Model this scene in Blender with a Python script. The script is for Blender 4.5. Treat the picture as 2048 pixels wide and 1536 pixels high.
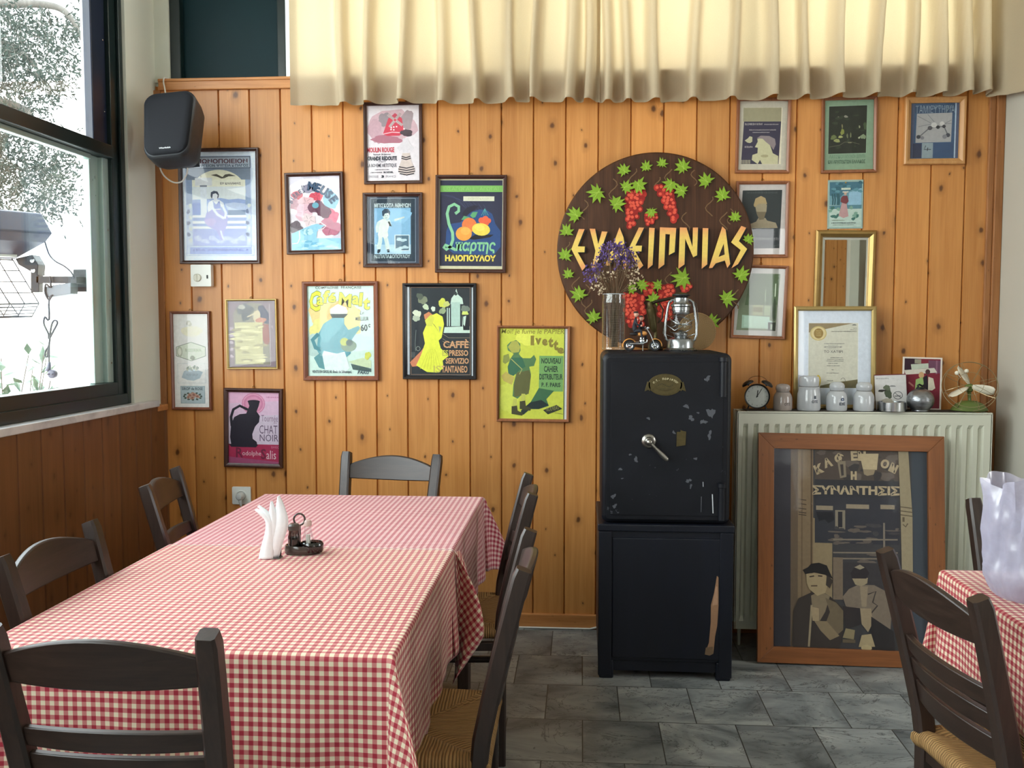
import bpy, bmesh, math, random
from math import sin, cos, pi, radians, sqrt, atan2
from mathutils import Vector, Matrix, Euler, noise
from mathutils.geometry import tessellate_polygon
random.seed(7)
S = bpy.context.scene
COL = S.collection
for o in list(bpy.data.objects):
    bpy.data.objects.remove(o)

# ------------------------------------------------------------------ camera, daylight, exposure
CAMP = Vector((0, 0, 1.42))
FPX = 1881.3
CROT = Euler((pi / 2 + radians(-3.679), 0, radians(4.2)))
cd = bpy.data.cameras.new('camera')
cd.sensor_width = 36
cd.lens = FPX / 2048 * 36
cd.clip_start = 0.05
cam = bpy.data.objects.new('camera', cd)
cam.location = CAMP
cam.rotation_euler = CROT
COL.objects.link(cam)
S.camera = cam
S.view_settings.view_transform = 'Standard'
S.view_settings.look = 'None'
S.view_settings.gamma = 1
S.view_settings.use_curve_mapping = False
S.view_settings.exposure = 0.0
SKY = 10.5
w = bpy.data.worlds.new('overcast_sky')
S.world = w
w.use_nodes = True
wn = w.node_tree.nodes
bg = wn['Background']
tc = wn.new('ShaderNodeTexCoord')
sep = wn.new('ShaderNodeSeparateXYZ')
mr = wn.new('ShaderNodeMapRange')
mr.inputs[1].default_value = -0.15
mr.inputs[2].default_value = 0.8
mx = wn.new('ShaderNodeMix')
mx.data_type = 'RGBA'
mx.inputs[6].default_value = (1.0, 0.985, 0.95, 1)
mx.inputs[7].default_value = (0.84, 0.92, 1.0, 1)
wl = w.node_tree.links
wl.new(tc.outputs['Generated'], sep.inputs[0])
wl.new(sep.outputs[2], mr.inputs[0])
wl.new(mr.outputs[0], mx.inputs[0])
wl.new(mx.outputs[2], bg.inputs[0])
bg.inputs[1].default_value = SKY
S.cycles.max_bounces = 10
S.cycles.diffuse_bounces = 5
S.cycles.glossy_bounces = 4
S.cycles.transparent_max_bounces = 16
S.cycles.transmission_bounces = 6
S.cycles.caustics_reflective = False
S.cycles.caustics_refractive = False
S.cycles.sample_clamp_indirect = 6.0

WY = 4.32           # back wall plane
WX = -1.958         # clad parapet of the window wall
CEIL = 3.3


def portal(name, loc, rot, sx, sy):
    l = bpy.data.lights.new(name, 'AREA')
    l.shape = 'RECTANGLE'
    l.size = sx
    l.size_y = sy
    l.cycles.is_portal = True
    o = bpy.data.objects.new(name, l)
    o.location = loc
    o.rotation_euler = rot
    COL.objects.link(o)


# daylight portals in the openings of the room (they only guide sampling of the sky)
portal('portal_left', (-2.06, 0.6, 2.1), (0, -pi / 2, 0), 2.1, 7.0)
portal('portal_rear', (2.5, -3.72, 1.95), (pi / 2, 0, 0), 0.8, 1.5)
portal('portal_right', (3.92, 1.9, 1.8), (0, pi / 2, 0), 1.8, 1.4)
portal('portal_back', (0.2, 4.44, 2.92), (-pi / 2, 0, 0), 3.2, 0.72)


def ray(px, py):
    return CROT.to_matrix() @ Vector(((px - 1024) / FPX, (768 - py) / FPX, -1))


def onY(px, py, y=WY):
    d = ray(px, py)
    return CAMP + d * ((y - CAMP.y) / d.y)


def onZ(px, py, z):
    d = ray(px, py)
    return CAMP + d * ((z - CAMP.z) / d.z)


def onX(px, py, x):
    d = ray(px, py)
    return CAMP + d * ((x - CAMP.x) / d.x)


# ------------------------------------------------------------------ materials
def lin(c):
    return tuple((x / 12.92 if x <= 0.04045 else ((x + 0.055) / 1.055) ** 2.4) for x in [v / 255 for v in c])


class NT:
    def __init__(s, name):
        s.m = bpy.data.materials.new(name)
        s.m.use_nodes = True
        s.n = s.m.node_tree.nodes
        s.l = s.m.node_tree.links
        s.b = s.n['Principled BSDF']
        s.out = s.n['Material Output']

    def new(s, t, **kw):
        x = s.n.new(t)
        for k, v in kw.items():
            if k.startswith('i_'):
                x.inputs[k[2:]].default_value = v
            else:
                setattr(x, k, v)
        return x

    def link(s, a, b):
        s.l.new(a, b)

    def math(s, op, a, b=None, c=None, clamp=False):
        x = s.n.new('ShaderNodeMath')
        x.operation = op
        x.use_clamp = clamp
        for i, v in enumerate((a, b, c)):
            if v is None:
                continue
            if isinstance(v, (int, float)):
                x.inputs[i].default_value = v
            else:
                s.l.new(v, x.inputs[i])
        return x.outputs[0]

    def mix(s, f, a, b, blend='MIX'):
        x = s.n.new('ShaderNodeMix')
        x.data_type = 'RGBA'
        x.blend_type = blend
        x.clamp_factor = True
        for i, v in ((0, f), (6, a), (7, b)):
            if isinstance(v, (int, float)):
                x.inputs[i].default_value = v
            elif isinstance(v, (tuple, list)):
                x.inputs[i].default_value = (*v[:3], 1)
            else:
                s.l.new(v, x.inputs[i])
        return x.outputs[2]

    def ramp(s, f, stops):
        x = s.n.new('ShaderNodeValToRGB')
        e = x.color_ramp.elements
        while len(e) < len(stops):
            e.new(0.5)
        for i, (p, c) in enumerate(stops):
            e[i].position = p
            e[i].color = (*c[:3], 1) if not isinstance(c, (int, float)) else (c, c, c, 1)
        s.l.new(f, x.inputs[0])
        return x.outputs[0]

    def noise(s, vec, scale, detail=3, rough=0.5, dist=0.0):
        x = s.n.new('ShaderNodeTexNoise')
        x.inputs['Scale'].default_value = scale
        x.inputs['Detail'].default_value = detail
        x.inputs['Roughness'].default_value = rough
        x.inputs['Distortion'].default_value = dist
        if vec is not None:
            s.l.new(vec, x.inputs['Vector'])
        return x.outputs[0]

    def coord(s, which='Object'):
        return s.n.new('ShaderNodeTexCoord').outputs[which]

    def mapping(s, vec, scale=(1, 1, 1), loc=(0, 0, 0), rot=(0, 0, 0)):
        x = s.n.new('ShaderNodeMapping')
        x.inputs['Scale'].default_value = scale
        x.inputs['Location'].default_value = loc
        x.inputs['Rotation'].default_value = rot
        s.l.new(vec, x.inputs[0])
        return x.outputs[0]

    def xyz(s, vec):
        x = s.n.new('ShaderNodeSeparateXYZ')
        s.l.new(vec, x.inputs[0])
        return x.outputs

    def comb(s, a, b, c):
        x = s.n.new('ShaderNodeCombineXYZ')
        for i, v in enumerate((a, b, c)):
            if isinstance(v, (int, float)):
                x.inputs[i].default_value = v
            else:
                s.l.new(v, x.inputs[i])
        return x.outputs[0]

    def bump(s, h, strength=0.3, dist=0.002):
        x = s.n.new('ShaderNodeBump')
        x.inputs['Strength'].default_value = strength
        x.inputs['Distance'].default_value = dist
        s.l.new(h, x.inputs['Height'])
        s.l.new(x.outputs[0], s.b.inputs['Normal'])

    def set(s, col=None, rough=None, metal=None, spec=None):
        for k, v in (('Base Color', col), ('Roughness', rough), ('Metallic', metal), ('Specular IOR Level', spec)):
            if v is None:
                continue
            if isinstance(v, (int, float)):
                s.b.inputs[k].default_value = v
            elif isinstance(v, (tuple, list)):
                s.b.inputs[k].default_value = (*v[:3], 1)
            else:
                s.l.new(v, s.b.inputs[k])
        return s


MATS = {}


def plain(name, rgb, rough=0.5, metal=0.0, var=0.08, scale=30, spec=0.5, bump=0.0):
    """paint, plastic, metal: one colour with a fine procedural mottling"""
    if name in MATS:
        return MATS[name]
    t = NT(name)
    c = lin(rgb)
    n = t.noise(t.coord(), scale, 3)
    t.set(t.mix(n, tuple(x * (1 - var) for x in c), tuple(min(1, x * (1 + var)) for x in c)), None, metal, spec)
    t.link(t.math('MULTIPLY_ADD', n, 0.12, rough - 0.06, clamp=True), t.b.inputs['Roughness'])
    if bump:
        t.bump(t.noise(t.coord(), scale * 8, 2), bump, 0.001)
    MATS[name] = t.m
    return t.m


def wood(name, dark, light, rough=0.45, axis=2, scale=1.0, knots=0.0, spec=0.4):
    if name in MATS:
        return MATS[name]
    t = NT(name)
    sc = [14 * scale] * 3
    sc[axis] = 1.1 * scale
    v = t.mapping(t.coord(), tuple(sc))
    n1 = t.noise(v, 2.2, 4, 0.6, 0.6)
    sc2 = [90 * scale] * 3
    sc2[axis] = 3 * scale
    n2 = t.noise(t.mapping(t.coord(), tuple(sc2)), 2.0, 3)
    f = t.math('ADD', t.math('MULTIPLY', n1, 0.7), t.math('MULTIPLY', n2, 0.3))
    c = t.ramp(f, [(0.3, lin(dark)), (0.7, lin(light))])
    if knots:
        vo = t.new('ShaderNodeTexVoronoi')
        sk = [7.0] * 3
        sk[axis] = 3.4
        t.link(t.mapping(t.coord(), tuple(sk)), vo.inputs['Vector'])
        k = t.ramp(vo.outputs['Distance'], [(0.03, 1.0), (0.13, 0.0)])
        c = t.mix(t.math('MULTIPLY', k, knots), c, tuple(x * 0.25 for x in lin(dark)))
    t.set(c, rough, 0, spec)
    t.bump(n2, 0.12, 0.001)
    MATS[name] = t.m
    return t.m


def glass_mat(name, tint=(1, 1, 1), refl=1.0, rough=0.02):
    """thin pane: clear with a Fresnel reflection"""
    if name in MATS:
        return MATS[name]
    t = NT(name)
    tr = t.new('ShaderNodeBsdfTransparent')
    tr.inputs[0].default_value = (*tint, 1)
    gl = t.new('ShaderNodeBsdfGlossy')
    n = t.noise(t.coord(), 6, 2)
    t.link(t.math('MULTIPLY_ADD', n, 0.01, rough), gl.inputs['Roughness'])
    ge = t.new('ShaderNodeNewGeometry')
    dt = t.new('ShaderNodeVectorMath', operation='DOT_PRODUCT')
    t.link(ge.outputs['Normal'], dt.inputs[0])
    t.link(ge.outputs['Incoming'], dt.inputs[1])
    c = t.math('SUBTRACT', 1.0, t.math('ABSOLUTE', dt.outputs['Value']), clamp=True)
    fr = t.math('MULTIPLY_ADD', t.math('POWER', c, 5.0), 0.96, 0.04)
    ms = t.new('ShaderNodeMixShader')
    t.link(t.math('MULTIPLY', fr, refl), ms.inputs[0])
    t.link(tr.outputs[0], ms.inputs[1])
    t.link(gl.outputs[0], ms.inputs[2])
    t.link(ms.outputs[0], t.out.inputs[0])
    MATS[name] = t.m
    return t.m


def ink_mat():
    """printed or painted colours, stored per corner"""
    if 'ink' in MATS:
        return MATS['ink']
    t = NT('printed_paper')
    a = t.new('ShaderNodeVertexColor', layer_name='Col')
    n = t.noise(t.coord(), 60, 4, 0.65)
    f = t.math('MULTIPLY_ADD', n, 0.36, 0.82)
    t.set(t.mix(1.0, a.outputs[0], t.comb(f, f, f), 'MULTIPLY'), 0.55, 0, 0.3)
    MATS['ink'] = t.m
    return t.m


# ------------------------------------------------------------------ mesh builder
class MB:
    def __init__(s):
        s.v, s.f, s.m, s.uv, s.col = [], [], [], [], []

    def add(s, verts, faces, mi=0, M=None, uvs=None, col=None):
        k = len(s.v)
        for p in verts:
            p = Vector(p)
            s.v.append(M @ p if M is not None else p)
        for i, f in enumerate(faces):
            s.f.append([k + j for j in f])
            s.m.append(mi)
            s.uv.append([uvs[j] for j in f] if uvs else None)
            if col is None:
                s.col.append(None)
            elif isinstance(col[0], (int, float)):
                s.col.append([col] * len(f))
            else:
                s.col.append([col[j] for j in f])
        return s

    def box(s, a, b, mi=0, M=None):
        x0, y0, z0 = a
        x1, y1, z1 = b
        v = [(x0, y0, z0), (x1, y0, z0), (x1, y1, z0), (x0, y1, z0), (x0, y0, z1), (x1, y0, z1), (x1, y1, z1), (x0, y1, z1)]
        f = [(0, 3, 2, 1), (4, 5, 6, 7), (0, 1, 5, 4), (1, 2, 6, 5), (2, 3, 7, 6), (3, 0, 4, 7)]
        return s.add(v, f, mi, M)

    def prism(s, pts, d0, d1, mi=0, M=None, plane='xz'):
        """closed outline (any shape) in a plane, given a thickness along the third axis"""
        n = len(pts)
        def P(p, d):
            if plane == 'xz':
                return (p[0], d, p[1])
            if plane == 'xy':
                return (p[0], p[1], d)
            return (d, p[0], p[1])
        v = [P(p, d0) for p in pts] + [P(p, d1) for p in pts]
        tri = tessellate_polygon([[Vector((p[0], p[1], 0)) for p in pts]])
        f = [tuple(t) for t in tri] + [tuple(n + i for i in reversed(t)) for t in tri]
        f += [(i, (i + 1) % n, n + (i + 1) % n, n + i) for i in range(n)]
        return s.add(v, f, mi, M)

    def sweep(s, pts, sec, mi=0, M=None, closed=False, caps=True, up=(0, 0, 1), scales=None):
        """sweep a closed 2-D section along a path"""
        pts = [Vector(p) for p in pts]
        n = len(pts)
        k = len(sec)
        V = []
        prev = None
        for i, p in enumerate(pts):
            if closed:
                t = pts[(i + 1) % n] - pts[i - 1]
            else:
                t = pts[min(i + 1, n - 1)] - pts[max(i - 1, 0)]
            t.normalize()
            if prev is None:
                u = Vector(up)
                if abs(u.dot(t)) > 0.95:
                    u = Vector((1, 0, 0)) if abs(t.x) < 0.9 else Vector((0, 1, 0))
            else:
                u = prev
            a = u.cross(t)
            if a.length < 1e-6:
                a = Vector((1, 0, 0)).cross(t)
            a.normalize()
            b = t.cross(a)
            prev = b
            sc = scales[i] if scales else 1.0
            for q in sec:
                V.append(p + a * q[0] * sc + b * q[1] * sc)
        F = []
        for i in range(n if closed else n - 1):
            j = (i + 1) % n
            for q in range(k):
                r = (q + 1) % k
                F.append((i * k + q, i * k + r, j * k + r, j * k + q))
        if caps and not closed:
            F.append(tuple(reversed(range(k))))
            F.append(tuple((n - 1) * k + q for q in range(k)))
        return s.add(V, F, mi, M)

    def tube(s, pts, r, n=8, mi=0, M=None, closed=False, radii=None):
        sec = [(r * cos(2 * pi * i / n), r * sin(2 * pi * i / n)) for i in range(n)]
        return s.sweep(pts, sec, mi, M, closed, True, scales=[x / r for x in radii] if radii else None)

    def lathe(s, prof, n=24, mi=0, M=None, cap=True):
        """profile of (radius, z) from bottom to top"""
        V = []
        for r, z in prof:
            for i in range(n):
                V.append((r * cos(2 * pi * i / n), r * sin(2 * pi * i / n), z))
        F = []
        for j in range(len(prof) - 1):
            for i in range(n):
                k = (i + 1) % n
                F.append((j * n + i, j * n + k, (j + 1) * n + k, (j + 1) * n + i))
        if cap:
            if prof[0][0] > 1e-6:
                F.append(tuple(reversed(range(n))))
            if prof[-1][0] > 1e-6:
                F.append(tuple((len(prof) - 1) * n + i for i in range(n)))
        return s.add(V, F, mi, M)

    def ball(s, c, r, n=12, mi=0, sz=1.0, M=None):
        pr = [(max(1e-4, r * sin(pi * j / n)), -r * sz * cos(pi * j / n)) for j in range(n + 1)]
        T = Matrix.Translation(Vector(c))
        return s.lathe(pr, n + 4, mi, (M @ T) if M is not None else T, cap=False)

    def grid(s, fn, nu, nv, mi=0, M=None, uvfn=None, flip=False):
        V = [fn(i / nu, j / nv) for j in range(nv + 1) for i in range(nu + 1)]
        U = [uvfn(i / nu, j / nv) for j in range(nv + 1) for i in range(nu + 1)] if uvfn else None
        F = []
        for j in range(nv):
            for i in range(nu):
                a = j * (nu + 1) + i
                q = (a, a + 1, a + nu + 2, a + nu + 1)
                F.append(tuple(reversed(q)) if flip else q)
        return s.add(V, F, mi, M, U)

    def build(s, name, mats, parent=None, smooth=None, bevel=0.0, seg=2, loc=None, rot=None, weld=0.0):
        me = bpy.data.meshes.new(name)
        me.from_pydata([tuple(p) for p in s.v], [], s.f)
        if not isinstance(mats, (list, tuple)):
            mats = [mats]
        for m in mats:
            me.materials.append(m)
        me.polygons.foreach_set('material_index', s.m)
        if any(u for u in s.uv):
            ul = me.uv_layers.new(name='UVMap')
            fl = []
            for f, u in zip(s.f, s.uv):
                for j in range(len(f)):
                    fl.extend(u[j] if u else (0, 0))
            ul.data.foreach_set('uv', fl)
        if any(c for c in s.col):
            ca = me.color_attributes.new('Col', 'FLOAT_COLOR', 'CORNER')
            fl = []
            for f, c in zip(s.f, s.col):
                for j in range(len(f)):
                    q = c[j] if c else (1, 1, 1)
                    fl.extend((q[0], q[1], q[2], 1.0))
            ca.data.foreach_set('color', fl)
        me.validate()
        bm = bmesh.new()
        bm.from_mesh(me)
        if weld:
            bmesh.ops.remove_doubles(bm, verts=bm.verts, dist=weld)
        if not any(c for c in s.col):
            bmesh.ops.recalc_face_normals(bm, faces=bm.faces)
        bm.to_mesh(me)
        bm.free()
        if smooth is not None:
            me.polygons.foreach_set('use_smooth', [True] * len(me.polygons))
            me.set_sharp_from_angle(angle=radians(smooth))
        o = bpy.data.objects.new(name, me)
        COL.objects.link(o)
        if parent is not None:
            o.parent = parent
        if loc is not None:
            o.location = loc
        if rot is not None:
            o.rotation_euler = rot
        if bevel:
            b = o.modifiers.new('edge', 'BEVEL')
            b.width = bevel
            b.segments = seg
            b.limit_method = 'ANGLE'
            b.angle_limit = radians(35)
            b.harden_normals = False
        return o


def rrect(w, h, r, n=4, cx=0, cy=0):
    pts = []
    for qx, qy, a0 in ((1, -1, -90), (1, 1, 0), (-1, 1, 90), (-1, -1, 180)):
        for i in range(n + 1):
            a = radians(a0 + 90 * i / n)
            pts.append((cx + qx * (w / 2 - r) + r * cos(a), cy + qy * (h / 2 - r) + r * sin(a)))
    return pts


def tag(o, label=None, cat=None, group=None, kind=None):
    if label:
        o['label'] = label
    if cat:
        o['category'] = cat
    if group:
        o['group'] = group
    if kind:
        o['kind'] = kind
    return o


def thing(name, label, cat, loc=(0, 0, 0), rot=(0, 0, 0), group=None):
    o = bpy.data.objects.new(name, None)
    o.empty_display_size = 0.05
    COL.objects.link(o)
    o.location = loc
    o.rotation_euler = rot
    return tag(o, label, cat, group)


def struct(o, label=None):
    return tag(o, label, None, None, 'structure')


# ------------------------------------------------------------------ lettering and flat art
_TX = {}


def glyphs(txt, bold=0.0, shear=0.0, space=1.0):
    key = (txt, bold, shear, space)
    if key not in _TX:
        cu = bpy.data.curves.new('lettering', 'FONT')
        cu.body = txt
        cu.size = 1
        cu.offset = bold
        cu.shear = shear
        cu.space_character = space
        cu.resolution_u = 2
        cu.fill_mode = 'FRONT'
        ob = bpy.data.objects.new('lettering', cu)
        me = bpy.data.meshes.new_from_object(ob)
        vs = [(v.co.x, v.co.y) for v in me.vertices]
        fs = [tuple(p.vertices) for p in me.polygons]
        bpy.data.objects.remove(ob)
        bpy.data.curves.remove(cu)
        bpy.data.meshes.remove(me)
        _TX[key] = (vs, fs)
    return _TX[key]


class Print(MB):
    """a flat printed sheet: drawn in the units of `rect`, laid out on a w x h sheet facing -Y"""
    STEP = 3e-5

    def __init__(s, rect, w, h):
        super().__init__()
        s.r = rect
        s.w, s.h = w, h
        s.k = 0

    def P(s, p):
        x0, y0, x1, y1 = s.r
        return ((p[0] - x0) / (x1 - x0) * s.w - s.w / 2, s.h / 2 - (p[1] - y0) / (y1 - y0) * s.h)

    def lay(s):
        s.k += 1
        return -s.k * s.STEP

    def clip(s, pts):
        x0, y0, x1, y1 = s.r
        for ax, lim, sg in ((0, x0, 1), (0, x1, -1), (1, y0, 1), (1, y1, -1)):
            out = []
            for i in range(len(pts)):
                a, b = pts[i - 1], pts[i]
                ia, ib = (a[ax] - lim) * sg >= 0, (b[ax] - lim) * sg >= 0
                if ia != ib:
                    k = (lim - a[ax]) / (b[ax] - a[ax])
                    out.append((a[0] + (b[0] - a[0]) * k, a[1] + (b[1] - a[1]) * k))
                if ib:
                    out.append(b)
            pts = out
        return pts

    def poly(s, pts, c, same=False, cols=None):
        if cols is None:
            pts = s.clip(pts)
            if len(pts) < 3:
                return s
        d = -s.k * s.STEP if same else s.lay()
        q = [s.P(p) for p in pts]
        tri = tessellate_polygon([[Vector((a, b, 0)) for a, b in q]])
        F = []
        for t in tri:
            a, b, e = (q[i] for i in t)
            ar = (b[0] - a[0]) * (e[1] - a[1]) - (b[1] - a[1]) * (e[0] - a[0])
            F.append(tuple(t) if ar > 0 else tuple(reversed(t)))
        col = [lin(k) for k in cols] if cols else lin(c)
        s.add([(a, d, b) for a, b in q], F, 0, None, None, col)
        return s

    def rect(s, x0, y0, x1, y1, c, same=False):
        return s.poly([(x0, y0), (x1, y0), (x1, y1), (x0, y1)], c, same)

    def bg(s, c):
        return s.rect(*s.r, c)

    def ell(s, cx, cy, rx, ry, c, rot=0.0, n=18, same=False, a0=0, a1=360):
        ca, sa = cos(radians(rot)), sin(radians(rot))
        pts = []
        full = abs(a1 - a0) >= 360
        for i in range(n if full else n + 1):
            a = radians(a0 + (a1 - a0) * i / n)
            x, y = rx * cos(a), ry * sin(a)
            pts.append((cx + x * ca - y * sa, cy + x * sa + y * ca))
        return s.poly(pts, c, same)

    def line(s, pts, wd, c, same=False, taper=False):
        x0, y0, x1, y1 = s.r
        h = wd / 2
        pts = [(min(max(a, x0 + h), x1 - h), min(max(b, y0 + h), y1 - h)) for a, b in pts]
        d = -s.k * s.STEP if same else s.lay()
        n = len(pts)
        V = []
        for i, p in enumerate(pts):
            a = pts[max(0, i - 1)]
            b = pts[min(n - 1, i + 1)]
            tx, ty = b[0] - a[0], b[1] - a[1]
            L = sqrt(tx * tx + ty * ty) or 1
            k = wd / 2 * ((1 - 0.8 * i / (n - 1)) if taper else 1)
            V.append((p[0] - ty / L * k, p[1] + tx / L * k))
            V.append((p[0] + ty / L * k, p[1] - tx / L * k))
        q = [s.P(p) for p in V]
        F = [(2 * i, 2 * i + 2, 2 * i + 3, 2 * i + 1) for i in range(n - 1)]
        s.add([(a, d, b) for a, b in q], F, 0, None, None, lin(c))
        return s

    def frame(s, x0, y0, x1, y1, wd, c):
        s.lay()
        for a in ((x0, y0, x1, y0 + wd), (x0, y1 - wd, x1, y1), (x0, y0 + wd, x0 + wd, y1 - wd), (x1 - wd, y0 + wd, x1, y1 - wd)):
            s.rect(*a, c, True)
        return s

    def ring(s, cx, cy, rx, ry, wd, c, a0=0, a1=360, n=28):
        pts = [(cx + rx * cos(radians(a0 + (a1 - a0) * i / n)), cy + ry * sin(radians(a0 + (a1 - a0) * i / n))) for i in range(n + 1)]
        return s.line(pts, wd, c)

    def _put(s, g, fn, c, d):
        vs, fs = g
        q = [s.P(fn(*v)) for v in vs]
        F = []
        for f in fs:
            a, b, e = q[f[0]], q[f[1]], q[f[2]]
            ar = (b[0] - a[0]) * (e[1] - a[1]) - (b[1] - a[1]) * (e[0] - a[0])
            F.append(f if ar > 0 else tuple(reversed(f)))
        s.add([(a, d, b) for a, b in q], F, 0, None, None, lin(c))

    def text(s, txt, x0, y0, x1, y1, c, bold=0.0, shear=0.0, space=1.0, slope=0.0):
        """fit a line of lettering into the box"""
        g = glyphs(txt, bold, shear, space)
        if not g[0]:
            return s
        xs = [v[0] for v in g[0]]
        ys = [v[1] for v in g[0]]
        a, b, e, f = min(xs), max(xs), min(ys), max(ys)
        d = s.lay()
        s._put(g, lambda x, y: (x0 + (x - a) / (b - a) * (x1 - x0), y1 - (y - e) / (f - e) * (y1 - y0) + slope * (x - a) / (b - a) * (x1 - x0)), c, d)
        return s

    def arc(s, txt, cx, cy, R, a0, a1, size, c, bold=0.0, wide=1.0, ry=None):
        """lettering along an arc; angles in degrees, 90 = top, letters upright on the outside"""
        d = s.lay()
        n = len(txt)
        for i, ch in enumerate(txt):
            if ch == ' ':
                continue
            an = radians(a0 + (a1 - a0) * (i / max(1, n - 1)))
            g = glyphs(ch, bold)
            xs = [v[0] for v in g[0]]
            mx_ = (min(xs) + max(xs)) / 2
            ox, oy = cx + R * cos(an), cy - (ry or R) * sin(an)
            ux, uy = sin(an), cos(an)          # along the arc, in picture axes
            vx, vy = cos(an), -sin(an)
            s._put(g, lambda x, y: (ox + (x - mx_) * size * wide * ux + (y - 0.36) * size * vx,
                                    oy + (x - mx_) * size * wide * uy + (y - 0.36) * size * vy), c, d)
        return s

    def scribble(s, x0, x1, y, h, c, wd=None):
        """a line of small print that cannot be read"""
        d = x0
        s.lay()
        while d < x1:
            k = h * random.uniform(0.25, 0.6)
            s.rect(d, y - h * random.uniform(0.3, 0.5), min(x1, d + k), y + h * random.uniform(0.3, 0.5), c, True)
            d += k + h * random.uniform(0.2, 0.4)
        return s

    def done(s, parent, name='print', y=0.0, z=0.0):
        o = s.build(name, ink_mat(), parent, loc=(0, y, z))
        return o


def moulding(w, h, prof, mi=0, mb=None):
    """mitred frame: profile of (inset, height) from the outer back edge to the inner edge"""
    mb = mb or MB()
    V = []
    for t, d in prof:
        for sx, sz in ((-1, -1), (1, -1), (1, 1), (-1, 1)):
            V.append((sx * (w / 2 - t), -d, h / 2 + sz * (h / 2 - t)))
    F = []
    for j in range(len(prof) - 1):
        for i in range(4):
            k = (i + 1) % 4
            F.append((j * 4 + i, j * 4 + k, (j + 1) * 4 + k, (j + 1) * 4 + i))
    mb.add(V, F, mi)
    return mb
# ------------------------------------------------------------------ surfaces of the room
def plank_mat(name, axis, pitch, x0, dark, light, knot=0.85, rough=0.38):
    """knotty pine boards: tone, grain and knots change from board to board"""
    t = NT(name)
    co = t.xyz(t.coord())
    u = co[0] if axis == 0 else co[1]
    z = co[2]
    idx = t.math('FLOOR', t.math('DIVIDE', t.math('SUBTRACT', u, x0), pitch))
    wn_ = t.new('ShaderNodeTexWhiteNoise', noise_dimensions='1D')
    t.link(idx, wn_.inputs['W'])
    r = wn_.outputs['Value']
    off = t.math('MULTIPLY', r, 37.0)
    # slow warp of the grain round the knots
    loc_u = t.math('SUBTRACT', u, t.math('MULTIPLY_ADD', idx, pitch, x0))
    wob = t.math('MULTIPLY', t.math('SUBTRACT', t.noise(t.comb(t.math('MULTIPLY', u, 30.0), off, t.math('MULTIPLY', z, 30.0)), 1.0, 2), 0.5), 0.10)
    kv = t.comb(t.math('ADD', t.math('MULTIPLY_ADD', loc_u, 9.5, t.math('MULTIPLY', idx, 17.0)), wob), t.math('ADD', t.math('MULTIPLY_ADD', z, 6.4, off), wob), 0.0)
    vo = t.new('ShaderNodeTexVoronoi', voronoi_dimensions='2D')
    vo.inputs['Scale'].default_value = 1.0
    t.link(kv, vo.inputs['Vector'])
    cr = t.xyz(vo.outputs['Color'])
    kd = t.math('ADD', t.math('DIVIDE', vo.outputs['Distance'], t.math('MULTIPLY_ADD', t.math('POWER', cr[1], 2.0), 1.0, 0.35)), t.math('MULTIPLY', t.math('LESS_THAN', cr[0], 0.30), 9.0))
    g = t.comb(t.math('MULTIPLY', u, 16.0), off, t.math('MULTIPLY', z, 0.9))
    n1 = t.noise(g, 2.0, 4, 0.6, 0.5)
    g2 = t.comb(t.math('MULTIPLY', u, 120.0), off, t.math('MULTIPLY', z, 2.2))
    n2 = t.noise(g2, 1.5, 3, 0.6)
    f = t.math('ADD', t.math('MULTIPLY', n1, 0.65), t.math('MULTIPLY', n2, 0.35))
    c = t.ramp(f, [(0.28, lin(dark)), (0.72, lin(light))])
    # board tone
    tone = t.math('MULTIPLY_ADD', r, 0.30, 0.84)
    wn2 = t.new('ShaderNodeTexWhiteNoise', noise_dimensions='1D')
    t.link(t.math('ADD', idx, 91.3), wn2.inputs['W'])
    c = t.mix(t.math('MULTIPLY', wn2.outputs['Value'], 0.35), c, tuple(x * y for x, y in zip(lin(light), (0.92, 0.82, 0.66))))
    c = t.mix(1.0, c, t.comb(tone, tone, tone), 'MULTIPLY')
    # knots with a halo
    halo = t.ramp(kd, [(0.05, 1.0), (0.26, 0.0)])
    c = t.mix(t.math('MULTIPLY', halo, 0.5 * knot), c, tuple(x * 0.42 for x in lin(dark)))
    kn = t.ramp(t.math('ADD', kd, t.math('MULTIPLY', n2, 0.05)), [(0.07, 1.0), (0.125, 0.0)])
    c = t.mix(t.math('MULTIPLY', kn, knot), c, lin((78, 42, 20)))
    t.set(c, rough, 0, 0.45)
    t.bump(n2, 0.08, 0.001)
    return t.m


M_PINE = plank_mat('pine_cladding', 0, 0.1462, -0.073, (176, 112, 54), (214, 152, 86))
M_PINE_SHADED = plank_mat('pine_cladding_shaded', 1, 0.1462, 0.05, (96, 62, 36), (128, 84, 52), 0.7)  # parapet boards: shade below the window is put into this darker colour
M_TRIM = wood('pine_trim', (174, 110, 58), (208, 146, 88), 0.4, 0, 1.0, 0.4)
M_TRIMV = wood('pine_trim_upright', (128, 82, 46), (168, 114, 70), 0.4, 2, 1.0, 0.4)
M_PLASTER = plain('white_plaster', (214, 216, 204), 0.85, 0, 0.05, 4, 0.2, 0.15)
M_PLASTER2 = plain('grey_plaster', (182, 178, 166), 0.85, 0, 0.06, 3, 0.2, 0.15)
M_CEIL = plain('ceiling_paint', (226, 224, 214), 0.9, 0, 0.03, 5, 0.2)
M_GREEN = plain('dark_green_metal', (14, 30, 30), 0.32, 0, 0.15, 12, 0.5)
M_GREENP = plain('dark_green_panel', (12, 40, 46), 0.55, 0, 0.2, 5, 0.2)
M_NAVY = plain('navy_metal', (22, 30, 52), 0.35, 0, 0.15, 12, 0.5)
M_PALE = plain('pale_aluminium', (168, 190, 184), 0.3, 0.3, 0.06, 20)
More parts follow.
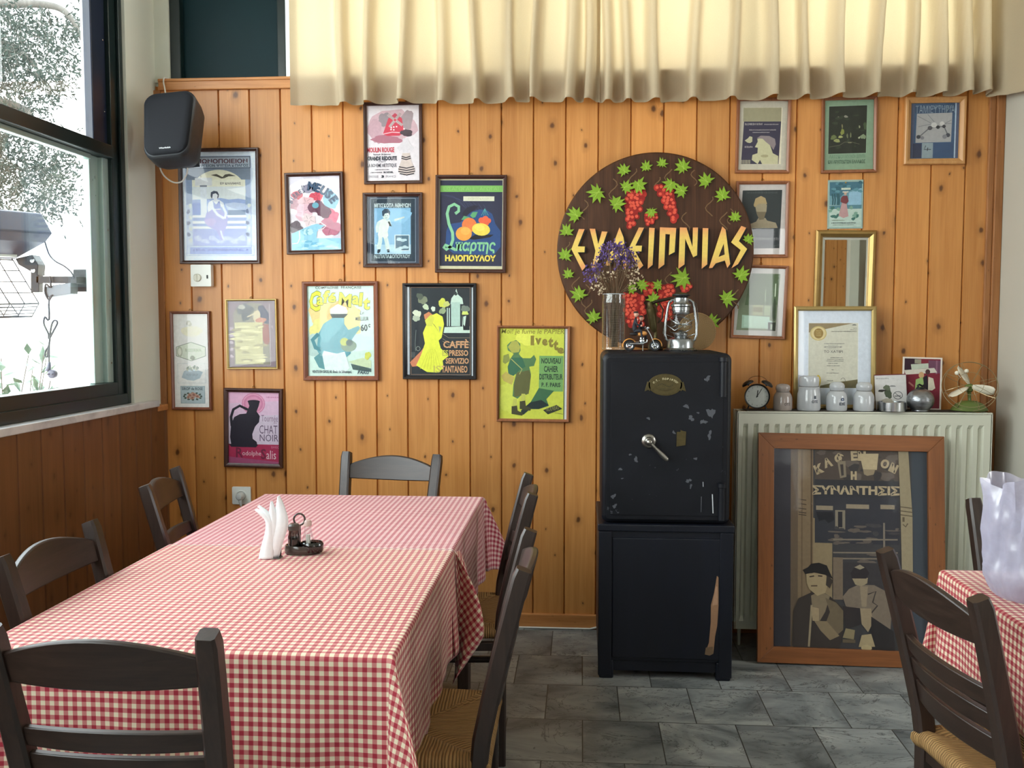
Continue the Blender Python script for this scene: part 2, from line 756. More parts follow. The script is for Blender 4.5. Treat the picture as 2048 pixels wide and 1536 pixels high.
M_GLASS = glass_mat('window_glass', (0.97, 1.0, 0.99), 1.0, 0.004)

# marble sill
t = NT('white_marble')
v = t.coord()
n = t.noise(v, 5, 6, 0.65, 1.2)
t.set(t.ramp(n, [(0.3, lin((170, 168, 170))), (0.52, lin((205, 203, 203))), (0.8, lin((222, 220, 219)))]), 0.3, 0, 0.5)
M_MARBLE = t.m

# floor: grey veined marble slabs in running bond
t = NT('grey_marble_tiles')
co = t.mapping(t.coord(), (1, 1, 1), (0.124, 0.275, 0))
br = t.new('ShaderNodeTexBrick')
br.offset = 0.5
br.inputs['Scale'].default_value = 1.0
br.inputs['Brick Width'].default_value = 0.27
br.inputs['Row Height'].default_value = 0.325
br.inputs['Mortar Size'].default_value = 0.0022
br.inputs['Mortar Smooth'].default_value = 0.2
br.inputs['Bias'].default_value = 0.0
br.inputs['Color1'].default_value = (0, 0, 0, 1)
br.inputs['Color2'].default_value = (1, 1, 1, 1)
br.inputs['Mortar'].default_value = (0.5, 0.5, 0.5, 1)
t.link(co, br.inputs['Vector'])
tone = br.outputs['Color']
# every slab is cut from another place in the block
sh = t.math('MULTIPLY', t.xyz(tone)[0], 43.0)
cc = t.xyz(co)
v2 = t.comb(t.math('ADD', cc[0], sh), t.math('ADD', cc[1], t.math('MULTIPLY', sh, 0.7)), sh)
wv = t.mapping(v2, (1.7, 2.6, 1), (0, 0, 0), (0, 0, 0.5))
n1 = t.noise(wv, 1.5, 6, 0.58, 1.6)
c = t.ramp(n1, [(0.30, lin((82, 86, 88))), (0.46, lin((124, 128, 130))), (0.58, lin((146, 149, 149))), (0.75, lin((176, 177, 174)))])
c = t.mix(1.0, c, t.ramp(t.xyz(tone)[0], [(0, (0.66, 0.66, 0.65)), (1, (1.08, 1.07, 1.04))]), 'MULTIPLY')
n2 = t.noise(t.mapping(v2, (1.3, 2.6, 1), (3, 1, 0), (0, 0, -0.4)), 2.2, 6, 0.6, 2.4)
vein = t.ramp(t.math('ABSOLUTE', t.math('SUBTRACT', n2, 0.5)), [(0.002, 1.0), (0.012, 0.0)])
c = t.mix(t.math('MULTIPLY', vein, 0.72), c, lin((44, 45, 46)))
c = t.mix(br.outputs['Fac'], c, lin((58, 56, 52)))
t.set(c, 0.34, 0, 0.4)
t.link(t.math('MULTIPLY_ADD', n1, 0.25, 0.25), t.b.inputs['Roughness'])
t.bump(t.math('SUBTRACT', 1.0, br.outputs['Fac']), 0.25, 0.002)
M_FLOOR = t.m

# ------------------------------------------------------------------ floor, ceiling, walls
m = MB()
m.box((-2.3, -3.9, -0.12), (4.2, 4.5, 0.0))
struct(m.build('floor', M_FLOOR))
m = MB()
m.box((-2.3, -3.9, CEIL), (4.2, 4.5, CEIL + 0.1))
struct(m.build('ceiling', M_CEIL))


def planks(mb, a0, a1, first, pitch, d, z0, z1, fn, mi=0, gw=0.0045, gd=0.010):
    """tongue-and-groove boards with V grooves; fn(a, depth, z) places a point"""
    k = math.floor((a0 - first) / pitch)
    xs = [a0]
    e = first + (k + 1) * pitch
    while e < a1 - 0.02:
        xs.append(e)
        e += pitch
    xs.append(a1)
    for i in range(len(xs) - 1):
        p, q = xs[i], xs[i + 1]
        prof = [(p, gd), (p + gw, 0), (q - gw, 0), (q, gd)]
        V = [fn(a, dd, z) for z in (z0, z1) for a, dd in prof]
        mb.add(V, [(j, j + 1, 5 + j, 4 + j) for j in range(3)], mi)


# back wall: pine boards up to the rail, window opening above, plaster round it
m = MB()
planks(m, -1.985, 1.79, -0.073, 0.1462, 0, 0.0, 2.52, lambda a, d, z: (a, WY + d, z))
m.box((-2.0, WY + 0.02, 0.0), (1.9, WY + 0.22, 2.54), 1)
m.box((-2.05, WY + 0.01, 2.54), (-1.915, WY + 0.22, CEIL), 1)
m.box((1.76, WY + 0.01, 2.54), (1.9, WY + 0.22, CEIL), 1)
m.box((-1.915, WY + 0.01, 3.24), (1.76, WY + 0.22, CEIL), 1)
struct(m.build('wall_back', [M_PINE, M_PLASTER]))
m = MB()
m.box((-1.96, WY - 0.016, 2.498), (1.79, WY + 0.02, 2.545))
m.box((-1.96, WY - 0.022, 2.536), (1.79, WY + 0.02, 2.55))
struct(m.build('trim_1', M_TRIM, bevel=0.004))
m = MB()
m.box((-1.945, WY - 0.014, 0.0), (1.79, WY + 0.004, 0.068))
struct(m.build('baseboard_back', M_TRIM, bevel=0.004))
m = MB()
m.box((1.772, WY - 0.012, 0.0), (1.80, WY + 0.02, 2.5))
m.box((1.80, WY - 0.022, 0.0), (1.836, WY + 0.02, 2.5))
struct(m.build('trim_2', M_TRIMV, bevel=0.004))
m = MB()
m.box((-1.99, WY - 0.012, 1.03), (-1.955, WY + 0.01, 2.5))
struct(m.build('trim_3', M_TRIMV, bevel=0.003))

# right: plaster pier, then the room widens
m = MB()
m.box((1.836, 3.72, 0.0), (2.0, WY + 0.2, CEIL))
m.box((2.0, 3.72, 0.0), (4.2, 3.9, CEIL))
m.box((3.9, -3.9, 0.0), (4.1, 1.2, CEIL))
m.box((3.9, 2.6, 0.0), (4.1, 3.9, CEIL))
m.box((3.9, 1.2, 0.0), (4.1, 2.6, 0.9))
m.box((3.9, 1.2, 2.7), (4.1, 2.6, CEIL))
struct(m.build('wall_right', M_PLASTER2))
m = MB()
m.box((-2.3, -3.9, 0.0), (2.1, -3.7, CEIL))
m.box((2.9, -3.9, 0.0), (3.80, -3.7, CEIL))
m.box((3.80, -3.9, 0.0), (3.9, -3.7, 1.2))
planks(m, 2.95, 3.36, 2.95, 0.1462, 0, 0.0, 2.5, lambda a, d, z: (a, -3.68 - d, z), 1)
m.box((3.36, -3.7, 0.0), (3.47, -3.52, CEIL), 2)
m.box((3.60, -3.7, 0.0), (3.74, -3.64, 2.2), 1)
m.box((2.1, -3.9, 0.0), (2.9, -3.7, 1.2))
m.box((2.1, -3.9, 2.7), (2.9, -3.7, CEIL))
struct(m.build('wall_rear', [M_PLASTER2, M_PINE, M_PLASTER]))

# left: clad parapet, marble sill, plaster pier and the long window
m = MB()
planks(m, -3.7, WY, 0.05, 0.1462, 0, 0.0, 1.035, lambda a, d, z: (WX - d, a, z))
m.box((-2.225, -3.9, 0.0), (WX - 0.007, WY + 0.1, 1.03), 1)
m.box((-2.185, 4.045, 1.03), (-1.985, WY + 0.2, CEIL), 2)
m.box((-2.225, -3.9, 1.03), (-1.985, -3.0, CEIL), 2)
m.box((-2.225, -3.9, 3.16), (-1.985, WY + 0.1, CEIL), 2)
struct(m.build('wall_left', [M_PINE_SHADED, M_PLASTER2, M_PLASTER]))
m = MB()
m.box((-1.99, 4.215, 1.012), (WX + 0.006, WY - 0.001, 1.040))
struct(m.build('trim_4', M_TRIM, bevel=0.004))
m = MB()
m.box((-2.26, -2.99, 1.036), (WX + 0.012, 4.215, 1.066))
struct(m.build('trim_5', M_MARBLE, bevel=0.004))

# window 1: dark green frame; each bay has a fixed light above and a sash below
def window_left(name, y0, y1):
    fr = MB()
    X0, X1 = -2.075, -2.012
    fr.box((X0, y1 - 0.09, 1.066), (X1, y1, 3.16))
    fr.box((X0, y0, 1.066), (X1, y0 + 0.10, 3.16))
    fr.box((X0, y0 + 0.10, 1.066), (X1, y1 - 0.09, 1.165))
    fr.box((X0, y0 + 0.10, 3.08), (X1, y1 - 0.09, 3.16))
    fr.box((X0, y0 + 0.10, 2.125), (X1 + 0.008, y1 - 0.09, 2.18))
    # small step along the inner edge
    fr.box((X1, y1 - 0.032, 1.066), (X1 + 0.014, y1, 3.16))
    fr.box((X1, y0, 1.066), (X1 + 0.014, y1 - 0.032, 1.112))
    root = struct(fr.build(name, M_GREEN, bevel=0.003))
    a, b = y0 + 0.10, y1 - 0.09
    u = MB()
    u.box((-2.066, b - 0.115, 2.18), (-2.030, b, 3.08))
    u.build('upper_sash', M_NAVY, root, bevel=0.004)
    s_ = MB()
    s_.box((-2.070, b - 0.05, 1.165), (-2.030, b, 2.125))
    s_.box((-2.078, b - 0.12, 1.165), (-2.050, b - 0.05, 2.125))
    s_.box((-2.070, a, 2.105), (-2.040, b - 0.12, 2.125))
    s_.build('lower_sash', M_PALE, root, bevel=0.003)
    g = MB()
    g.box((-2.056, a, 2.18), (-2.050, b - 0.115, 3.08))
    g.build('upper_pane', M_GLASS, root)
    g = MB()
    g.box((-2.066, a, 1.165), (-2.060, b - 0.12, 2.105))
    g.build('lower_pane', M_GLASS, root)
    sc = MB()
    for z in (1.25, 1.52, 1.82, 2.32, 2.62, 2.9):
        sc.lathe([(0.004, 0), (0.004, 0.002), (0.002, 0.003)], 8, 0, Matrix.Translation((-2.030, b - 0.02, z)) @ Matrix.Rotation(pi / 2, 4, 'Y'))
    sc.build('screw_heads', plain('bright_screws', (210, 212, 214), 0.25, 1.0), root)
    return root


window_left('window_1', 1.55, 4.045)
window_left('window_3', -1.0, 1.55)
window_left('window_4', -3.0, -1.0)

# window 2 in the back wall, above the rail: green painted panel at the left, then panes behind the curtain
m = MB()
Y0, Y1 = WY + 0.02, WY + 0.10
m.box((-1.915, Y0, 2.55), (-1.865, Y1, 3.24))
m.box((-1.405, Y0, 2.55), (-1.365, Y1, 3.24))
m.box((-1.865, Y0, 3.03), (-1.405, Y1, 3.24))
for x in (-0.30, 0.72):
    m.box((x, Y0, 2.55), (x + 0.05, Y1, 3.2))
m.box((-1.365, Y0, 3.19), (1.76, Y1, 3.24))
m.box((-1.865, Y0 + 0.012, 2.985), (-1.405, Y1, 3.03))
root = struct(m.build('window_2', M_GREEN, bevel=0.004))
m = MB()
m.box((-1.865, WY + 0.060, 2.545), (-1.405, WY + 0.085, 3.03))
m.build('painted_panel', M_GREENP, root)
m = MB()
for a, b in ((-1.365, -0.30), (-0.25, 0.72), (0.77, 1.76)):
    m.box((a, WY + 0.07, 2.55), (b, WY + 0.075, 3.19))
m.build('pane', M_GLASS, root)

# windows of the room behind the camera
m = MB()
for x in (2.1, 2.47, 2.84):
    m.box((x, -3.84, 1.2), (x + 0.06, -3.76, 2.7))
for z in (1.2, 2.64):
    m.box((2.1, -3.84, z), (2.9, -3.76, z + 0.06))
struct(m.build('window_5', M_GREEN))
m = MB()
for y in (1.2, 1.87, 2.54):
    m.box((3.98, y, 0.9), (4.06, y + 0.06, 2.7))
for z in (0.9, 2.64):
    m.box((3.98, 1.2, z), (4.06, 2.6, z + 0.06))
struct(m.build('window_6', M_GREEN))

# ------------------------------------------------------------------ outside
t = NT('pale_paving')
n = t.noise(t.coord(), 3, 4)
t.set(t.ramp(n, [(0.3, lin((196, 194, 188))), (0.7, lin((214, 212, 206)))]), 0.8)
m = MB()
m.box((-16, -14, -0.30), (-2.3, 16, -0.14))
struct(m.build('ground_outside', t.m))
t = NT('white_wall_tiles')
br = t.new('ShaderNodeTexBrick')
br.offset = 0.0
br.inputs['Scale'].default_value = 1.0
br.inputs['Brick Width'].default_value = 0.6
br.inputs['Row Height'].default_value = 0.2
br.inputs['Mortar Size'].default_value = 0.006
br.inputs['Color1'].default_value = (0.86, 0.86, 0.86, 1)
br.inputs['Color2'].default_value = (0.82, 0.82, 0.82, 1)
br.inputs['Mortar'].default_value = (0.5, 0.48, 0.48, 1)
cx_ = t.xyz(t.coord())
t.link(t.comb(cx_[1], cx_[2], 0), br.inputs['Vector'])
t.set(br.outputs['Color'], 0.6)
m = MB()
m.box((-5.4, 2.0, -0.14), (-5.2, 16.0, 1.62))
struct(m.build('wall_outside', t.m))
# ------------------------------------------------------------------ chairs
M_CHAIR = wood('dark_stained_wood', (29, 20, 16), (56, 41, 34), 0.36, 2, 1.2, 0, 0.5)
M_CHAIRX = wood('dark_stained_slat', (29, 20, 16), (56, 41, 34), 0.36, 0, 1.2, 0, 0.5)

t = NT('woven_rush')
co = t.xyz(t.coord())
ax = t.math('ABSOLUTE', co[0])
ay = t.math('ABSOLUTE', co[1])
side = t.math('GREATER_THAN', t.math('MULTIPLY', ax, 0.93), ay)
# strands lie across each of the four sectors
s_u = t.math('MULTIPLY_ADD', side, t.math('SUBTRACT', co[1], co[0]), co[0])
s_v = t.math('MULTIPLY_ADD', side, t.math('SUBTRACT', co[0], co[1]), co[1])
nz = t.noise(t.comb(t.math('MULTIPLY', s_v, 18), t.math('MULTIPLY', s_u, 60), co[2]), 1.0, 3)
strand = t.math('SINE', t.math('ADD', t.math('MULTIPLY', s_u, 820.0), t.math('MULTIPLY', nz, 5.0)))
h = t.math('MULTIPLY_ADD', strand, 0.5, 0.5)
n = t.noise(t.comb(t.math('MULTIPLY', s_u, 150), t.math('MULTIPLY', s_v, 12), 0), 1.0, 3)
c = t.mix(n, lin((120, 84, 46)), lin((186, 148, 96)))
c = t.mix(1.0, c, t.ramp(h, [(0.0, 0.42), (0.5, 1.0)]), 'MULTIPLY')
t.set(c, 0.7, 0, 0.25)
t.bump(h, 0.6, 0.004)
M_RUSH = t.m


def post_sec(w, d, ch):
    return [(-w / 2 + ch, -d / 2), (w / 2 - ch, -d / 2), (w / 2, -d / 2 + ch), (w / 2, d / 2 - ch), (w / 2 - ch, d / 2), (-w / 2 + ch, d / 2), (-w / 2, d / 2 - ch), (-w / 2, -d / 2 + ch)]


def back_y(z):
    """rake of the back posts"""
    if z < 0.45:
        return -0.185 + 0.02 * (z / 0.45 - 1) * 0
    k = (z - 0.45) / 0.43
    return -0.185 - 0.100 * (k ** 1.15)


def post_x(z):
    """the back widens a little towards the top"""
    return 0.177 + 0.020 * max(0.0, min(1.0, (z - 0.42) / 0.45))


def slat(z0a, z0b, z1a, z1b, bow=0.022, th=0.017):
    """curved back slat; (end, middle) heights of the lower and of the upper edge"""
    mb = MB()
    n = 14
    V = []
    for i in range(n + 1):
        u = i / n * 2 - 1
        x = u * (post_x((z0a + z1a) / 2) - 0.013)
        arch = max(0.0, cos(u * pi / 2)) ** 0.9
        lo = z0a + (z0b - z0a) * arch
        hi = z1a + (z1b - z1a) * arch
        y0 = -bow * (1 - u * u)
        for z, dy in ((lo, -th / 2), (lo, th / 2), (hi, th / 2), (hi, -th / 2)):
            V.append((x, back_y(z) + y0 + dy, z))
    F = [(0, 1, 2, 3), tuple(n * 4 + j for j in (3, 2, 1, 0))]
    for i in range(n):
        for j in range(4):
            k = (j + 1) % 4
            F.append((i * 4 + j, i * 4 + k, i * 4 + 4 + k, i * 4 + 4 + j))
    mb.add(V, F)
    return mb


def make_chair(label):
    r = thing('dining_chair', label, 'chair', group='rush-seated taverna chairs')
    for s in (-1, 1):
        mb = MB()
        path = [(s * post_x(z), back_y(z), z) for z in (0.0, 0.2, 0.42, 0.5, 0.6, 0.7, 0.8, 0.865)]
        path.append((s * post_x(0.885), back_y(0.885) - 0.002, 0.885))
        mb.sweep(path, post_sec(0.041, 0.040, 0.006), up=(0, 1, 0), scales=[0.88, 0.95, 1, 1.04, 1.04, 1.02, 1.0, 0.98, 0.86])
        mb.build('back_post', M_CHAIR, r, smooth=40)
    for s in (-1, 1):
        mb = MB()
        mb.sweep([(s * 0.205, 0.19, z) for z in (0.0, 0.2, 0.445, 0.468)], post_sec(0.040, 0.040, 0.006), up=(0, 1, 0), scales=[0.85, 0.95, 1, 0.8])
        mb.build('leg', M_CHAIR, r, smooth=40)
    slat(0.782, 0.777, 0.838, 0.876).build('crest_rail', M_CHAIRX, r, smooth=40, bevel=0.004)
    for z0, z1 in ((0.652, 0.690), (0.598, 0.637), (0.532, 0.584)):
        slat(z0, z0 - 0.002, z1, z1 + 0.004).build('slat', M_CHAIRX, r, smooth=40, bevel=0.003)
    # seat: rush wrapped over four round rails
    mb = MB()
    def seat_pt(u, v):
        a, b = u * 2 - 1, v * 2 - 1
        hx = 0.190 + 0.016 * b
        x, y = a * hx, b * 0.192
        e = max(abs(a), abs(b))
        z = 0.452 + 0.010 * e * e
        # welt along the diagonals
        z -= 0.008 * max(0, 1 - abs(abs(a) - abs(b)) * 9)
        return (x, y, z)
    N = 28
    mb.grid(seat_pt, N, N)
    ring = [(i / N, 0) for i in range(N)] + [(1, i / N) for i in range(N)] + [(1 - i / N, 1) for i in range(N)] + [(0, 1 - i / N) for i in range(N)]
    prof = [(0.0, 0.0), (0.012, -0.003), (0.021, -0.014), (0.022, -0.028), (0.014, -0.042), (-0.004, -0.048)]
    V = []
    for u, v in ring:
        p = Vector(seat_pt(u, v))
        a, b = u * 2 - 1, v * 2 - 1
        ox = (1 if a > 0.999 else -1 if a < -0.999 else 0)
        oy = (1 if b > 0.999 else -1 if b < -0.999 else 0)
        for o_, dz in prof:
            V.append((p.x + ox * o_, p.y + oy * o_, p.z + dz))
    k = len(prof)
    n4 = len(ring)
    F = []
    for i in range(n4):
        j = (i + 1) % n4
        for q in range(k - 1):
            F.append((i * k + q, j * k + q, j * k + q + 1, i * k + q + 1))
    F.append(tuple(i * k + k - 1 for i in range(n4)))
    mb.add(V, F)
    mb.build('seat', M_RUSH, r, smooth=60, weld=0.0005)
    mb = MB()
    for s in (-1, 1):
        mb.box((s * 0.2 - 0.011, -0.17, 0.385), (s * 0.2 + 0.011, 0.175, 0.412))
    mb.box((-0.19, 0.178, 0.385), (0.19, 0.20, 0.412))
    mb.box((-0.18, -0.195, 0.385), (0.18, -0.175, 0.412))
    mb.build('seat_rail', M_CHAIR, r, bevel=0.003)
    for pts in (((-0.2, -0.17, 0.21), (-0.203, 0.175, 0.21)), ((0.2, -0.17, 0.21), (0.203, 0.175, 0.21)), ((-0.19, 0.19, 0.27), (0.19, 0.19, 0.27)), ((-0.18, -0.185, 0.25), (0.18, -0.185, 0.25))):
        mb = MB()
        mb.tube(pts, 0.0125, 10)
        mb.build('stretcher', M_CHAIR, r, smooth=50)
    return r


def copy_tree(o, parent=None):
    c = o.copy()
    COL.objects.link(c)
    c.parent = parent
    for ch in [x for x in bpy.data.objects if x.parent is o]:
        copy_tree(ch, c)
    return c


# (centre of the two post tops, heading of the seat in degrees: 0 faces the back wall)
seats = [
    ((-0.838, 1.553), 0, 'dark wooden chair seen from behind at the near end of the long table'),
    ((-1.325, 2.235), -90, 'dark ladder-back chair against the window wall, left of the long table, nearer the camera'),
    ((-1.470, 3.18), -80, 'dark ladder-back chair against the window wall, close to the back corner'),
    ((-0.776, 3.80), 171, 'dark wooden chair facing the room between far table end and pine wall'),
    ((-0.128, 2.215), 91, 'rush-seated chair on the right of the long table, nearer the camera'),
    ((-0.170, 3.125), 95, 'rush-seated chair on the right of the long table, nearer the pine wall'),
    ((0.750, 2.062), -82, 'dark ladder-back chair drawn up to the small right-hand table, back to the safe'),
    ((1.395, 2.955), 184, 'dark chair behind the right-hand table, half hidden by the plastic bag'),
]
proto = make_chair('')
for i, ((x, y), deg, lab) in enumerate(seats):
    c = proto if i == 0 else copy_tree(proto)
    a = radians(deg)
    # the post tops sit 0.30 m behind the seat centre
    c.location = (x - 0.285 * sin(a), y + 0.285 * cos(a), 0)
    c.rotation_euler = (0, 0, a)
    c['label'] = lab

# ------------------------------------------------------------------ tables
M_TABLE = wood('table_wood', (50, 36, 30), (78, 60, 50), 0.4, 2, 1.0)


def table(label, x0, x1, y0, y1, top=0.742):
    r = thing('dining_table', label, 'table', ((x0 + x1) / 2, (y0 + y1) / 2, 0))
    hx, hy = (x1 - x0) / 2, (y1 - y0) / 2
    m = MB()
    m.box((-hx, -hy, top - 0.03), (hx, hy, top))
    m.build('table_top', M_TABLE, r, bevel=0.004)
    m = MB()
    q = 0.055
    for s in (-1, 1):
        m.box((s * (hx - q) - 0.012, -hy + q, top - 0.13), (s * (hx - q) + 0.012, hy - q, top - 0.03))
        m.box((-hx + q, s * (hy - q) - 0.012, top - 0.13), (hx - q, s * (hy - q) + 0.012, top - 0.03))
    m.build('apron', M_TABLE, r, bevel=0.003)
    for sx in (-1, 1):
        for sy in (-1, 1):
            m = MB()
            m.sweep([(sx * (hx - q), sy * (hy - q), z) for z in (0.0, 0.35, top - 0.13, top - 0.03)], post_sec(0.058, 0.058, 0.006), up=(0, 1, 0), scales=[0.8, 0.92, 1, 1])
            m.build('leg', M_TABLE, r, smooth=40)
    return r


table('dark table under the nearer half of the long checked cloth', -1.238, -0.392, 1.852, 2.728)
table('dark table under the farther half of the long checked cloth', -1.238, -0.392, 2.734, 3.604)
table('dark table under the checked cloth at the right edge', 1.002, 1.828, 1.70, 2.612)


def gingham(name, dark, mid, pale):
    t = NT(name)
    uv = t.xyz(t.coord('UV'))
    P_ = 0.0197
    s = []
    for k in (0, 1):
        fr = t.math('FRACT', t.math('DIVIDE', uv[k], P_))
        # soft-edged half-and-half stripe
        e = t.math('ABSOLUTE', t.math('SUBTRACT', fr, 0.5))
        s.append(t.math('MULTIPLY_ADD', t.math('SUBTRACT', e, 0.25), 26.0, 0.5, clamp=True))
    tot = t.math('ADD', s[0], s[1])
    c = t.ramp(t.math('MULTIPLY', tot, 0.5), [(0.0, lin(pale)), (0.5, lin(mid)), (1.0, lin(dark))])
    wv = t.noise(t.mapping(t.coord('UV'), (900, 900, 1)), 1.0, 2)
    n = t.noise(t.mapping(t.coord('UV'), (9, 9, 1)), 1.0, 4)
    f = t.math('ADD', t.math('MULTIPLY_ADD', wv, 0.16, 0.84), t.math('MULTIPLY_ADD', n, 0.2, -0.06))
    c = t.mix(1.0, c, t.comb(f, f, f), 'MULTIPLY')
    t.set(c, 0.62, 0, 0.35)
    t.b.inputs['Sheen Weight'].default_value = 0.25
    t.b.inputs['Sheen Roughness'].default_value = 0.4
    t.bump(wv, 0.1, 0.0006)
    return t.m


M_CLOTH = gingham('red_gingham', (160, 38, 56), (196, 122, 116), (226, 212, 182))
M_CLOTHF = gingham('red_gingham_far', (156, 42, 62), (198, 124, 130), (224, 196, 188))


def cloth(name, label, x0, x1, y0, y1, z, drops, mat, seed, folds=0.010, cone=0.34, extra=None, group='checked tablecloths'):
    """square cloth laid over a table top: flat on the top, hanging at the sides, cone folds at the corners.
    drops: left, right, near, far hanging lengths (0: lies flat and ends there)"""
    L, R, Nn, Ff = drops
    mb = MB()
    rd = 0.012
    step = 0.022

    def axis(a, b, da, db):
        n = max(2, int((b - a) / step))
        xs = [a + (b - a) * i / n for i in range(n + 1)]
        def edge(d):
            q = [0.004, 0.009, 0.015, 0.022]
            k = max(2, int((d - 0.022) / 0.018))
            return q + [0.022 + (d - 0.022) * (i + 1) / k for i in range(k)]
        if da:
            xs = [a - e for e in reversed(edge(da))] + xs
        if db:
            xs = xs + [b + e for e in edge(db)]
        return xs

    U = axis(x0, x1, L, R)
    Vv = axis(y0, y1, Nn, Ff)

    def hang(d):
        """a strip that leaves the edge: (outward, down) after a length d"""
        q = rd * pi / 2
        if d < q:
            a = d / rd
            return rd * sin(a), rd * (1 - cos(a))
        return rd, rd + d - q

    def fold(s, d, k):
        """soft folds that open towards the hem"""
        g = min(1.0, d / 0.28)
        return folds * g * g * (sin(s * 21 + k) + 0.7 * sin(s * 37 + 1.7 * k) + 0.5 * sin(s * 9 + k * 0.6)) + 0.02 * g * 0.3

    V, UVs = [], []
    for v in Vv:
        for u in U:
            du = (x0 - u) if u < x0 else (u - x1) if u > x1 else 0
            dv = (y0 - v) if v < y0 else (v - y1) if v > y1 else 0
            su = -1 if u < x0 else 1
            sv = -1 if v < y0 else 1
            qx, qy = min(max(u, x0), x1), min(max(v, y0), y1)
            wob = 0.0006 * noise.noise(Vector((u * 9, v * 9, seed)))
            if du == 0 and dv == 0:
                p = (u, v, z + wob)
            elif dv == 0:
                o_, dn = hang(du)
                p = (qx + su * (o_ + fold(v, du, seed + su)), v, z - dn)
            elif du == 0:
                o_, dn = hang(dv)
                p = (u, qy + sv * (o_ + fold(u, dv, seed + 3 + sv)), z - dn)
            else:
                r_ = sqrt(du * du + dv * dv)
                ph = atan2(dv, du)               # 0 on the x side, 90 on the y side
                o_, dn = hang(r_)
                # side folds continue round, and the corner stands out as a cone
                g = min(1.0, r_ / 0.28)
                bulge = r_ * cone * sin(2 * ph) ** 1.5
                fx = (o_ + fold(qy, r_, seed + su)) * cos(ph) ** 0.6 if ph < pi / 2 - 1e-4 else 0
                fy = (o_ + fold(qx, r_, seed + 3 + sv)) * sin(ph) ** 0.6 if ph > 1e-4 else 0
                wv = 0.012 * g * sin(ph * 8 + seed)
                p = (qx + su * (fx + bulge * (0.9 * cos(ph) + 0.25) + wv), qy + sv * (fy + bulge * (0.9 * sin(ph) + 0.25) - wv), z - dn * (1 - 0.06 * sin(2 * ph)))
            V.append(p)
            UVs.append((u + seed * 0.0031, v + seed * 0.0017))
    nu, nv = len(U), len(Vv)
    F = []
    for j in range(nv - 1):
        for i in range(nu - 1):
            a = j * nu + i
            F.append((a, a + 1, a + nu + 1, a + nu))
    mb.add(V, F, 0, None, UVs)
    if extra:
        extra(mb)
    o = mb.build(name, mat, None, smooth=75)
    # give the sheet real thickness, downwards and inwards
    so = o.modifiers.new('thickness', 'SOLIDIFY')
    so.thickness = 0.0011
    so.offset = -1
    o.location = (0, 0, 0)
    tag(o, label, 'tablecloth', group)
    return o


def flap(mb):
    """the corner that hangs folded over the edge where the two cloths meet, patterned on the bias"""
    A = Vector((-0.374, 2.752, 0.742))
    c45 = cos(pi / 4)
    N = 14
    V, UV = [], []
    for j in range(N + 1):
        t_ = j / N
        z = 0.742 - 0.388 * t_
        wid = 0.082 * (sin(min(1.0, t_ / 0.66) * pi / 2) if t_ < 0.66 else (1 - (t_ - 0.66) / 0.34) ** 0.9) + 0.003
        for i in range(9):
            u = i / 8
            x = A.x + 0.004 + u * wid + 0.006 * sin(t_ * 5)
            y = A.y - 0.012 + 0.030 * sin(u * pi * 1.5 + t_ * 2) * (0.25 + t_)
            V.append((x, y, z))
            a, b = u * wid * 1.25, z
            UV.append((a * c45 + b * c45, -a * c45 + b * c45))
    F = [(j * 9 + i, j * 9 + i + 1, j * 9 + i + 10, j * 9 + i + 9) for j in range(N) for i in range(8)]
    mb.add(V, F, 0, None, UV)
    # its shaded inner half
    V, UV = [], []
    for j in range(N + 1):
        t_ = j / N
        z = 0.742 - 0.30 * t_
        for i in range(5):
            u = i / 4
            V.append((A.x + 0.004 + 0.006 * sin(t_ * 5) + u * 0.028 * sin(pi * min(1, t_ + 0.12)), A.y - 0.014 + 0.075 * u * (0.3 + t_), z))
            UV.append((u * 0.09 + z * c45, z * c45 - u * 0.05))
    F = [(j * 5 + i, j * 5 + i + 1, j * 5 + i + 6, j * 5 + i + 5) for j in range(N) for i in range(4)]
    mb.add(V, F, 0, None, UV)


cloth('tablecloth', 'pinkish red checked tablecloth on the far half of the long table by the pine wall', -1.243, -0.387, 2.66, 3.609, 0.7460, (0.30, 0.30, 0, 0.28), M_CLOTHF, 2, 0.007)
cloth('tablecloth', 'red and cream checked tablecloth on the near half of the long table, under the napkins', -1.245, -0.385, 1.847, 2.748, 0.7488, (0.31, 0.31, 0.34, 0), M_CLOTH, 0, 0.006, cone=0.26, extra=flap)
cloth('tablecloth', 'red checked tablecloth on the right-hand table under the plastic bag', 0.997, 1.833, 1.695, 2.617, 0.7464, (0.25, 0.25, 0.26, 0.22), M_CLOTH, 5, 0.006, cone=0.12)
# ------------------------------------------------------------------ framed prints on the pine wall
M_PICGLASS = glass_mat('picture_glass', (1, 1, 1), 0.85, 0.015)
M_BACKING = plain('brown_backing', (120, 92, 64), 0.8)
FR = {
    'brown': wood('brown_frame', (52, 30, 24), (78, 46, 36), 0.3, 2, 1.5, 0, 0.5),
    'black': plain('black_frame', (22, 20, 24), 0.3, 0, 0.2, 20),
    'reddish': wood('reddish_frame', (104, 56, 36), (140, 80, 54), 0.35, 2, 1.5, 0, 0.5),
    'tan': wood('tan_frame', (122, 74, 48), (158, 100, 66), 0.35, 2, 1.5, 0, 0.5),
    'gold': plain('gold_frame', (176, 152, 98), 0.38, 0.7, 0.12, 40),
    'oldgold': plain('old_gold_frame', (158, 128, 76), 0.36, 0.7, 0.2, 30),
    'honey': wood('honey_frame', (176, 124, 72), (204, 154, 98), 0.35, 2, 1.2, 0, 0.5),
}


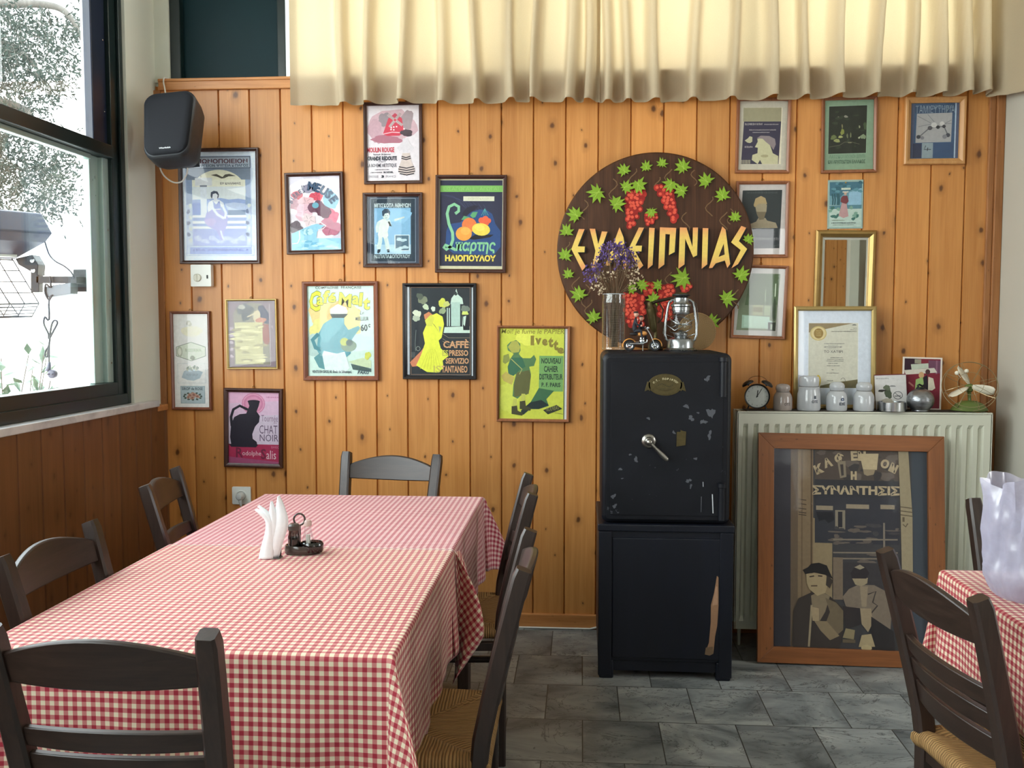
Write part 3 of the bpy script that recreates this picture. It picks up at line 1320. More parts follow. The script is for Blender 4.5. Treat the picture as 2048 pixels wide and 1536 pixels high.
def place(corners, y=WY):
    """world base point, width, height and roll of a rectangle seen on the wall"""
    tl, tr, br_, bl = [onY(a, b, y) for a, b in corners]
    top, bot = (tl + tr) / 2, (bl + br_) / 2
    wd = ((tr - tl).length + (br_ - bl).length) / 2
    ht = (top - bot).length
    return bot, wd, ht, atan2(top.x - bot.x, top.z - bot.z)


def picture(label, corners, wf, mat, rect, draw, depth=0.018, cat='picture', name='framed_print', prof=None, mat_board=None, y=WY, glass=True, tilt=0.0, group=None):
    b, wd, ht, roll = place(corners, y)
    r = thing(name, label, cat, b + Vector((0, -0.001, 0)), (tilt, roll, 0), group)
    f = wf * WY / FPX
    d = depth
    pr = prof or [(0, 0), (0, d * 0.85), (f * 0.15, d), (f * 0.45, d), (f * 0.8, d * 0.72), (f, d * 0.62), (f, 0.0045)]
    moulding(wd, ht, pr).build('frame', mat, r, smooth=30)
    m = MB()
    m.box((-wd / 2 + f * 0.5, -0.0035, f * 0.5), (wd / 2 - f * 0.5, -0.0005, ht - f * 0.5))
    m.build('backing', M_BACKING, r)
    iw, ih = wd - 2 * f + 0.002, ht - 2 * f + 0.002
    p = Print(rect, iw, ih)
    draw(p)
    p.done(r, 'print', -0.004, ht / 2)
    if glass:
        m = MB()
        yy = -d * 0.55
        m.add([(-iw / 2, yy, f - 0.001), (iw / 2, yy, f - 0.001), (iw / 2, yy, ht - f + 0.001), (-iw / 2, yy, ht - f + 0.001)], [(0, 1, 2, 3)])
        m.build('glass', M_PICGLASS, r)
    # hanging loop on its nail
    m = MB()
    m.tube([(0.006 * cos(a), -0.004, ht + 0.004 + 0.007 * sin(a)) for a in [pi * k / 8 for k in range(-1, 10)]], 0.0011, 6)
    m.build('hanger', plain('brass_wire', (120, 92, 50), 0.4, 0.8), r)
    return r


def star(cx, cy, r, rot, n=7, inner=0.5, sy=1.0):
    pts = []
    for i in range(2 * n):
        a = rot + pi * i / n
        q = r if i % 2 == 0 else r * inner
        pts.append((cx + q * cos(a), cy + q * sin(a) * sy))
    return pts


def blot(cx, cy, rx, ry, seed, k=0.25, n=22):
    rr = random.Random(seed)
    ph = [rr.uniform(0, 6.28) for _ in range(4)]
    pts = []
    for i in range(n):
        a = 2 * pi * i / n
        q = 1 + k * (0.5 * sin(2 * a + ph[0]) + 0.35 * sin(3 * a + ph[1]) + 0.3 * sin(5 * a + ph[2]) + 0.2 * sin(8 * a + ph[3]))
        pts.append((cx + rx * q * cos(a), cy + ry * q * sin(a)))
    return pts


# 1 soap maker's placard, bluish, with an arch over a seated woman
def art_soap(p):
    p.bg((222, 236, 250))
    p.rect(158, 150, 832, 1178, (196, 212, 238))
    p.rect(165, 158, 826, 282, (70, 84, 104))
    p.rect(172, 166, 818, 274, (176, 188, 204))
    p.text('ΣΑΠΩΝΟΠΟΙΕΙΟΝ', 178, 184, 796, 230, (96, 58, 72), 0.03)
    p.text('ΕΛΑΙΟΥΡΓΕΙΟΝ ΨΥΓΕΙΑ κ ΠΑΓΟΣ', 178, 238, 806, 266, (42, 66, 92), 0.02)
    p.rect(168, 282, 824, 470, (128, 142, 162))
    p.rect(168, 400, 232, 660, (150, 172, 206))
    p.rect(768, 400, 824, 660, (150, 172, 206))
    p.ell(500, 520, 274, 224, (236, 236, 212), 0, 40)
    p.rect(228, 400, 770, 600, (238, 240, 222))
    p.rect(228, 470, 770, 620, (226, 236, 240))
    p.poly([(420, 350), (480, 340), (540, 372), (566, 346), (610, 340), (676, 362), (600, 366), (560, 384), (530, 388), (480, 366)], (90, 88, 78))
    p.text('ΕΝ ΚΑΛΑΜΑΙΣ', 516, 426, 726, 450, (92, 92, 96), 0.03)
    p.line([(320, 320), (320, 374)], 5, (120, 120, 130))
    p.rect(258, 378, 432, 462, (222, 228, 232))
    # sea, hills and a low wall
    p.poly([(228, 606), (400, 600), (520, 590), (600, 606), (700, 598), (770, 610), (770, 768), (228, 768)], (158, 180, 226))
    p.poly([(560, 650), (650, 636), (768, 650), (768, 730), (590, 720)], (196, 212, 240))
    p.rect(228, 640, 312, 764, (128, 152, 216))
    p.rect(590, 716, 768, 768, (120, 142, 176))
    p.rect(312, 462, 376, 772, (226, 236, 246))
    p.rect(308, 456, 380, 472, (120, 128, 144))
    for i, y in enumerate((768, 830, 884)):
        p.rect(228, y, 776, y + 26, (236, 244, 252))
        p.rect(228, y + 26, 776, y + 58, (160, 178, 222))
    p.rect(228, 912, 776, 1086, (168, 182, 232))
    for k in range(7):
        p.poly(blot(280 + 75 * k, 1010 + 30 * (k % 2), 44, 26, k), (196, 208, 244))
    # woman
    p.poly([(372, 742), (430, 700), (520, 712), (590, 790), (580, 880), (548, 930), (540, 1010), (552, 1036), (520, 1034), (470, 930), (390, 890), (344, 830)], (178, 178, 228))
    p.poly(blot(410, 840, 52, 46, 3), (196, 186, 232))
    p.poly([(392, 640), (430, 610), (500, 606), (545, 640), (556, 670), (520, 690), (516, 712), (430, 706), (388, 742), (380, 690)], (232, 240, 250))
    p.poly([(440, 620), (470, 660), (505, 618), (524, 700), (448, 704)], (150, 164, 220))
    p.line([(440, 700), (480, 760), (550, 805)], 26, (228, 238, 250))
    p.line([(540, 680), (572, 750), (556, 806)], 24, (228, 238, 250))
    p.rect(448, 582, 484, 622, (226, 232, 242))
    p.ell(460, 560, 34, 42, (228, 234, 242))
    p.poly([(416, 570), (420, 530), (450, 514), (486, 522), (502, 552), (496, 586), (482, 596), (490, 560), (470, 540), (440, 548), (430, 600)], (72, 80, 100))
    p.line([(512, 930), (530, 990), (544, 1034)], 18, (212, 220, 244))
    # flower columns at the sides
    for x in (196, 798):
        p.line([(x + 8 * sin(k * 0.8), 650 + 28 * k) for k in range(16)], 12, (206, 220, 244))
        for k in range(7):
            p.poly(blot(x + 10 * (-1) ** k, 670 + 60 * k, 17, 22, k + x), (122, 136, 172) if k % 2 else (216, 226, 226))
    p.frame(160, 1086, 852, 1192, 3, (130, 150, 190))
    p.rect(198, 1104, 820, 1176, (152, 172, 228))
    p.text('Π.Λ. ΛΙΝΑΡΔΑΚΗΣ', 258, 1116, 752, 1146, (112, 122, 196), 0.05)
    p.ell(236, 1132, 10, 10, (112, 122, 196))
    p.ell(782, 1132, 10, 10, (112, 122, 196))


picture('largest blue-toned placard in a brown frame, partly behind the black loudspeaker', [(358.5, 297.5), (518.7, 296.6), (522.6, 527), (362.5, 529)], 7, FR['brown'], (130, 108, 884, 1245), art_soap, 0.02)


# 2 beer advertisement, pastel stand-in: poppies over a blue panel
def art_beer(p):
    p.bg((206, 206, 222))
    p.rect(1225, 372, 1742, 1135, (214, 208, 222))
    p.ell(1440, 740, 330, 340, (230, 224, 232))
    p.ring(1440, 740, 330, 340, 10, (246, 244, 246), 180, 360)
    p.poly(blot(1640, 620, 70, 110, 4), (150, 196, 220))
    for x, y, r, c in ((1310, 575, 60, (206, 92, 108)), (1500, 580, 62, (214, 80, 100)), (1290, 660, 60, (196, 150, 164)), (1400, 640, 74, (226, 186, 194)), (1370, 740, 90, (224, 186, 200)), (1640, 790, 84, (224, 112, 138)), (1500, 690, 78, (112, 72, 92)), (1570, 740, 74, (104, 66, 84)), (1290, 900, 70, (116, 104, 112)), (1630, 900, 100, (188, 116, 138)), (1420, 820, 70, (226, 206, 210))):
        p.poly(blot(x, y, r, r * 0.9, x), c)
        for k in range(5):
            a = k * 1.26 + x
            p.line([(x + r * 0.2 * cos(a), y + r * 0.2 * sin(a)), (x + r * 0.75 * cos(a + 0.4), y + r * 0.75 * sin(a + 0.4))], 5, tuple(int(q * 0.78) for q in c))
    p.ell(1490, 672, 34, 30, (110, 170, 190))
    p.ell(1420, 500, 54, 44, (150, 146, 166))
    p.poly([(1240, 960), (1330, 920), (1480, 860), (1580, 880), (1500, 940), (1490, 1010), (1735, 1015), (1735, 1130), (1240, 1130)], (150, 204, 228))
    for k in range(14):
        rr = random.Random(k)
        p.poly(blot(rr.uniform(1270, 1700), rr.uniform(1030, 1115), 34, 12, k), (116, 182, 214) if k % 2 else (186, 224, 238))
    for k in range(8):
        p.poly(blot(1370 + 20 * (k % 4), 930 + 26 * (k // 4), 26, 20, k + 40), (188, 222, 232) if k % 2 else (122, 186, 206))
    p.line([(1320, 930), (1322, 1010), (1300, 1056), (1244, 1062)], 10, (236, 238, 240))
    p.line([(1440, 870), (1540, 850), (1590, 885), (1560, 915), (1510, 925)], 10, (238, 232, 236))
    p.arc('BIÈRES', 1470, 760, 265, 150, 112, 66, (66, 74, 104), 0.02, 0.8)
    p.arc('de la', 1450, 760, 300, 108, 92, 40, (66, 74, 104), 0.02, 0.7)
    p.arc('MEUSE', 1400, 800, 330, 80, 34, 118, (58, 82, 112), 0.05, 0.9)


picture('narrow brown-framed beer print with red flowers and a pale blue lower panel', [(570.5, 345.4), (686.7, 345.4), (691.6, 507.5), (575.4, 508.5)], 7.5, FR['brown'], (1225, 372, 1742, 1135), art_beer)


# 3 ball announcement, stand-in: red house with a sail wheel, striped bell-shaped jar
def art_ball(p):
    p.bg((226, 218, 224))
    p.poly(blot(480, 340, 250, 190, 8, 0.2), (206, 172, 182))
    p.poly(blot(400, 270, 70, 80, 9), (150, 136, 144))
    p.poly(blot(640, 290, 70, 120, 12), (162, 146, 152))
    p.poly(blot(300, 400, 70, 150, 14), (196, 160, 172))
    p.poly(blot(420, 500, 170, 46, 15), (172, 112, 128))
    p.poly([(440, 260), (590, 260), (610, 420), (560, 460), (430, 460), (380, 440)], (204, 62, 84))
    p.poly([(440, 262), (515, 200), (590, 262)], (196, 70, 92))
    for a in (38, 128):
        q = radians(a)
        for s in (-1, 1):
            p.line([(515 + 14 * s * cos(q), 280 + 14 * s * sin(q)), (515 + 100 * s * cos(q), 280 + 100 * s * sin(q))], 30, (196, 178, 178))
            for k in range(5):
                d = 30 + 15 * k
                p.line([(515 + d * s * cos(q) - 15 * sin(q), 280 + d * s * sin(q) + 15 * cos(q)), (515 + d * s * cos(q) + 15 * sin(q), 280 + d * s * sin(q) - 15 * cos(q))], 4, (120, 92, 98))
    for x, y in ((465, 358), (492, 352), (522, 348), (492, 384), (462, 380), (604, 374)):
        p.rect(x, y, x + 16, y + 16, (248, 220, 226))
    p.line([(380, 440), (480, 418), (600, 428)], 10, (240, 190, 200))
    p.text('MOULIN ROUGE', 206, 590, 502, 648, (204, 58, 80), 0.03)
    p.text('Samedi 28 Janvier', 272, 662, 466, 684, (70, 64, 78), 0.02)
    p.text('GRANDE REDOUTE', 206, 692, 530, 742, (56, 60, 72), 0.05)
    p.scribble(330, 410, 756, 12, (110, 106, 116))
    p.text('LA BOHEME ARTISTIQUE', 208, 776, 526, 824, (66, 68, 82), 0.01)
    p.scribble(286, 446, 846, 14, (110, 106, 116))
    p.scribble(240, 372, 878, 15, (110, 106, 116))
    p.text('ROEDEL', 384, 866, 492, 888, (60, 62, 74), 0.04)
    p.text('ENTREE', 220, 912, 326, 938, (110, 108, 120), 0.0)
    p.text('3', 358, 910, 388, 940, (46, 48, 58), 0.08)
    p.text('FRANCS', 408, 912, 516, 938, (110, 108, 120), 0.0)
    # striped jar with a dark bouquet
    p.poly(blot(640, 430, 60, 44, 21), (72, 58, 66))
    p.poly([(590, 540), (600, 490), (650, 490), (668, 540), (720, 600), (690, 640), (660, 620), (650, 650), (600, 650), (590, 620), (560, 640), (534, 600)], (214, 208, 214))
    p.poly([(590, 660), (670, 660), (690, 760), (726, 850), (716, 890), (610, 918), (546, 880), (548, 830), (580, 740)], (208, 192, 186))
    for y, a, b in ((700, 582, 680), (722, 580, 684), (820, 552, 716), (846, 546, 724), (872, 544, 728), (898, 560, 716)):
        p.line([(a, y - 4), ((a + b) / 2, y + 14), (b, y - 4)], 13, (58, 52, 60))


picture('tall black-framed announcement with a red house, its top tucked under the curtain', [(728, 205), (844.5, 205), (846.8, 368), (729.3, 369)], 6.5, FR['brown'], (205, 112, 780, 978), art_ball)


# 4 biscuit advertisement, blue photograph of a child on a dark card
def art_biscuit(p):
    p.bg((58, 66, 82))
    p.frame(236, 322, 746, 1052, 6, (126, 140, 156))
    p.rect(244, 330, 738, 1046, (34, 52, 66))
    p.text('ΜΠΙΣΚΟΤΑ ΑΘΗΝΩΝ', 284, 380, 690, 428, (196, 214, 216), 0.03)
    p.rect(280, 432, 690, 958, (122, 172, 206))
    p.poly(blot(560, 520, 120, 90, 3), (134, 184, 216))
    p.rect(280, 850, 690, 958, (166, 202, 220))
    p.poly([(500, 560), (620, 530), (620, 545), (510, 585)], (196, 206, 200))
    # child in a pale romper
    sk = (200, 218, 214)
    p.line([(350, 740), (345, 820), (325, 900)], 46, sk, taper=False)
    p.line([(400, 740), (420, 820), (432, 905)], 46, sk)
    p.poly([(330, 580), (380, 556), (440, 580), (448, 640), (430, 700), (440, 750), (400, 790), (372, 760), (340, 790), (318, 740), (330, 680), (312, 640)], (216, 226, 220))
    p.line([(335, 590), (312, 650), (318, 710)], 34, sk)
    p.line([(438, 590), (462, 640), (440, 566)], 30, sk)
    p.ell(415, 520, 40, 48, sk)
    p.poly([(372, 520), (368, 470), (400, 440), (440, 446), (462, 480), (456, 520), (440, 490), (400, 496), (386, 530)], (46, 66, 84))
    for x in (402, 430):
        p.ell(x, 520, 5, 4, (60, 80, 96))
    p.line([(405, 546), (425, 546)], 4, (90, 100, 110))
    p.poly([(310, 940), (318, 905), (350, 902), (346, 930), (325, 952)], (40, 56, 70))
    p.poly([(420, 905), (448, 902), (452, 938), (428, 940)], (40, 56, 70))
    p.rect(508, 738, 676, 920, (206, 222, 226))
    p.rect(518, 746, 668, 914, (70, 102, 122))
    for x, y in ((560, 790), (610, 800), (580, 890), (630, 880), (545, 905)):
        p.poly(blot(x, y, 34, 18, x), (176, 202, 210))
    p.text('Ν.Ι.ΠΑΠΑΔΟΠΟΥΛΟΥ', 280, 962, 682, 1006, (178, 200, 204), 0.02)


picture('small brown-framed biscuit advertisement with a blue photograph of a child', [(726.4, 386), (846, 386), (846, 535), (728, 534.8)], 7.5, FR['brown'], (196, 302, 786, 1070), art_biscuit)


# 5 orange growers' label
def art_orange(p):
    p.bg((210, 204, 170))
    p.rect(1026, 116, 1736, 1104, (44, 46, 70))
    for k in range(9):
        p.line([(1040 + 60 * k, 280 + 14 * k), (1180 + 50 * k, 300 + 26 * k), (1300 + 40 * k, 420 + 40 * k)][::1], 4, (66, 70, 104))
    p.poly([(1100, 700), (1130, 620), (1260, 600), (1380, 480), (1480, 450), (1560, 460), (1620, 500), (1660, 620), (1720, 700), (1720, 880), (1640, 980), (1180, 960), (1090, 880)], (42, 74, 128))
    p.poly([(1280, 500), (1330, 430), (1420, 400), (1470, 415), (1400, 470), (1300, 540)], (34, 34, 52))
    p.rect(1028, 176, 1738, 250, (122, 180, 92))
    p.text('ΕΙΣΑΓΩΓΑΙ ΕΞΑΓΩΓΑΙ', 1066, 192, 1690, 232, (146, 196, 112), 0.0)
    p.rect(1292, 300, 1644, 354, (214, 214, 190))
    p.text('ΠΟΡΤΟΚΑΛΙΑ', 1350, 314, 1584, 338, (186, 190, 158), 0.0)
    # fruit
    p.poly([(1350, 790), (1430, 740), (1640, 740), (1600, 770), (1420, 800)], (22, 22, 34))
    p.poly([(1370, 520), (1400, 480), (1458, 478), (1430, 540), (1400, 548)], (92, 160, 110))
    p.poly([(1270, 570), (1300, 524), (1370, 540), (1330, 570)], (92, 160, 110))
    p.ell(1362, 630, 84, 84, (226, 122, 66))
    for x, y, r in ((1500, 575, 34), (1545, 560, 36), (1580, 580, 30), (1555, 610, 30), (1520, 610, 30)):
        p.ell(x, y, r, r, (228, 100, 66))
    p.ell(1300, 730, 92, 82, (240, 160, 70))
    p.ell(1320, 700, 56, 44, (244, 176, 84))
    p.ell(1496, 680, 104, 72, (232, 208, 84), 8)
    p.ell(1480, 660, 60, 36, (238, 220, 104), 8)
    for k in range(4):
        p.line([(1536, 440), (1500 + 26 * k, 520)], 6, (80, 160, 160))
    # script
    p.line([(1200, 500), (1240, 470), (1240, 420), (1190, 390), (1130, 420), (1108, 500), (1130, 620), (1172, 720), (1176, 800), (1150, 880), (1100, 915), (1072, 890), (1090, 862), (1130, 880), (1210, 918)], 34, (136, 196, 152))
    p.text('παρτης', 1206, 826, 1664, 966, (136, 200, 150), 0.03, 0.15)
    p.text('ΗΛΙΟΠΟΥΛΟΥ', 1088, 976, 1668, 1050, (236, 214, 92), 0.05)


picture('dark orange-and-lemon fruit label in a black frame with a pale inner lip', [(873, 350), (1013.8, 352), (1013, 547), (870.5, 544.8)], 7.5, FR['brown'], (1018, 100, 1746, 1142), art_orange, 0.022)


# 6 column of four syrup labels
def art_syrup(p):
    p.bg((244, 246, 244))
    p.poly(blot(318, 560, 34, 36, 2), (206, 206, 196))
    p.ell(318, 560, 14, 18, (236, 236, 224))
    p.poly(blot(350, 660, 130, 70, 3, 0.1), (248, 246, 224))
    p.poly([(145, 858), (335, 795), (522, 858), (522, 975), (340, 1040), (145, 975)], (120, 126, 118))
    p.poly([(152, 862), (335, 801), (515, 862), (515, 971), (340, 1033), (152, 971)], (226, 236, 220))
    p.ell(192, 920, 36, 70, (196, 204, 186))
    p.ell(192, 920, 22, 46, (232, 236, 222))
    p.text('RODANA', 262, 880, 470, 922, (186, 198, 174), 0.02)
    p.ell(355, 1000, 32, 28, (150, 158, 140))
    p.frame(160, 1068, 516, 1322, 3, (190, 206, 210))
    p.poly([(240, 1170), (300, 1140), (380, 1140), (480, 1180), (440, 1260), (360, 1290), (280, 1280), (210, 1250)], (190, 208, 218))
    for k in range(8):
        p.poly(blot(285 + 18 * k, 1140 - 12 * (k % 3), 17, 24, k), (146, 160, 150) if k % 2 else (206, 212, 200))
    p.text('ROSE SIROP', 272, 1200, 420, 1230, (150, 166, 180), 0.0)
    p.rect(192, 1358, 502, 1582, (158, 178, 186))
    p.rect(200, 1366, 494, 1574, (184, 202, 208))
    p.text('SIROP de ROSE', 208, 1374, 474, 1412, (66, 80, 90), 0.02)
    for k in range(12):
        a = k * 0.52
        p.poly(blot(345 + 108 * cos(a), 1490 + 44 * sin(a), 16, 12, k), (74, 90, 82))
    for x, y, r in ((310, 1480, 34), (360, 1470, 36), (405, 1490, 30), (340, 1510, 28), (290, 1500, 24)):
        p.poly(blot(x, y, r, r * 0.8, x), (190, 150, 132))
        p.poly(blot(x, y, r * 0.5, r * 0.4, x + 1), (148, 100, 86))


picture('tall narrow brown frame holding four faded syrup labels, near the window', [(341.5, 622.5), (421.5, 622.5), (425.5, 819.4), (346.5, 819.4)], 5.5, FR['reddish'], (116, 436, 560, 1632), art_syrup)


# 7 faded print in a thin gold frame
def art_faded(p):
    p.bg((132, 118, 124))
    p.rect(826, 268, 1428, 1120, (136, 120, 128))
    p.poly([(890, 1090), (890, 420), (960, 320), (1110, 285), (1240, 300), (1340, 400), (1350, 1090)], (140, 136, 122))
    p.poly([(1200, 540), (1215, 330), (1270, 320), (1345, 420), (1345, 560)], (78, 80, 100))
    p.poly(blot(1040, 370, 100, 80, 4), (104, 106, 108))
    p.poly(blot(1050, 460, 50, 70, 7), (88, 92, 96))
    p.poly(blot(1000, 340, 40, 34, 8), (172, 172, 160))
    p.poly(blot(1190, 460, 44, 80, 9), (196, 186, 156))
    p.line([(1070, 470), (1140, 440), (1190, 420)], 16, (200, 190, 160))
    p.poly(blot(1240, 520, 70, 40, 10), (186, 132, 112))
    p.poly([(1250, 560), (1340, 570), (1350, 800), (1300, 860), (1240, 700)], (150, 96, 90))
    p.rect(905, 540, 1262, 1080, (192, 188, 144))
    rr = random.Random(4)
    for k in range(26):
        p.poly(blot(rr.uniform(910, 1270), rr.uniform(550, 1060), rr.uniform(30, 90), rr.uniform(8, 24), k), (212, 208, 166) if k % 3 else (164, 158, 122))
    p.text('LANCE PARFUM', 960, 690, 1200, 724, (160, 154, 116), 0.01)
    for k in range(5):
        p.poly(blot(860, 620 + 90 * k, 24, 20, k + 50), (184, 170, 178))
    p.scribble(1376, 1400, 600, 40, (176, 164, 170))
    p.line([(1358, 300), (1358, 1096)], 5, (186, 178, 182))
    p.line([(890, 1096), (1358, 1096)], 5, (186, 178, 182))


picture('small faded print in a thin yellow-gold frame, beside the syrup labels', [(452.7, 598.3), (554, 598), (558, 738), (455.8, 738)], 4, FR['gold'], (822, 262, 1432, 1124), art_faded, 0.016)


# 8 pink and crimson cabaret bill, stand-in: a black long-necked jug
def art_cabaret(p):
    p.bg((224, 176, 204))
    p.poly([(815, 430), (1450, 400), (1450, 835), (815, 835)], (206, 190, 208))
    p.poly([(815, 300), (1450, 260), (1450, 440), (815, 480)], (216, 184, 208))
    p.ell(1130, 300, 146, 140, (206, 130, 164))
    p.ring(1130, 300, 128, 122, 8, (226, 172, 196))
    p.ell(1130, 300, 96, 92, (214, 148, 178))
    p.scribble(1290, 1446, 212, 18, (190, 120, 156))
    p.rect(815, 832, 1452, 1086, (166, 42, 80))
    p.poly([(815, 1000), (1452, 1060), (1452, 1086), (815, 1086)], (156, 74, 110))
    bk = (30, 28, 42)
    p.poly([(1060, 270), (1210, 270), (1196, 330), (1170, 400), (1210, 460), (1200, 540), (1150, 600), (1115, 700), (1120, 760), (1170, 800), (1176, 835), (850, 835), (836, 740), (850, 580), (890, 480), (960, 440), (1040, 430), (1060, 380), (1080, 330)], bk)
    p.ell(1135, 270, 78, 20, bk)
    p.line([(1060, 380), (960, 330), (880, 380), (850, 480), (860, 600)], 34, bk)
    p.poly([(820, 835), (1190, 835), (1160, 872), (850, 872)], bk)
    p.text('Tournée', 1228, 446, 1434, 530, (128, 98, 124), -0.005)
    p.text('du', 1380, 530, 1420, 556, (150, 112, 138), 0)
    p.text('CHAT', 1204, 580, 1428, 690, (92, 72, 98), -0.004)
    p.text('NOIR', 1208, 700, 1440, 790, (88, 72, 96), -0.004)
    p.text('avec', 1350, 850, 1446, 880, (206, 120, 150), 0)
    p.text('R', 910, 880, 1000, 1010, (110, 34, 62), 0.02)
    p.text('odolphe', 990, 920, 1224, 1000, (224, 190, 200), 0.0)
    p.text('S', 1222, 890, 1286, 1026, (110, 34, 62), 0.02)
    p.text('alis', 1290, 910, 1410, 1024, (224, 190, 200), 0.0)


picture('pink and crimson cabaret bill with a large black shape, lowest on the wall', [(449.5, 776.4), (567, 776.4), (566.7, 934), (451, 934)], 8, FR['brown'], (815, 146, 1454, 1086), art_cabaret, 0.02)


# 9 malt coffee bill, stand-in: teal pot and cup
def art_malt(p):
    p.bg((204, 230, 220))
    p.poly(blot(460, 430, 220, 190, 3), (236, 208, 142))
    p.poly(blot(520, 420, 130, 150, 4), (238, 186, 116))
    p.poly(blot(300, 560, 90, 110, 5), (228, 222, 140))
    p.poly(blot(640, 470, 100, 130, 6), (234, 224, 150))
    p.poly(blot(700, 690, 170, 90, 7), (196, 222, 226))
    p.poly(blot(270, 720, 90, 140, 8), (178, 206, 200))
    p.text('COMPAGNIE  FRANÇAISE', 276, 124, 736, 156, (74, 84, 84), 0.02)
    ye = (222, 226, 76)
    for txt, x0, y0, x1, y1, sl in (('C', 216, 170, 330, 372, 0), ('a', 286, 230, 352, 312, 0), ('f', 352, 165, 420, 290, 0), ('é', 400, 190, 480, 285, 0), ('M', 505, 180, 640, 310, 0.2), ('a', 640, 215, 710, 305, 0.1), ('l', 705, 190, 752, 322, 0), ('t', 752, 240, 818, 358, 0)):
        p.text(txt, x0 - 4, y0 - 5, x1 + 4, y1 + 5, (96, 112, 60), 0.05, 0.1, 1, sl)
        p.text(txt, x0, y0, x1, y1, ye, 0.03, 0.1, 1, sl)
    p.text('Le', 718, 372, 758, 406, (96, 110, 112), 0, 0.2)
    p.text('MEILLEUR', 674, 430, 804, 468, (88, 100, 104), 0.02)
    p.text('½ KILO', 640, 540, 716, 568, (120, 128, 120), 0.0)
    p.text('60', 722, 505, 792, 574, (60, 70, 74), 0.03)
    p.text('c', 800, 500, 820, 536, (60, 70, 74), 0.03)
    # pot
    p.poly([(420, 350), (500, 300), (580, 335), (600, 380), (580, 400), (420, 400)], (222, 230, 214))
    p.poly([(420, 400), (600, 400), (560, 440), (440, 440)], (52, 66, 66))
    p.poly([(440, 440), (560, 440), (560, 500), (640, 620), (620, 800), (560, 850), (330, 850), (280, 760), (300, 600), (350, 500)], (104, 164, 176))
    p.poly([(440, 440), (560, 440), (520, 560), (360, 700), (320, 620), (360, 500)], (122, 180, 190))
    p.line([(300, 600), (240, 660), (270, 740), (330, 760)], 40, (84, 140, 150))
    p.poly([(600, 560), (700, 520), (720, 540), (630, 660)], (110, 168, 176))
    p.poly([(350, 770), (480, 800), (560, 780), (610, 940), (560, 1000), (340, 960), (300, 900)], (222, 238, 236))
    p.poly([(250, 840), (330, 780), (360, 960), (300, 940)], (96, 150, 156))
    p.ell(600, 720, 80, 60, (126, 150, 130))
    p.ell(560, 680, 44, 40, (186, 196, 110))
    p.ell(610, 690, 36, 32, (84, 104, 100))
    p.poly([(600, 880), (740, 840), (824, 870), (824, 940), (700, 940)], (196, 214, 176))
    p.poly([(620, 900), (824, 950), (824, 985), (640, 960)], (72, 94, 92))
    p.poly(blot(790, 820, 30, 40, 9), (206, 214, 100))
    p.text('VENTE EN GROS, 80, Boul.t de Sébastopol,', 232, 966, 628, 1004, (60, 82, 92), 0.02)
    p.text('PARIS', 686, 964, 804, 1006, (60, 82, 92), 0.02, 0.25)


picture('pale green coffee bill with yellow lettering in a reddish-brown frame', [(605.4, 562.7), (756.8, 563.3), (758.7, 760), (609.3, 761)], 9, FR['reddish'], (190, 118, 860, 1026), art_malt, 0.02)


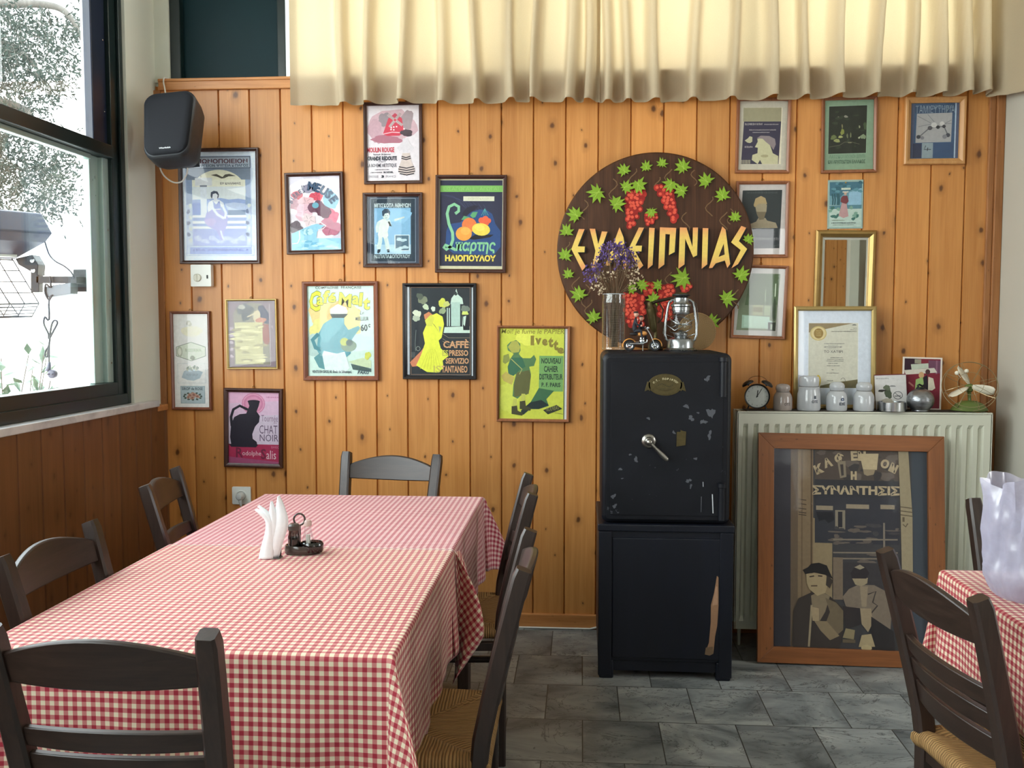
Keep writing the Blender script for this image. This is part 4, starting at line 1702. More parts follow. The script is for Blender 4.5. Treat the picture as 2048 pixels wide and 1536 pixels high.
# 10 coffee bill in black, stand-in: a yellow flared vase beside a pale urn
def art_espresso(p):
    p.bg((40, 48, 54))
    p.rect(1196, 112, 1222, 1028, (206, 216, 226))
    p.rect(1856, 118, 1868, 1040, (206, 216, 222))
    p.frame(1234, 116, 1842, 1028, 4, (160, 128, 104))
    pa = (198, 222, 208)
    p.poly([(1650, 230), (1680, 190), (1700, 130), (1715, 190), (1760, 230), (1770, 290), (1640, 290)], pa)
    p.rect(1646, 270, 1738, 520, (176, 206, 194))
    for x in (1604, 1624, 1760):
        p.rect(x, 330, x + 9, 520, pa)
    p.poly([(1580, 530), (1836, 520), (1836, 590), (1570, 590)], pa)
    p.poly(blot(1690, 180, 20, 20, 2), (50, 60, 60))
    for x, y, r, c in ((1360, 250, 44, (126, 134, 110)), (1330, 210, 34, (86, 96, 84)), (1300, 390, 40, (214, 222, 198)), (1290, 440, 34, (178, 190, 168)), (1560, 280, 44, (206, 212, 84)), (1600, 290, 30, (196, 204, 120)), (1560, 360, 34, (150, 168, 130)), (1465, 340, 24, (214, 224, 206)), (1790, 340, 40, (120, 134, 122)), (1790, 390, 30, (212, 226, 120)), (1390, 320, 30, (196, 212, 180))):
        p.poly(blot(x, y, r, r, x + y), c)
    p.poly([(1760, 400), (1834, 400), (1834, 560), (1770, 560)], (30, 34, 40))
    p.poly([(1770, 420), (1800, 410), (1786, 520), (1770, 500)], pa)
    p.poly([(1370, 400), (1420, 370), (1460, 400), (1440, 450), (1380, 450)], (206, 134, 92))
    # flared vase
    p.poly([(1225, 900), (1340, 780), (1400, 700), (1380, 930), (1250, 945)], (206, 130, 96))
    ye = (226, 232, 78)
    p.poly([(1440, 410), (1500, 385), (1560, 420), (1575, 500), (1550, 640), (1520, 670), (1540, 750), (1620, 830), (1560, 880), (1570, 960), (1500, 1005), (1400, 1000), (1290, 930), (1340, 820), (1380, 700), (1360, 590), (1380, 540)], ye)
    p.poly([(1380, 460), (1440, 400), (1480, 430), (1450, 520), (1400, 520)], (212, 216, 84))
    p.poly([(1450, 480), (1480, 510), (1530, 600), (1510, 560)], (120, 124, 80))
    for k in range(7):
        p.line([(1420 + 10 * k, 760), (1330 + 36 * k, 970)], 4, (196, 204, 66))
    p.poly([(1520, 520), (1550, 530), (1530, 590)], (168, 176, 120))
    cu = (206, 158, 116)
    for y in (640, 690, 715):
        p.line([(1560, y - 40), (1620, y), (1836, y)], 4, (150, 140, 118))
    for txt, x0, y0, x1, y1 in (('CAFFÈ', 1566, 655, 1824, 748), ('PRESSO', 1626, 768, 1820, 830), ('SERVIZIO', 1590, 852, 1826, 912), ('TANTANEO', 1550, 932, 1812, 1005)):
        p.text(txt, x0, y0, x1, y1, cu, 0.03)
    p.text('ES', 1556, 768, 1618, 830, (190, 190, 84), 0.02)
    p.text('IS', 1466, 932, 1540, 1005, (196, 190, 90), 0.02)
    p.ring(1310, 755, 20, 22, 5, (150, 160, 150))
    p.line([(1290, 560), (1280, 700), (1284, 780)], 5, (120, 130, 126))
    p.rect(1240, 790, 1280, 850, (70, 78, 80))


picture('black-framed coffee bill with a bright yellow flared shape and copper lettering', [(806.6, 565.6), (953, 567.6), (954, 759.4), (806.6, 757)], 7, FR['black'], (1190, 108, 1872, 1040), art_espresso, 0.02)


# 11 yellow-green cigarette-paper bill, stand-in: dark bottle and basket
def art_papers(p):
    p.bg((206, 214, 78))
    p.poly(blot(900, 450, 120, 90, 2), (226, 230, 96))
    p.poly(blot(700, 1150, 120, 200, 3), (214, 222, 92))
    p.text('Moi! je fume le PAPIER', 612, 346, 1352, 420, (142, 136, 56), 0.01, 0.15)
    for txt, x0, y0, x1, y1 in (('I', 958, 424, 1000, 538), ('v', 1010, 452, 1086, 530), ('e', 1092, 460, 1160, 542), ('t', 1166, 440, 1224, 560), ('t', 1226, 470, 1284, 596), ('e', 1272, 560, 1352, 634)):
        p.text(txt, x0, y0, x1, y1, (138, 126, 52), 0.06)
    p.poly([(1062, 660), (1345, 660), (1345, 1078), (1200, 1080), (1060, 1060)], (120, 168, 100))
    gr = (30, 56, 46)
    p.text('NOUVEAU', 1088, 686, 1316, 752, gr, 0.03)
    p.text('CAHIER', 1118, 778, 1284, 850, gr, 0.03)
    p.text('DISTRIBUTEUR', 1066, 872, 1338, 940, gr, 0.03)
    p.text('P. F. PARIS', 1092, 975, 1314, 1026, gr, 0.03)
    p.poly([(980, 1180), (1060, 1040), (1240, 1070), (1150, 1170), (1180, 1250), (1060, 1290), (960, 1290), (880, 1360), (840, 1330), (940, 1250)], (62, 108, 74))
    p.poly([(960, 1210), (1090, 1180), (1180, 1240), (1060, 1290), (960, 1286), (870, 1360), (850, 1310)], (26, 44, 46))
    # bottle
    p.poly([(720, 500), (790, 478), (836, 520), (840, 600), (820, 640), (860, 690), (960, 690), (1000, 650), (1026, 700), (1000, 780), (945, 790), (966, 880), (950, 1060), (920, 1120), (860, 1120), (810, 1170), (750, 1140), (760, 1000), (790, 880), (700, 890), (690, 800), (720, 700), (760, 640), (690, 600), (680, 540)], (86, 126, 82))
    p.poly([(800, 860), (945, 830), (966, 900), (940, 1110), (770, 1150), (765, 1010)], (98, 100, 58))
    p.poly([(690, 560), (740, 490), (800, 490), (840, 560), (820, 620), (740, 630)], (176, 176, 84))
    p.poly([(725, 690), (860, 680), (900, 790), (830, 830), (760, 900), (700, 880), (690, 790)], (56, 108, 82))
    p.poly([(640, 660), (700, 640), (720, 720), (660, 760), (632, 740)], (140, 150, 74))
    p.poly([(616, 900), (670, 850), (770, 920), (740, 1005), (640, 960)], (196, 180, 92))
    p.line([(730, 700), (860, 820), (830, 880)], 9, (186, 186, 110))
    for x, y, w_ in ((740, 1260, 90), (836, 1200, 90)):
        p.poly([(x, y), (x + w_ * 0.7, y - 20), (x + w_ * 0.8, y + 50), (x + w_ * 1.5, y + 80), (x + w_ * 1.4, y + 110), (x, y + 90)], (66, 66, 42))
        p.poly([(x + 20, y - 90), (x + w_ * 0.7, y - 90), (x + w_ * 0.7, y - 10), (x + 10, y)], (196, 200, 92))
    p.poly([(1112, 1300), (1270, 1236), (1340, 1282), (1170, 1350)], (44, 50, 38))
    p.text('NOUVEAU', 1150, 1268, 1300, 1318, (150, 150, 80), 0.0, 0, 1, -0.2)
    p.line([(1250, 1330), (1345, 1345)], 6, (120, 124, 60))
    p.rect(1352, 340, 1362, 1410, (60, 92, 92))
    p.rect(1364, 340, 1394, 1410, (214, 216, 214))


picture('yellow-green poster in a thin brown frame, hung left of the black safe', [(994.8, 650.5), (1140.4, 652.5), (1138.7, 843.8), (993, 842)], 5.5, FR['tan'], (592, 338, 1392, 1408), art_papers, 0.02)


# 12 white mount, blue field, stand-in: a pale jug outline
def art_bluefield(p):
    p.bg((186, 180, 164))
    p.rect(256, 236, 942, 1258, (214, 206, 182))
    p.rect(236, 240, 926, 488, (150, 144, 116))
    p.poly([(250, 488), (926, 488), (900, 1255), (215, 1255)], (52, 48, 68))
    for y, x0, x1, h in ((535, 270, 590, 40), (540, 620, 880, 22), (640, 350, 840, 22), (684, 410, 720, 18), (945, 275, 415, 34)):
        p.scribble(x0, x1, y, h, (166, 160, 158))
    p.poly([(272, 830), (330, 790), (360, 752), (410, 766), (410, 850), (370, 876), (320, 866)], (180, 176, 146))
    # jug
    pa = (188, 184, 148)
    p.poly([(500, 800), (640, 780), (730, 900), (790, 1060), (890, 1110), (890, 1255), (600, 1255), (560, 1180), (520, 1255), (410, 1180), (420, 1090), (510, 1060), (515, 960), (460, 950), (510, 850)], pa)
    p.poly([(490, 790), (560, 742), (720, 750), (820, 800), (840, 900), (800, 1000), (740, 920), (650, 850), (600, 800)], (134, 122, 124))
    p.ell(640, 1110, 70, 26, (160, 152, 118))
    for k in range(6):
        p.rect(225 + 28 * k, 1180, 240 + 28 * k, 1250, (170, 164, 140))


picture('topmost of three white-mounted pictures right of the round sign, navy and cream', [(1473.5, 196), (1581.5, 197), (1577.5, 347), (1469, 347)], 6, FR['tan'], (160, 118, 1040, 1370), art_bluefield)


# 13 dark page with a pale bust, stand-in: a plain bust on a plinth
def art_bust(p):
    p.bg((196, 190, 186))
    p.poly([(102, 146), (462, 142), (450, 672), (80, 676)], (50, 56, 58))
    p.scribble(140, 420, 166, 18, (72, 80, 78))
    pa = (150, 138, 114)
    p.poly([(165, 490), (180, 450), (230, 430), (250, 396), (315, 396), (330, 420), (410, 440), (430, 488)], pa)
    p.poly([(222, 300), (240, 250), (290, 240), (326, 280), (322, 340), (300, 390), (250, 392), (232, 350)], (158, 146, 120))
    p.poly([(204, 280), (220, 220), (270, 196), (310, 216), (328, 272), (300, 266), (250, 268), (216, 300)], (172, 150, 108))
    p.poly([(230, 340), (320, 340), (300, 410), (260, 414)], (118, 106, 84))
    p.scribble(200, 380, 540, 30, (76, 80, 80))
    p.scribble(210, 440, 586, 28, (112, 112, 112))
    p.scribble(330, 430, 650, 12, (76, 80, 80))


picture('middle one of three white-mounted pictures right of the round sign, dark with a bust', [(1472, 363), (1578, 363), (1574.5, 515.7), (1468.5, 515)], 6, FR['tan'], (66, 90, 498, 732), art_bust)


# 14 greenish photograph of an old room
def art_greenroom(p):
    p.bg((178, 176, 170))
    p.poly([(90, 890), (452, 886), (432, 1408), (60, 1410)], (116, 128, 102))
    p.poly([(180, 890), (452, 886), (440, 1170), (130, 1180)], (86, 104, 74))
    p.poly([(110, 1270), (370, 1280), (360, 1390), (110, 1390)], (160, 190, 168))
    for x in (130, 222, 292):
        p.rect(x, 1280, x + 80, 1378, (176, 206, 186))
    p.rect(206, 1176, 306, 1270, (150, 158, 118))
    p.rect(214, 1196, 300, 1240, (116, 114, 74))
    p.rect(316, 1180, 374, 1270, (150, 166, 130))
    p.rect(408, 976, 418, 1094, (206, 222, 196))
    p.rect(318, 1030, 326, 1140, (140, 160, 128))
    p.poly([(330, 1290), (430, 1340), (430, 1400), (350, 1390)], (176, 206, 190))
    p.rect(360, 1330, 432, 1408, (54, 60, 46))
    p.rect(384, 1346, 402, 1396, (166, 180, 160))
    p.poly(blot(410, 1220, 20, 90, 6), (62, 76, 54))


picture('lowest of three white-mounted pictures right of the round sign, a green interior', [(1467, 530), (1576, 531), (1569, 676.7), (1459, 678)], 6, FR['tan'], (32, 838, 496, 1458), art_greenroom)


# 15 dark painting on a mint mount with two lines of capitals
def art_mint(p):
    p.bg((134, 160, 134))
    p.poly([(222, 240), (890, 234), (880, 1082), (216, 1086)], (156, 184, 158))
    p.poly([(230, 246), (884, 240), (872, 1076), (222, 1080)], (38, 42, 32))
    rr = random.Random(5)
    for k in range(26):
        p.poly(blot(rr.uniform(290, 820), rr.uniform(300, 1010), rr.uniform(20, 60), rr.uniform(8, 30), k), (52, 60, 44) if k % 2 else (30, 34, 28))
    for x, y, a, b, c in ((520, 430, 34, 20, (140, 138, 124)), (390, 432, 12, 7, (120, 118, 100)), (462, 700, 34, 50, (128, 134, 66)), (430, 785, 34, 24, (166, 168, 110)), (370, 850, 48, 34, (152, 156, 100)), (310, 790, 50, 40, (106, 116, 70)), (548, 770, 14, 40, (110, 114, 84)), (606, 760, 12, 40, (120, 124, 90)), (755, 615, 14, 22, (150, 152, 120)), (820, 790, 44, 44, (132, 148, 116)), (752, 806, 18, 18, (170, 176, 146)), (590, 888, 34, 12, (130, 128, 100)), (850, 600, 30, 60, (70, 88, 60)), (458, 600, 10, 40, (130, 124, 90))):
        p.poly(blot(x, y, a, b, x), c)
    p.line([(240, 960), (420, 930), (500, 880), (620, 880), (760, 920)], 10, (92, 92, 74))
    p.text('ΛΑΤΣΚΟΙ ΜΥΛΟΙ ΣΠΙΤΙ', 240, 1100, 850, 1164, (104, 138, 116), 0.0)
    p.text('ΚΑΙ ΑΡΧΙΤΕΚΤΩΝ ΕΛΛΑΔΟΣ', 222, 1190, 862, 1256, (76, 104, 84), 0.02)


picture('mint-mounted dark painting at the top of the wall, between white and blue pictures', [(1643, 194), (1753, 195), (1751.8, 345.8), (1640.4, 347)], 6, FR['tan'], (148, 140, 1000, 1372), art_mint)


# 16 blue savings-bank print with a 4, in a honey wood frame
def art_blue(p):
    p.bg((82, 92, 120))
    p.rect(345, 180, 1120, 1300, (64, 90, 122))
    p.rect(345, 205, 1100, 375, (58, 80, 108))
    p.text('ΤΑΧΥΔΡΟΜΙΚΑ', 430, 214, 1060, 290, (120, 140, 160), 0.0)
    p.text('ΤΑΜΙΕΥΤΗΡΙΑ', 362, 222, 1096, 372, (140, 158, 172), -0.01)
    p.poly([(388, 385), (1050, 372), (1040, 968), (376, 980)], (168, 168, 170))
    for a, b in (((400, 430), (660, 580)), ((590, 400), (720, 560)), ((420, 650), (660, 600)), ((920, 590), (1040, 520)), ((920, 600), (1040, 590))):
        p.line([a, b], 12, (130, 132, 136))
    p.line([(430, 870), (620, 690), (760, 660), (900, 650), (980, 830)], 22, (104, 106, 112))
    for x, y, r, c in ((715, 620, 54, (204, 204, 202)), (862, 592, 44, (204, 204, 202)), (640, 680, 44, (84, 84, 90)), (790, 664, 36, (58, 58, 64)), (900, 650, 34, (66, 66, 72)), (430, 860, 40, (60, 62, 70)), (980, 830, 42, (70, 74, 84)), (500, 880, 36, (126, 128, 134)), (920, 860, 44, (130, 132, 138))):
        p.ell(x, y, r, r, c)
    p.rect(330, 995, 490, 1290, (54, 60, 84))
    p.rect(500, 985, 706, 1296, (142, 158, 166))
    p.rect(708, 990, 1086, 1285, (62, 84, 118))
    p.line([(572, 1040), (540, 1118), (670, 1118)], 13, (34, 36, 42))
    p.line([(612, 1080), (600, 1150)], 13, (34, 36, 42))
    p.rect(1100, 175, 1124, 1296, (176, 196, 214))


picture('blue print bearing a figure 4 in a wide honey-coloured frame, top right', [(1809, 194.5), (1930.5, 196), (1926, 329.7), (1805.4, 330)], 11, FR['honey'], (262, 170, 1182, 1318), art_blue, 0.024)

# 17 unframed card pinned to the boards
b, wd, ht, roll = place([(1656, 360), (1726, 360), (1725, 457), (1653.6, 457.7)])
p = Print((200, 55, 600, 610), wd, ht)
p.bg((148, 172, 164))
p.rect(220, 78, 585, 592, (108, 148, 160))
p.poly([(220, 78), (585, 78), (585, 150), (420, 180), (330, 260), (220, 230)], (70, 110, 126))
p.poly([(440, 200), (580, 150), (580, 340), (430, 340)], (140, 178, 200))
for k in range(16):
    rr = random.Random(k)
    p.poly(blot(rr.uniform(230, 580), rr.uniform(85, 190), 26, 16, k), (58, 98, 110) if k % 2 else (92, 138, 150))
for x in (250, 275, 305, 322):
    p.line([(x, 210), (x + 10, 280), (x + 4, 360)], 16, (56, 92, 100))
p.poly([(220, 340), (585, 346), (585, 592), (220, 592)], (176, 196, 186))
p.poly([(220, 345), (585, 340), (585, 385), (220, 385)], (88, 128, 140))
for k in range(14):
    rr = random.Random(k + 30)
    p.poly(blot(rr.choice((270, 500)) + rr.uniform(-40, 60), rr.uniform(370, 500), 22, 18, k), (66, 108, 100) if k % 2 else (120, 156, 140))
p.poly([(362, 310), (410, 306), (438, 470), (380, 490), (325, 462)], (178, 142, 142))
p.poly([(350, 260), (370, 236), (420, 236), (436, 300), (410, 330), (365, 316), (345, 304)], (118, 62, 66))
p.ell(398, 212, 16, 18, (190, 160, 140))
p.rect(352, 146, 456, 168, (190, 202, 186))
p.rect(366, 186, 432, 200, (196, 198, 186))
p.scribble(250, 400, 514, 12, (120, 130, 110))
p.scribble(245, 525, 546, 15, (60, 70, 74))
p.scribble(260, 500, 568, 10, (110, 120, 110))
r = thing('pinned_card', 'small unframed bluish card with a standing figure, pinned above the gold mirror', 'card', b + Vector((0, -0.001, 0)), (0, roll, 0))
m = MB()
m.grid(lambda u, v: ((u - 0.5) * wd, -0.0016, v * ht), 2, 2)
o = m.build('card_sheet', plain('white_card', (200, 206, 196), 0.6), r)
q = o.modifiers.new('thickness', 'SOLIDIFY')
q.thickness = 0.0010
p.done(r, 'print', -0.0030, ht / 2)
m = MB()
m.ball((0, -0.004, ht - 0.012), 0.004, 8)
m.build('pin', plain('brass_pin', (170, 140, 80), 0.3, 0.8), r)

# 18 gold-framed mirror
b, wd, ht, roll = place([(1630, 461.5), (1753, 460.5), (1744.5, 640), (1626, 640)])
r = thing('wall_mirror', 'gold-framed mirror hanging behind the award certificate', 'mirror', b + Vector((0, -0.001, 0)), (0, roll, 0))
f = 13 * WY / FPX
moulding(wd, ht, [(0, 0), (0, 0.014), (f * 0.25, 0.022), (f * 0.55, 0.024), (f * 0.8, 0.017), (f, 0.013), (f, 0.003)]).build('frame', FR['oldgold'], r, smooth=30)
t = NT('silvered_glass')
n = t.noise(t.coord(), 5, 2)
t.set(t.mix(n, (0.78, 0.79, 0.77), (0.84, 0.85, 0.83)), 0.012, 1.0)
iw, ih = wd - 2 * f + 0.004, ht - 2 * f + 0.004
bev = 0.014
m = MB()
m.box((-iw / 2, -0.004, f - 0.002), (iw / 2, -0.001, ht - f + 0.002))
m.build('mirror_back', M_BACKING, r)
m = MB()
V = []
for ins, dd in ((0, 0.0045), (bev, 0.0062)):
    for sx, sz in ((-1, -1), (1, -1), (1, 1), (-1, 1)):
        V.append((sx * (iw / 2 - ins), -dd, ht / 2 + sz * (ih / 2 - ins)))
m.add(V, [(0, 1, 5, 4), (1, 2, 6, 5), (2, 3, 7, 6), (3, 0, 4, 7), (4, 5, 6, 7)])
m.build('mirror_glass', t.m, r)

# ------------------------------------------------------------------ round painted sign
sg = onY(1309.5, 502, WY - 0.057)
RAD = 192.5 * (WY - 0.057) / FPX
r = thing('round_wooden_sign', 'round dark brown wooden sign painted with red grapes and yellow letters', 'sign', (sg.x, WY - 0.023, sg.z - RAD))
t = NT('dark_barrel_wood')
co = t.coord()
n1 = t.noise(t.mapping(co, (14, 14, 1.0)), 2.0, 4, 0.6, 0.4)
n2 = t.noise(t.mapping(co, (120, 120, 3)), 1.5, 3)
xs_ = t.xyz(co)
st = t.math('ABSOLUTE', t.math('SUBTRACT', t.math('FRACT', t.math('MULTIPLY_ADD', xs_[0], 6.2, 0.37)), 0.5))
seam = t.ramp(st, [(0.0, 1.0), (0.012, 0.0)])
c = t.ramp(t.math('ADD', t.math('MULTIPLY', n1, 0.6), t.math('MULTIPLY', n2, 0.4)), [(0.3, lin((50, 29, 17))), (0.7, lin((84, 53, 33)))])
c = t.mix(t.math('MULTIPLY', seam, 0.6), c, lin((34, 22, 16)))
t.set(c, 0.45, 0, 0.3)
t.bump(n2, 0.15, 0.001)
m = MB()
m.lathe([(RAD - 0.012, 0.0), (RAD, 0.006), (RAD, 0.026), (RAD - 0.006, 0.032), (RAD - 0.02, 0.0335), (0.0001, 0.034)], 96, 0, Matrix.Translation((0, 0, RAD)) @ Matrix.Rotation(pi / 2, 4, 'X'))
m.build('board', t.m, r, smooth=30)
K = 894.0
p = Print((973 - K, 987 - K, 973 + K, 987 + K), 2 * RAD, 2 * RAD)


def leaf(p, x, y, s, rot, c=(122, 156, 40)):
    pts = []
    spec = [(0, 0.25), (24, 0.62), (38, 0.40), (62, 0.92), (80, 0.50), (105, 1.0), (122, 0.55), (150, 1.08), (168, 0.62), (180, 1.12), (192, 0.62), (210, 1.08), (238, 0.55), (255, 1.0), (280, 0.50), (298, 0.92), (322, 0.40), (336, 0.62)]
    for a, q in spec:
        b_ = radians(a + rot + random.uniform(-5, 5))
        q *= random.uniform(0.88, 1.1)
        pts.append((x + s * q * cos(b_), y + s * q * sin(b_)))
    p.poly(pts, c)
    for a in (150, 180, 210):
        b_ = radians(a + rot)
        p.line([(x - 0.2 * s * cos(b_), y - 0.2 * s * sin(b_)), (x + 0.8 * s * cos(b_), y + 0.8 * s * sin(b_))], s * 0.05, (150, 180, 70))


def tendril(p, x, y, s, k):
    pts = [(x + s * (0.35 * sin(q * 0.9 + k)), y + s * q * 0.25) for q in range(8)]
    p.line(pts, 9, (112, 86, 58))


for x, y, s, k in ((590, 330, 110, 0), (770, 240, 100, 1), (1090, 250, 100, 2), (1320, 260, 80, 3), (1460, 500, 100, 1), (1590, 640, 100, 2), (330, 520, 100, 0), (170, 900, 80, 1), (255, 1220, 110, 2), (345, 1290, 120, 0), (370, 1430, 100, 1), (1700, 1340, 100, 2), (1250, 640, 110, 3), (1100, 1180, 90, 2), (1650, 610, 80, 0), (990, 320, 80, 1)):
    tendril(p, x, y, s, k)


def bunch(p, pts, r0, base=(150, 34, 28)):
    for i, (x, y) in enumerate(pts):
        q = r0 * random.uniform(0.85, 1.1)
        p.ell(x, y, q, q, (142, 30, 26) if i % 3 else (168, 44, 34), 0, 12)
    for i, (x, y) in enumerate(pts):
        if i % 5 != 4:
            p.ell(x + random.uniform(-5, 5), y + random.uniform(-5, 5), r0 * 0.52, r0 * 0.50, (214, 84, 62), 0, 10)


def cluster(x0, y0, w0, x1, y1, w1, n, gap):
    pts = []
    for j in range(n):
        u = j / (n - 1)
        cx_, cy_, ww = x0 + (x1 - x0) * u, y0 + (y1 - y0) * u, w0 + (w1 - w0) * u ** 1.3
        k = max(1, int(ww / gap))
        for i in range(k):
            pts.append((cx_ + (i - (k - 1) / 2) * gap * 1.02 + (gap * 0.25 if j % 2 else -gap * 0.2) + random.uniform(-6, 6), cy_ + random.uniform(-7, 7)))
    return pts


bunch(p, cluster(800, 445, 190, 745, 765, 50, 11, 33), 29)
bunch(p, cluster(1050, 410, 150, 1150, 705, 60, 11, 33), 29)
bunch(p, cluster(935, 660, 120, 915, 745, 50, 5, 27), 22)
bunch(p, cluster(925, 1290, 120, 925, 1370, 100, 4, 31), 27)
bunch(p, cluster(1080, 1320, 150, 1080, 1600, 130, 10, 33), 29)
bunch(p, cluster(1250, 1290, 130, 1260, 1340, 90, 3, 33), 27)
bunch(p, cluster(790, 1400, 200, 800, 1660, 150, 10, 33), 29)
for x, y, s, rot in ((690, 265, 72, 60), (888, 235, 62, 80), (1028, 205, 58, 100), (1220, 240, 82, 60), (1430, 365, 82, 40), (1575, 500, 80, 70), (1690, 695, 66, 90), (1810, 895, 62, 120), (1745, 1215, 88, 140), (1620, 1425, 92, 150), (450, 455, 98, -30), (255, 660, 88, 40), (165, 810, 76, 90), (155, 1030, 78, 100), (185, 1205, 62, 80), (285, 1390, 88, 60), (700, 410, 72, 150), (815, 385, 88, -110), (615, 565, 92, 150), (1110, 385, 80, -60), (1215, 450, 80, 20), (935, 630, 62, -90), (1235, 1235, 110, -20), (850, 1300, 70, 150), (1010, 1300, 60, 0), (960, 1430, 72, 120), (760, 1330, 60, 170), (420, 1600, 80, 60), (1480, 1640, 90, 130)):
    leaf(p, x, y, s, rot)


LET = [
    [(212, 968), (280, 785), (332, 787), (270, 943), (335, 945), (332, 997), (270, 997), (345, 1128), (312, 1165)],
    [(378, 783), (428, 785), (457, 925), (490, 808), (540, 812), (480, 985), (440, 1130), (402, 1150), (432, 985)],
    [(650, 772), (686, 862), (728, 1120), (700, 1150), (668, 1060), (590, 1062), (560, 1120), (520, 1120), (560, 1020)],
    [(735, 965), (825, 775), (872, 778), (795, 940), (855, 940), (850, 992), (795, 994), (868, 1120), (832, 1153)],
    [(918, 778), (968, 782), (952, 1115), (908, 1152)],
    [(1015, 775), (1162, 782), (1150, 1000), (1098, 1027), (1106, 840), (1066, 836), (1058, 1112), (1005, 1152)],
    [(1195, 778), (1255, 780), (1310, 955), (1312, 780), (1358, 780), (1352, 1030), (1318, 1048), (1244, 880), (1240, 1112), (1185, 1152)],
    [(1400, 785), (1450, 787), (1445, 1112), (1395, 1152)],
    [(1575, 772), (1605, 800), (1650, 1110), (1625, 1147), (1602, 1078), (1520, 1104), (1490, 1145), (1460, 1147)],
    [(1745, 768), (1788, 785), (1725, 905), (1800, 975), (1720, 1112), (1662, 1148), (1742, 985), (1655, 915)],
]
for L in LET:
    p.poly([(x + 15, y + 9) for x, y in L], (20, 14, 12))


def lettercol(y):
    u = (y - 770) / 385
    a, b_ = (222, 150, 96), (226, 196, 100)
    k = min(1, abs(u - 0.5) * 2.3) ** 3
    return tuple(b_[i] + (a[i] - b_[i]) * k for i in range(3))


for L in LET:
    # refine the outline so that the paint can blend from tip to tip
    Q = []
    for i in range(len(L)):
        a, b_ = L[i], L[(i + 1) % len(L)]
        n = max(1, int(abs(b_[1] - a[1]) / 60))
        Q += [(a[0] + (b_[0] - a[0]) * k / n, a[1] + (b_[1] - a[1]) * k / n) for k in range(n)]
    p.poly(Q, (226, 200, 96), cols=[lettercol(y) for x, y in Q])
p.poly([(585, 1010), (650, 900), (664, 1012)], (60, 40, 28))
p.poly([(1590, 925), (1600, 1025), (1545, 1046)], (48, 32, 24))
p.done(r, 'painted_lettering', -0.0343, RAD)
# ------------------------------------------------------------------ loudspeaker on the left
M_BLK = plain('black_plastic', (34, 36, 40), 0.5, 0, 0.12, 60, 0.4, 0.2)
t = NT('black_grille_cloth')
n = t.noise(t.coord(), 900, 1)
t.set(t.mix(n, lin((14, 15, 18)), lin((30, 32, 38))), 0.75, 0, 0.2)
M_GRILLE = t.m
M_WHITECABLE = plain('white_cable', (222, 218, 210), 0.45)
M_STEEL = plain('bright_steel', (190, 192, 194), 0.22, 1.0, 0.08, 30)
M_WHITEPL = plain('white_plastic', (226, 228, 222), 0.35, 0, 0.03, 20)

sp = onY(349, 266, 4.02)
r = thing('loudspeaker', 'black wall loudspeaker tilted down in the corner beside the window', 'speaker', (sp.x, 4.02, sp.z), (radians(-22), radians(-5), radians(2)))


def sp_out(k, dy=0.0):
    """front outline: broad rounded top, narrower base"""
    pts = []
    for x, z in rrect(0.226, 0.325, 0.052, 7):
        u = (z + 0.1625) / 0.325
        pts.append((x * k * (0.84 + 0.16 * min(1, (u + 0.05) * 1.25)), 0.1625 + (z - 0.1625) * k - dy))
    return pts


def loft(mb, rings, mi=0, cap0=True, cap1=True):
    n = len(rings[0])
    V = [p for q in rings for p in q]
    F = []
    for j in range(len(rings) - 1):
        for i in range(n):
            k = (i + 1) % n
            F.append((j * n + i, j * n + k, (j + 1) * n + k, (j + 1) * n + i))
    if cap0:
        F.append(tuple(reversed(range(n))))
    if cap1:
        F.append(tuple((len(rings) - 1) * n + i for i in range(n)))
    mb.add(V, F, mi)


m = MB()
rings = []
for y, k, dy in ((-0.072, 0.955, 0.009), (-0.066, 0.99, 0.002), (-0.05, 1.0, 0), (0.02, 0.98, 0.0), (0.07, 0.90, 0.004), (0.085, 0.82, 0.016)):
    rings.append([(x, y, z) for x, z in sp_out(k, dy)])
loft(m, rings)
m.build('cabinet', M_BLK, r, smooth=45)
m = MB()
rings = []
for y, k, dy in ((-0.070, 0.93, 0.012), (-0.079, 0.92, 0.013), (-0.084, 0.87, 0.021), (-0.0865, 0.7, 0.049)):
    rings.append([(x, y, z) for x, z in sp_out(k, dy)])
loft(m, rings)
m.build('grille', M_GRILLE, r, smooth=45)
p = Print((0, 0, 100, 20), 0.052, 0.010)
p.text('Wharfedale', 2, 2, 98, 18, (196, 198, 200), 0.03)
p.done(r, 'badge', -0.0862, -0.128)
m = MB()
m.box((-0.035, 0.12, -0.05), (0.035, 0.20, 0.05))
m.tube([(0, 0.18, 0.0), (0, 0.24, 0.03), (-0.02, 0.29, 0.05)], 0.014, 10)
m.build('wall_bracket', M_BLK, r)
# cable: over the rail, behind the cabinet, a loop below it
m = MB()
def cab(pts, y=4.29):
    return [Vector(onY(a, b, yy)) for a, b, yy in pts]
pts = cab([(338, 158, 4.306), (329, 156, 4.30), (327, 164, 4.29), (330, 180, 4.27), (332, 205, 4.2), (328, 260, 4.2), (322, 310, 4.2), (319, 330, 4.22), (327, 350, 4.24), (345, 364, 4.25), (362, 364, 4.24), (372, 352, 4.2), (375, 338, 4.14), (374, 322, 4.08)])
# smooth the path
P2 = []
for i in range(len(pts) - 1):
    a, b, c_, d_ = pts[max(0, i - 1)], pts[i], pts[i + 1], pts[min(len(pts) - 1, i + 2)]
    for k in range(5):
        u = k / 5
        P2.append(0.5 * ((2 * b) + (c_ - a) * u + (2 * a - 5 * b + 4 * c_ - d_) * u * u + (3 * b - a - 3 * c_ + d_) * u ** 3))
P2.append(pts[-1])
m.tube(P2, 0.0036, 8)
o = m.build('speaker_cable', M_WHITECABLE, None, smooth=60)
tag(o, 'white cable looping below the black loudspeaker and over the wooden rail', 'cable')

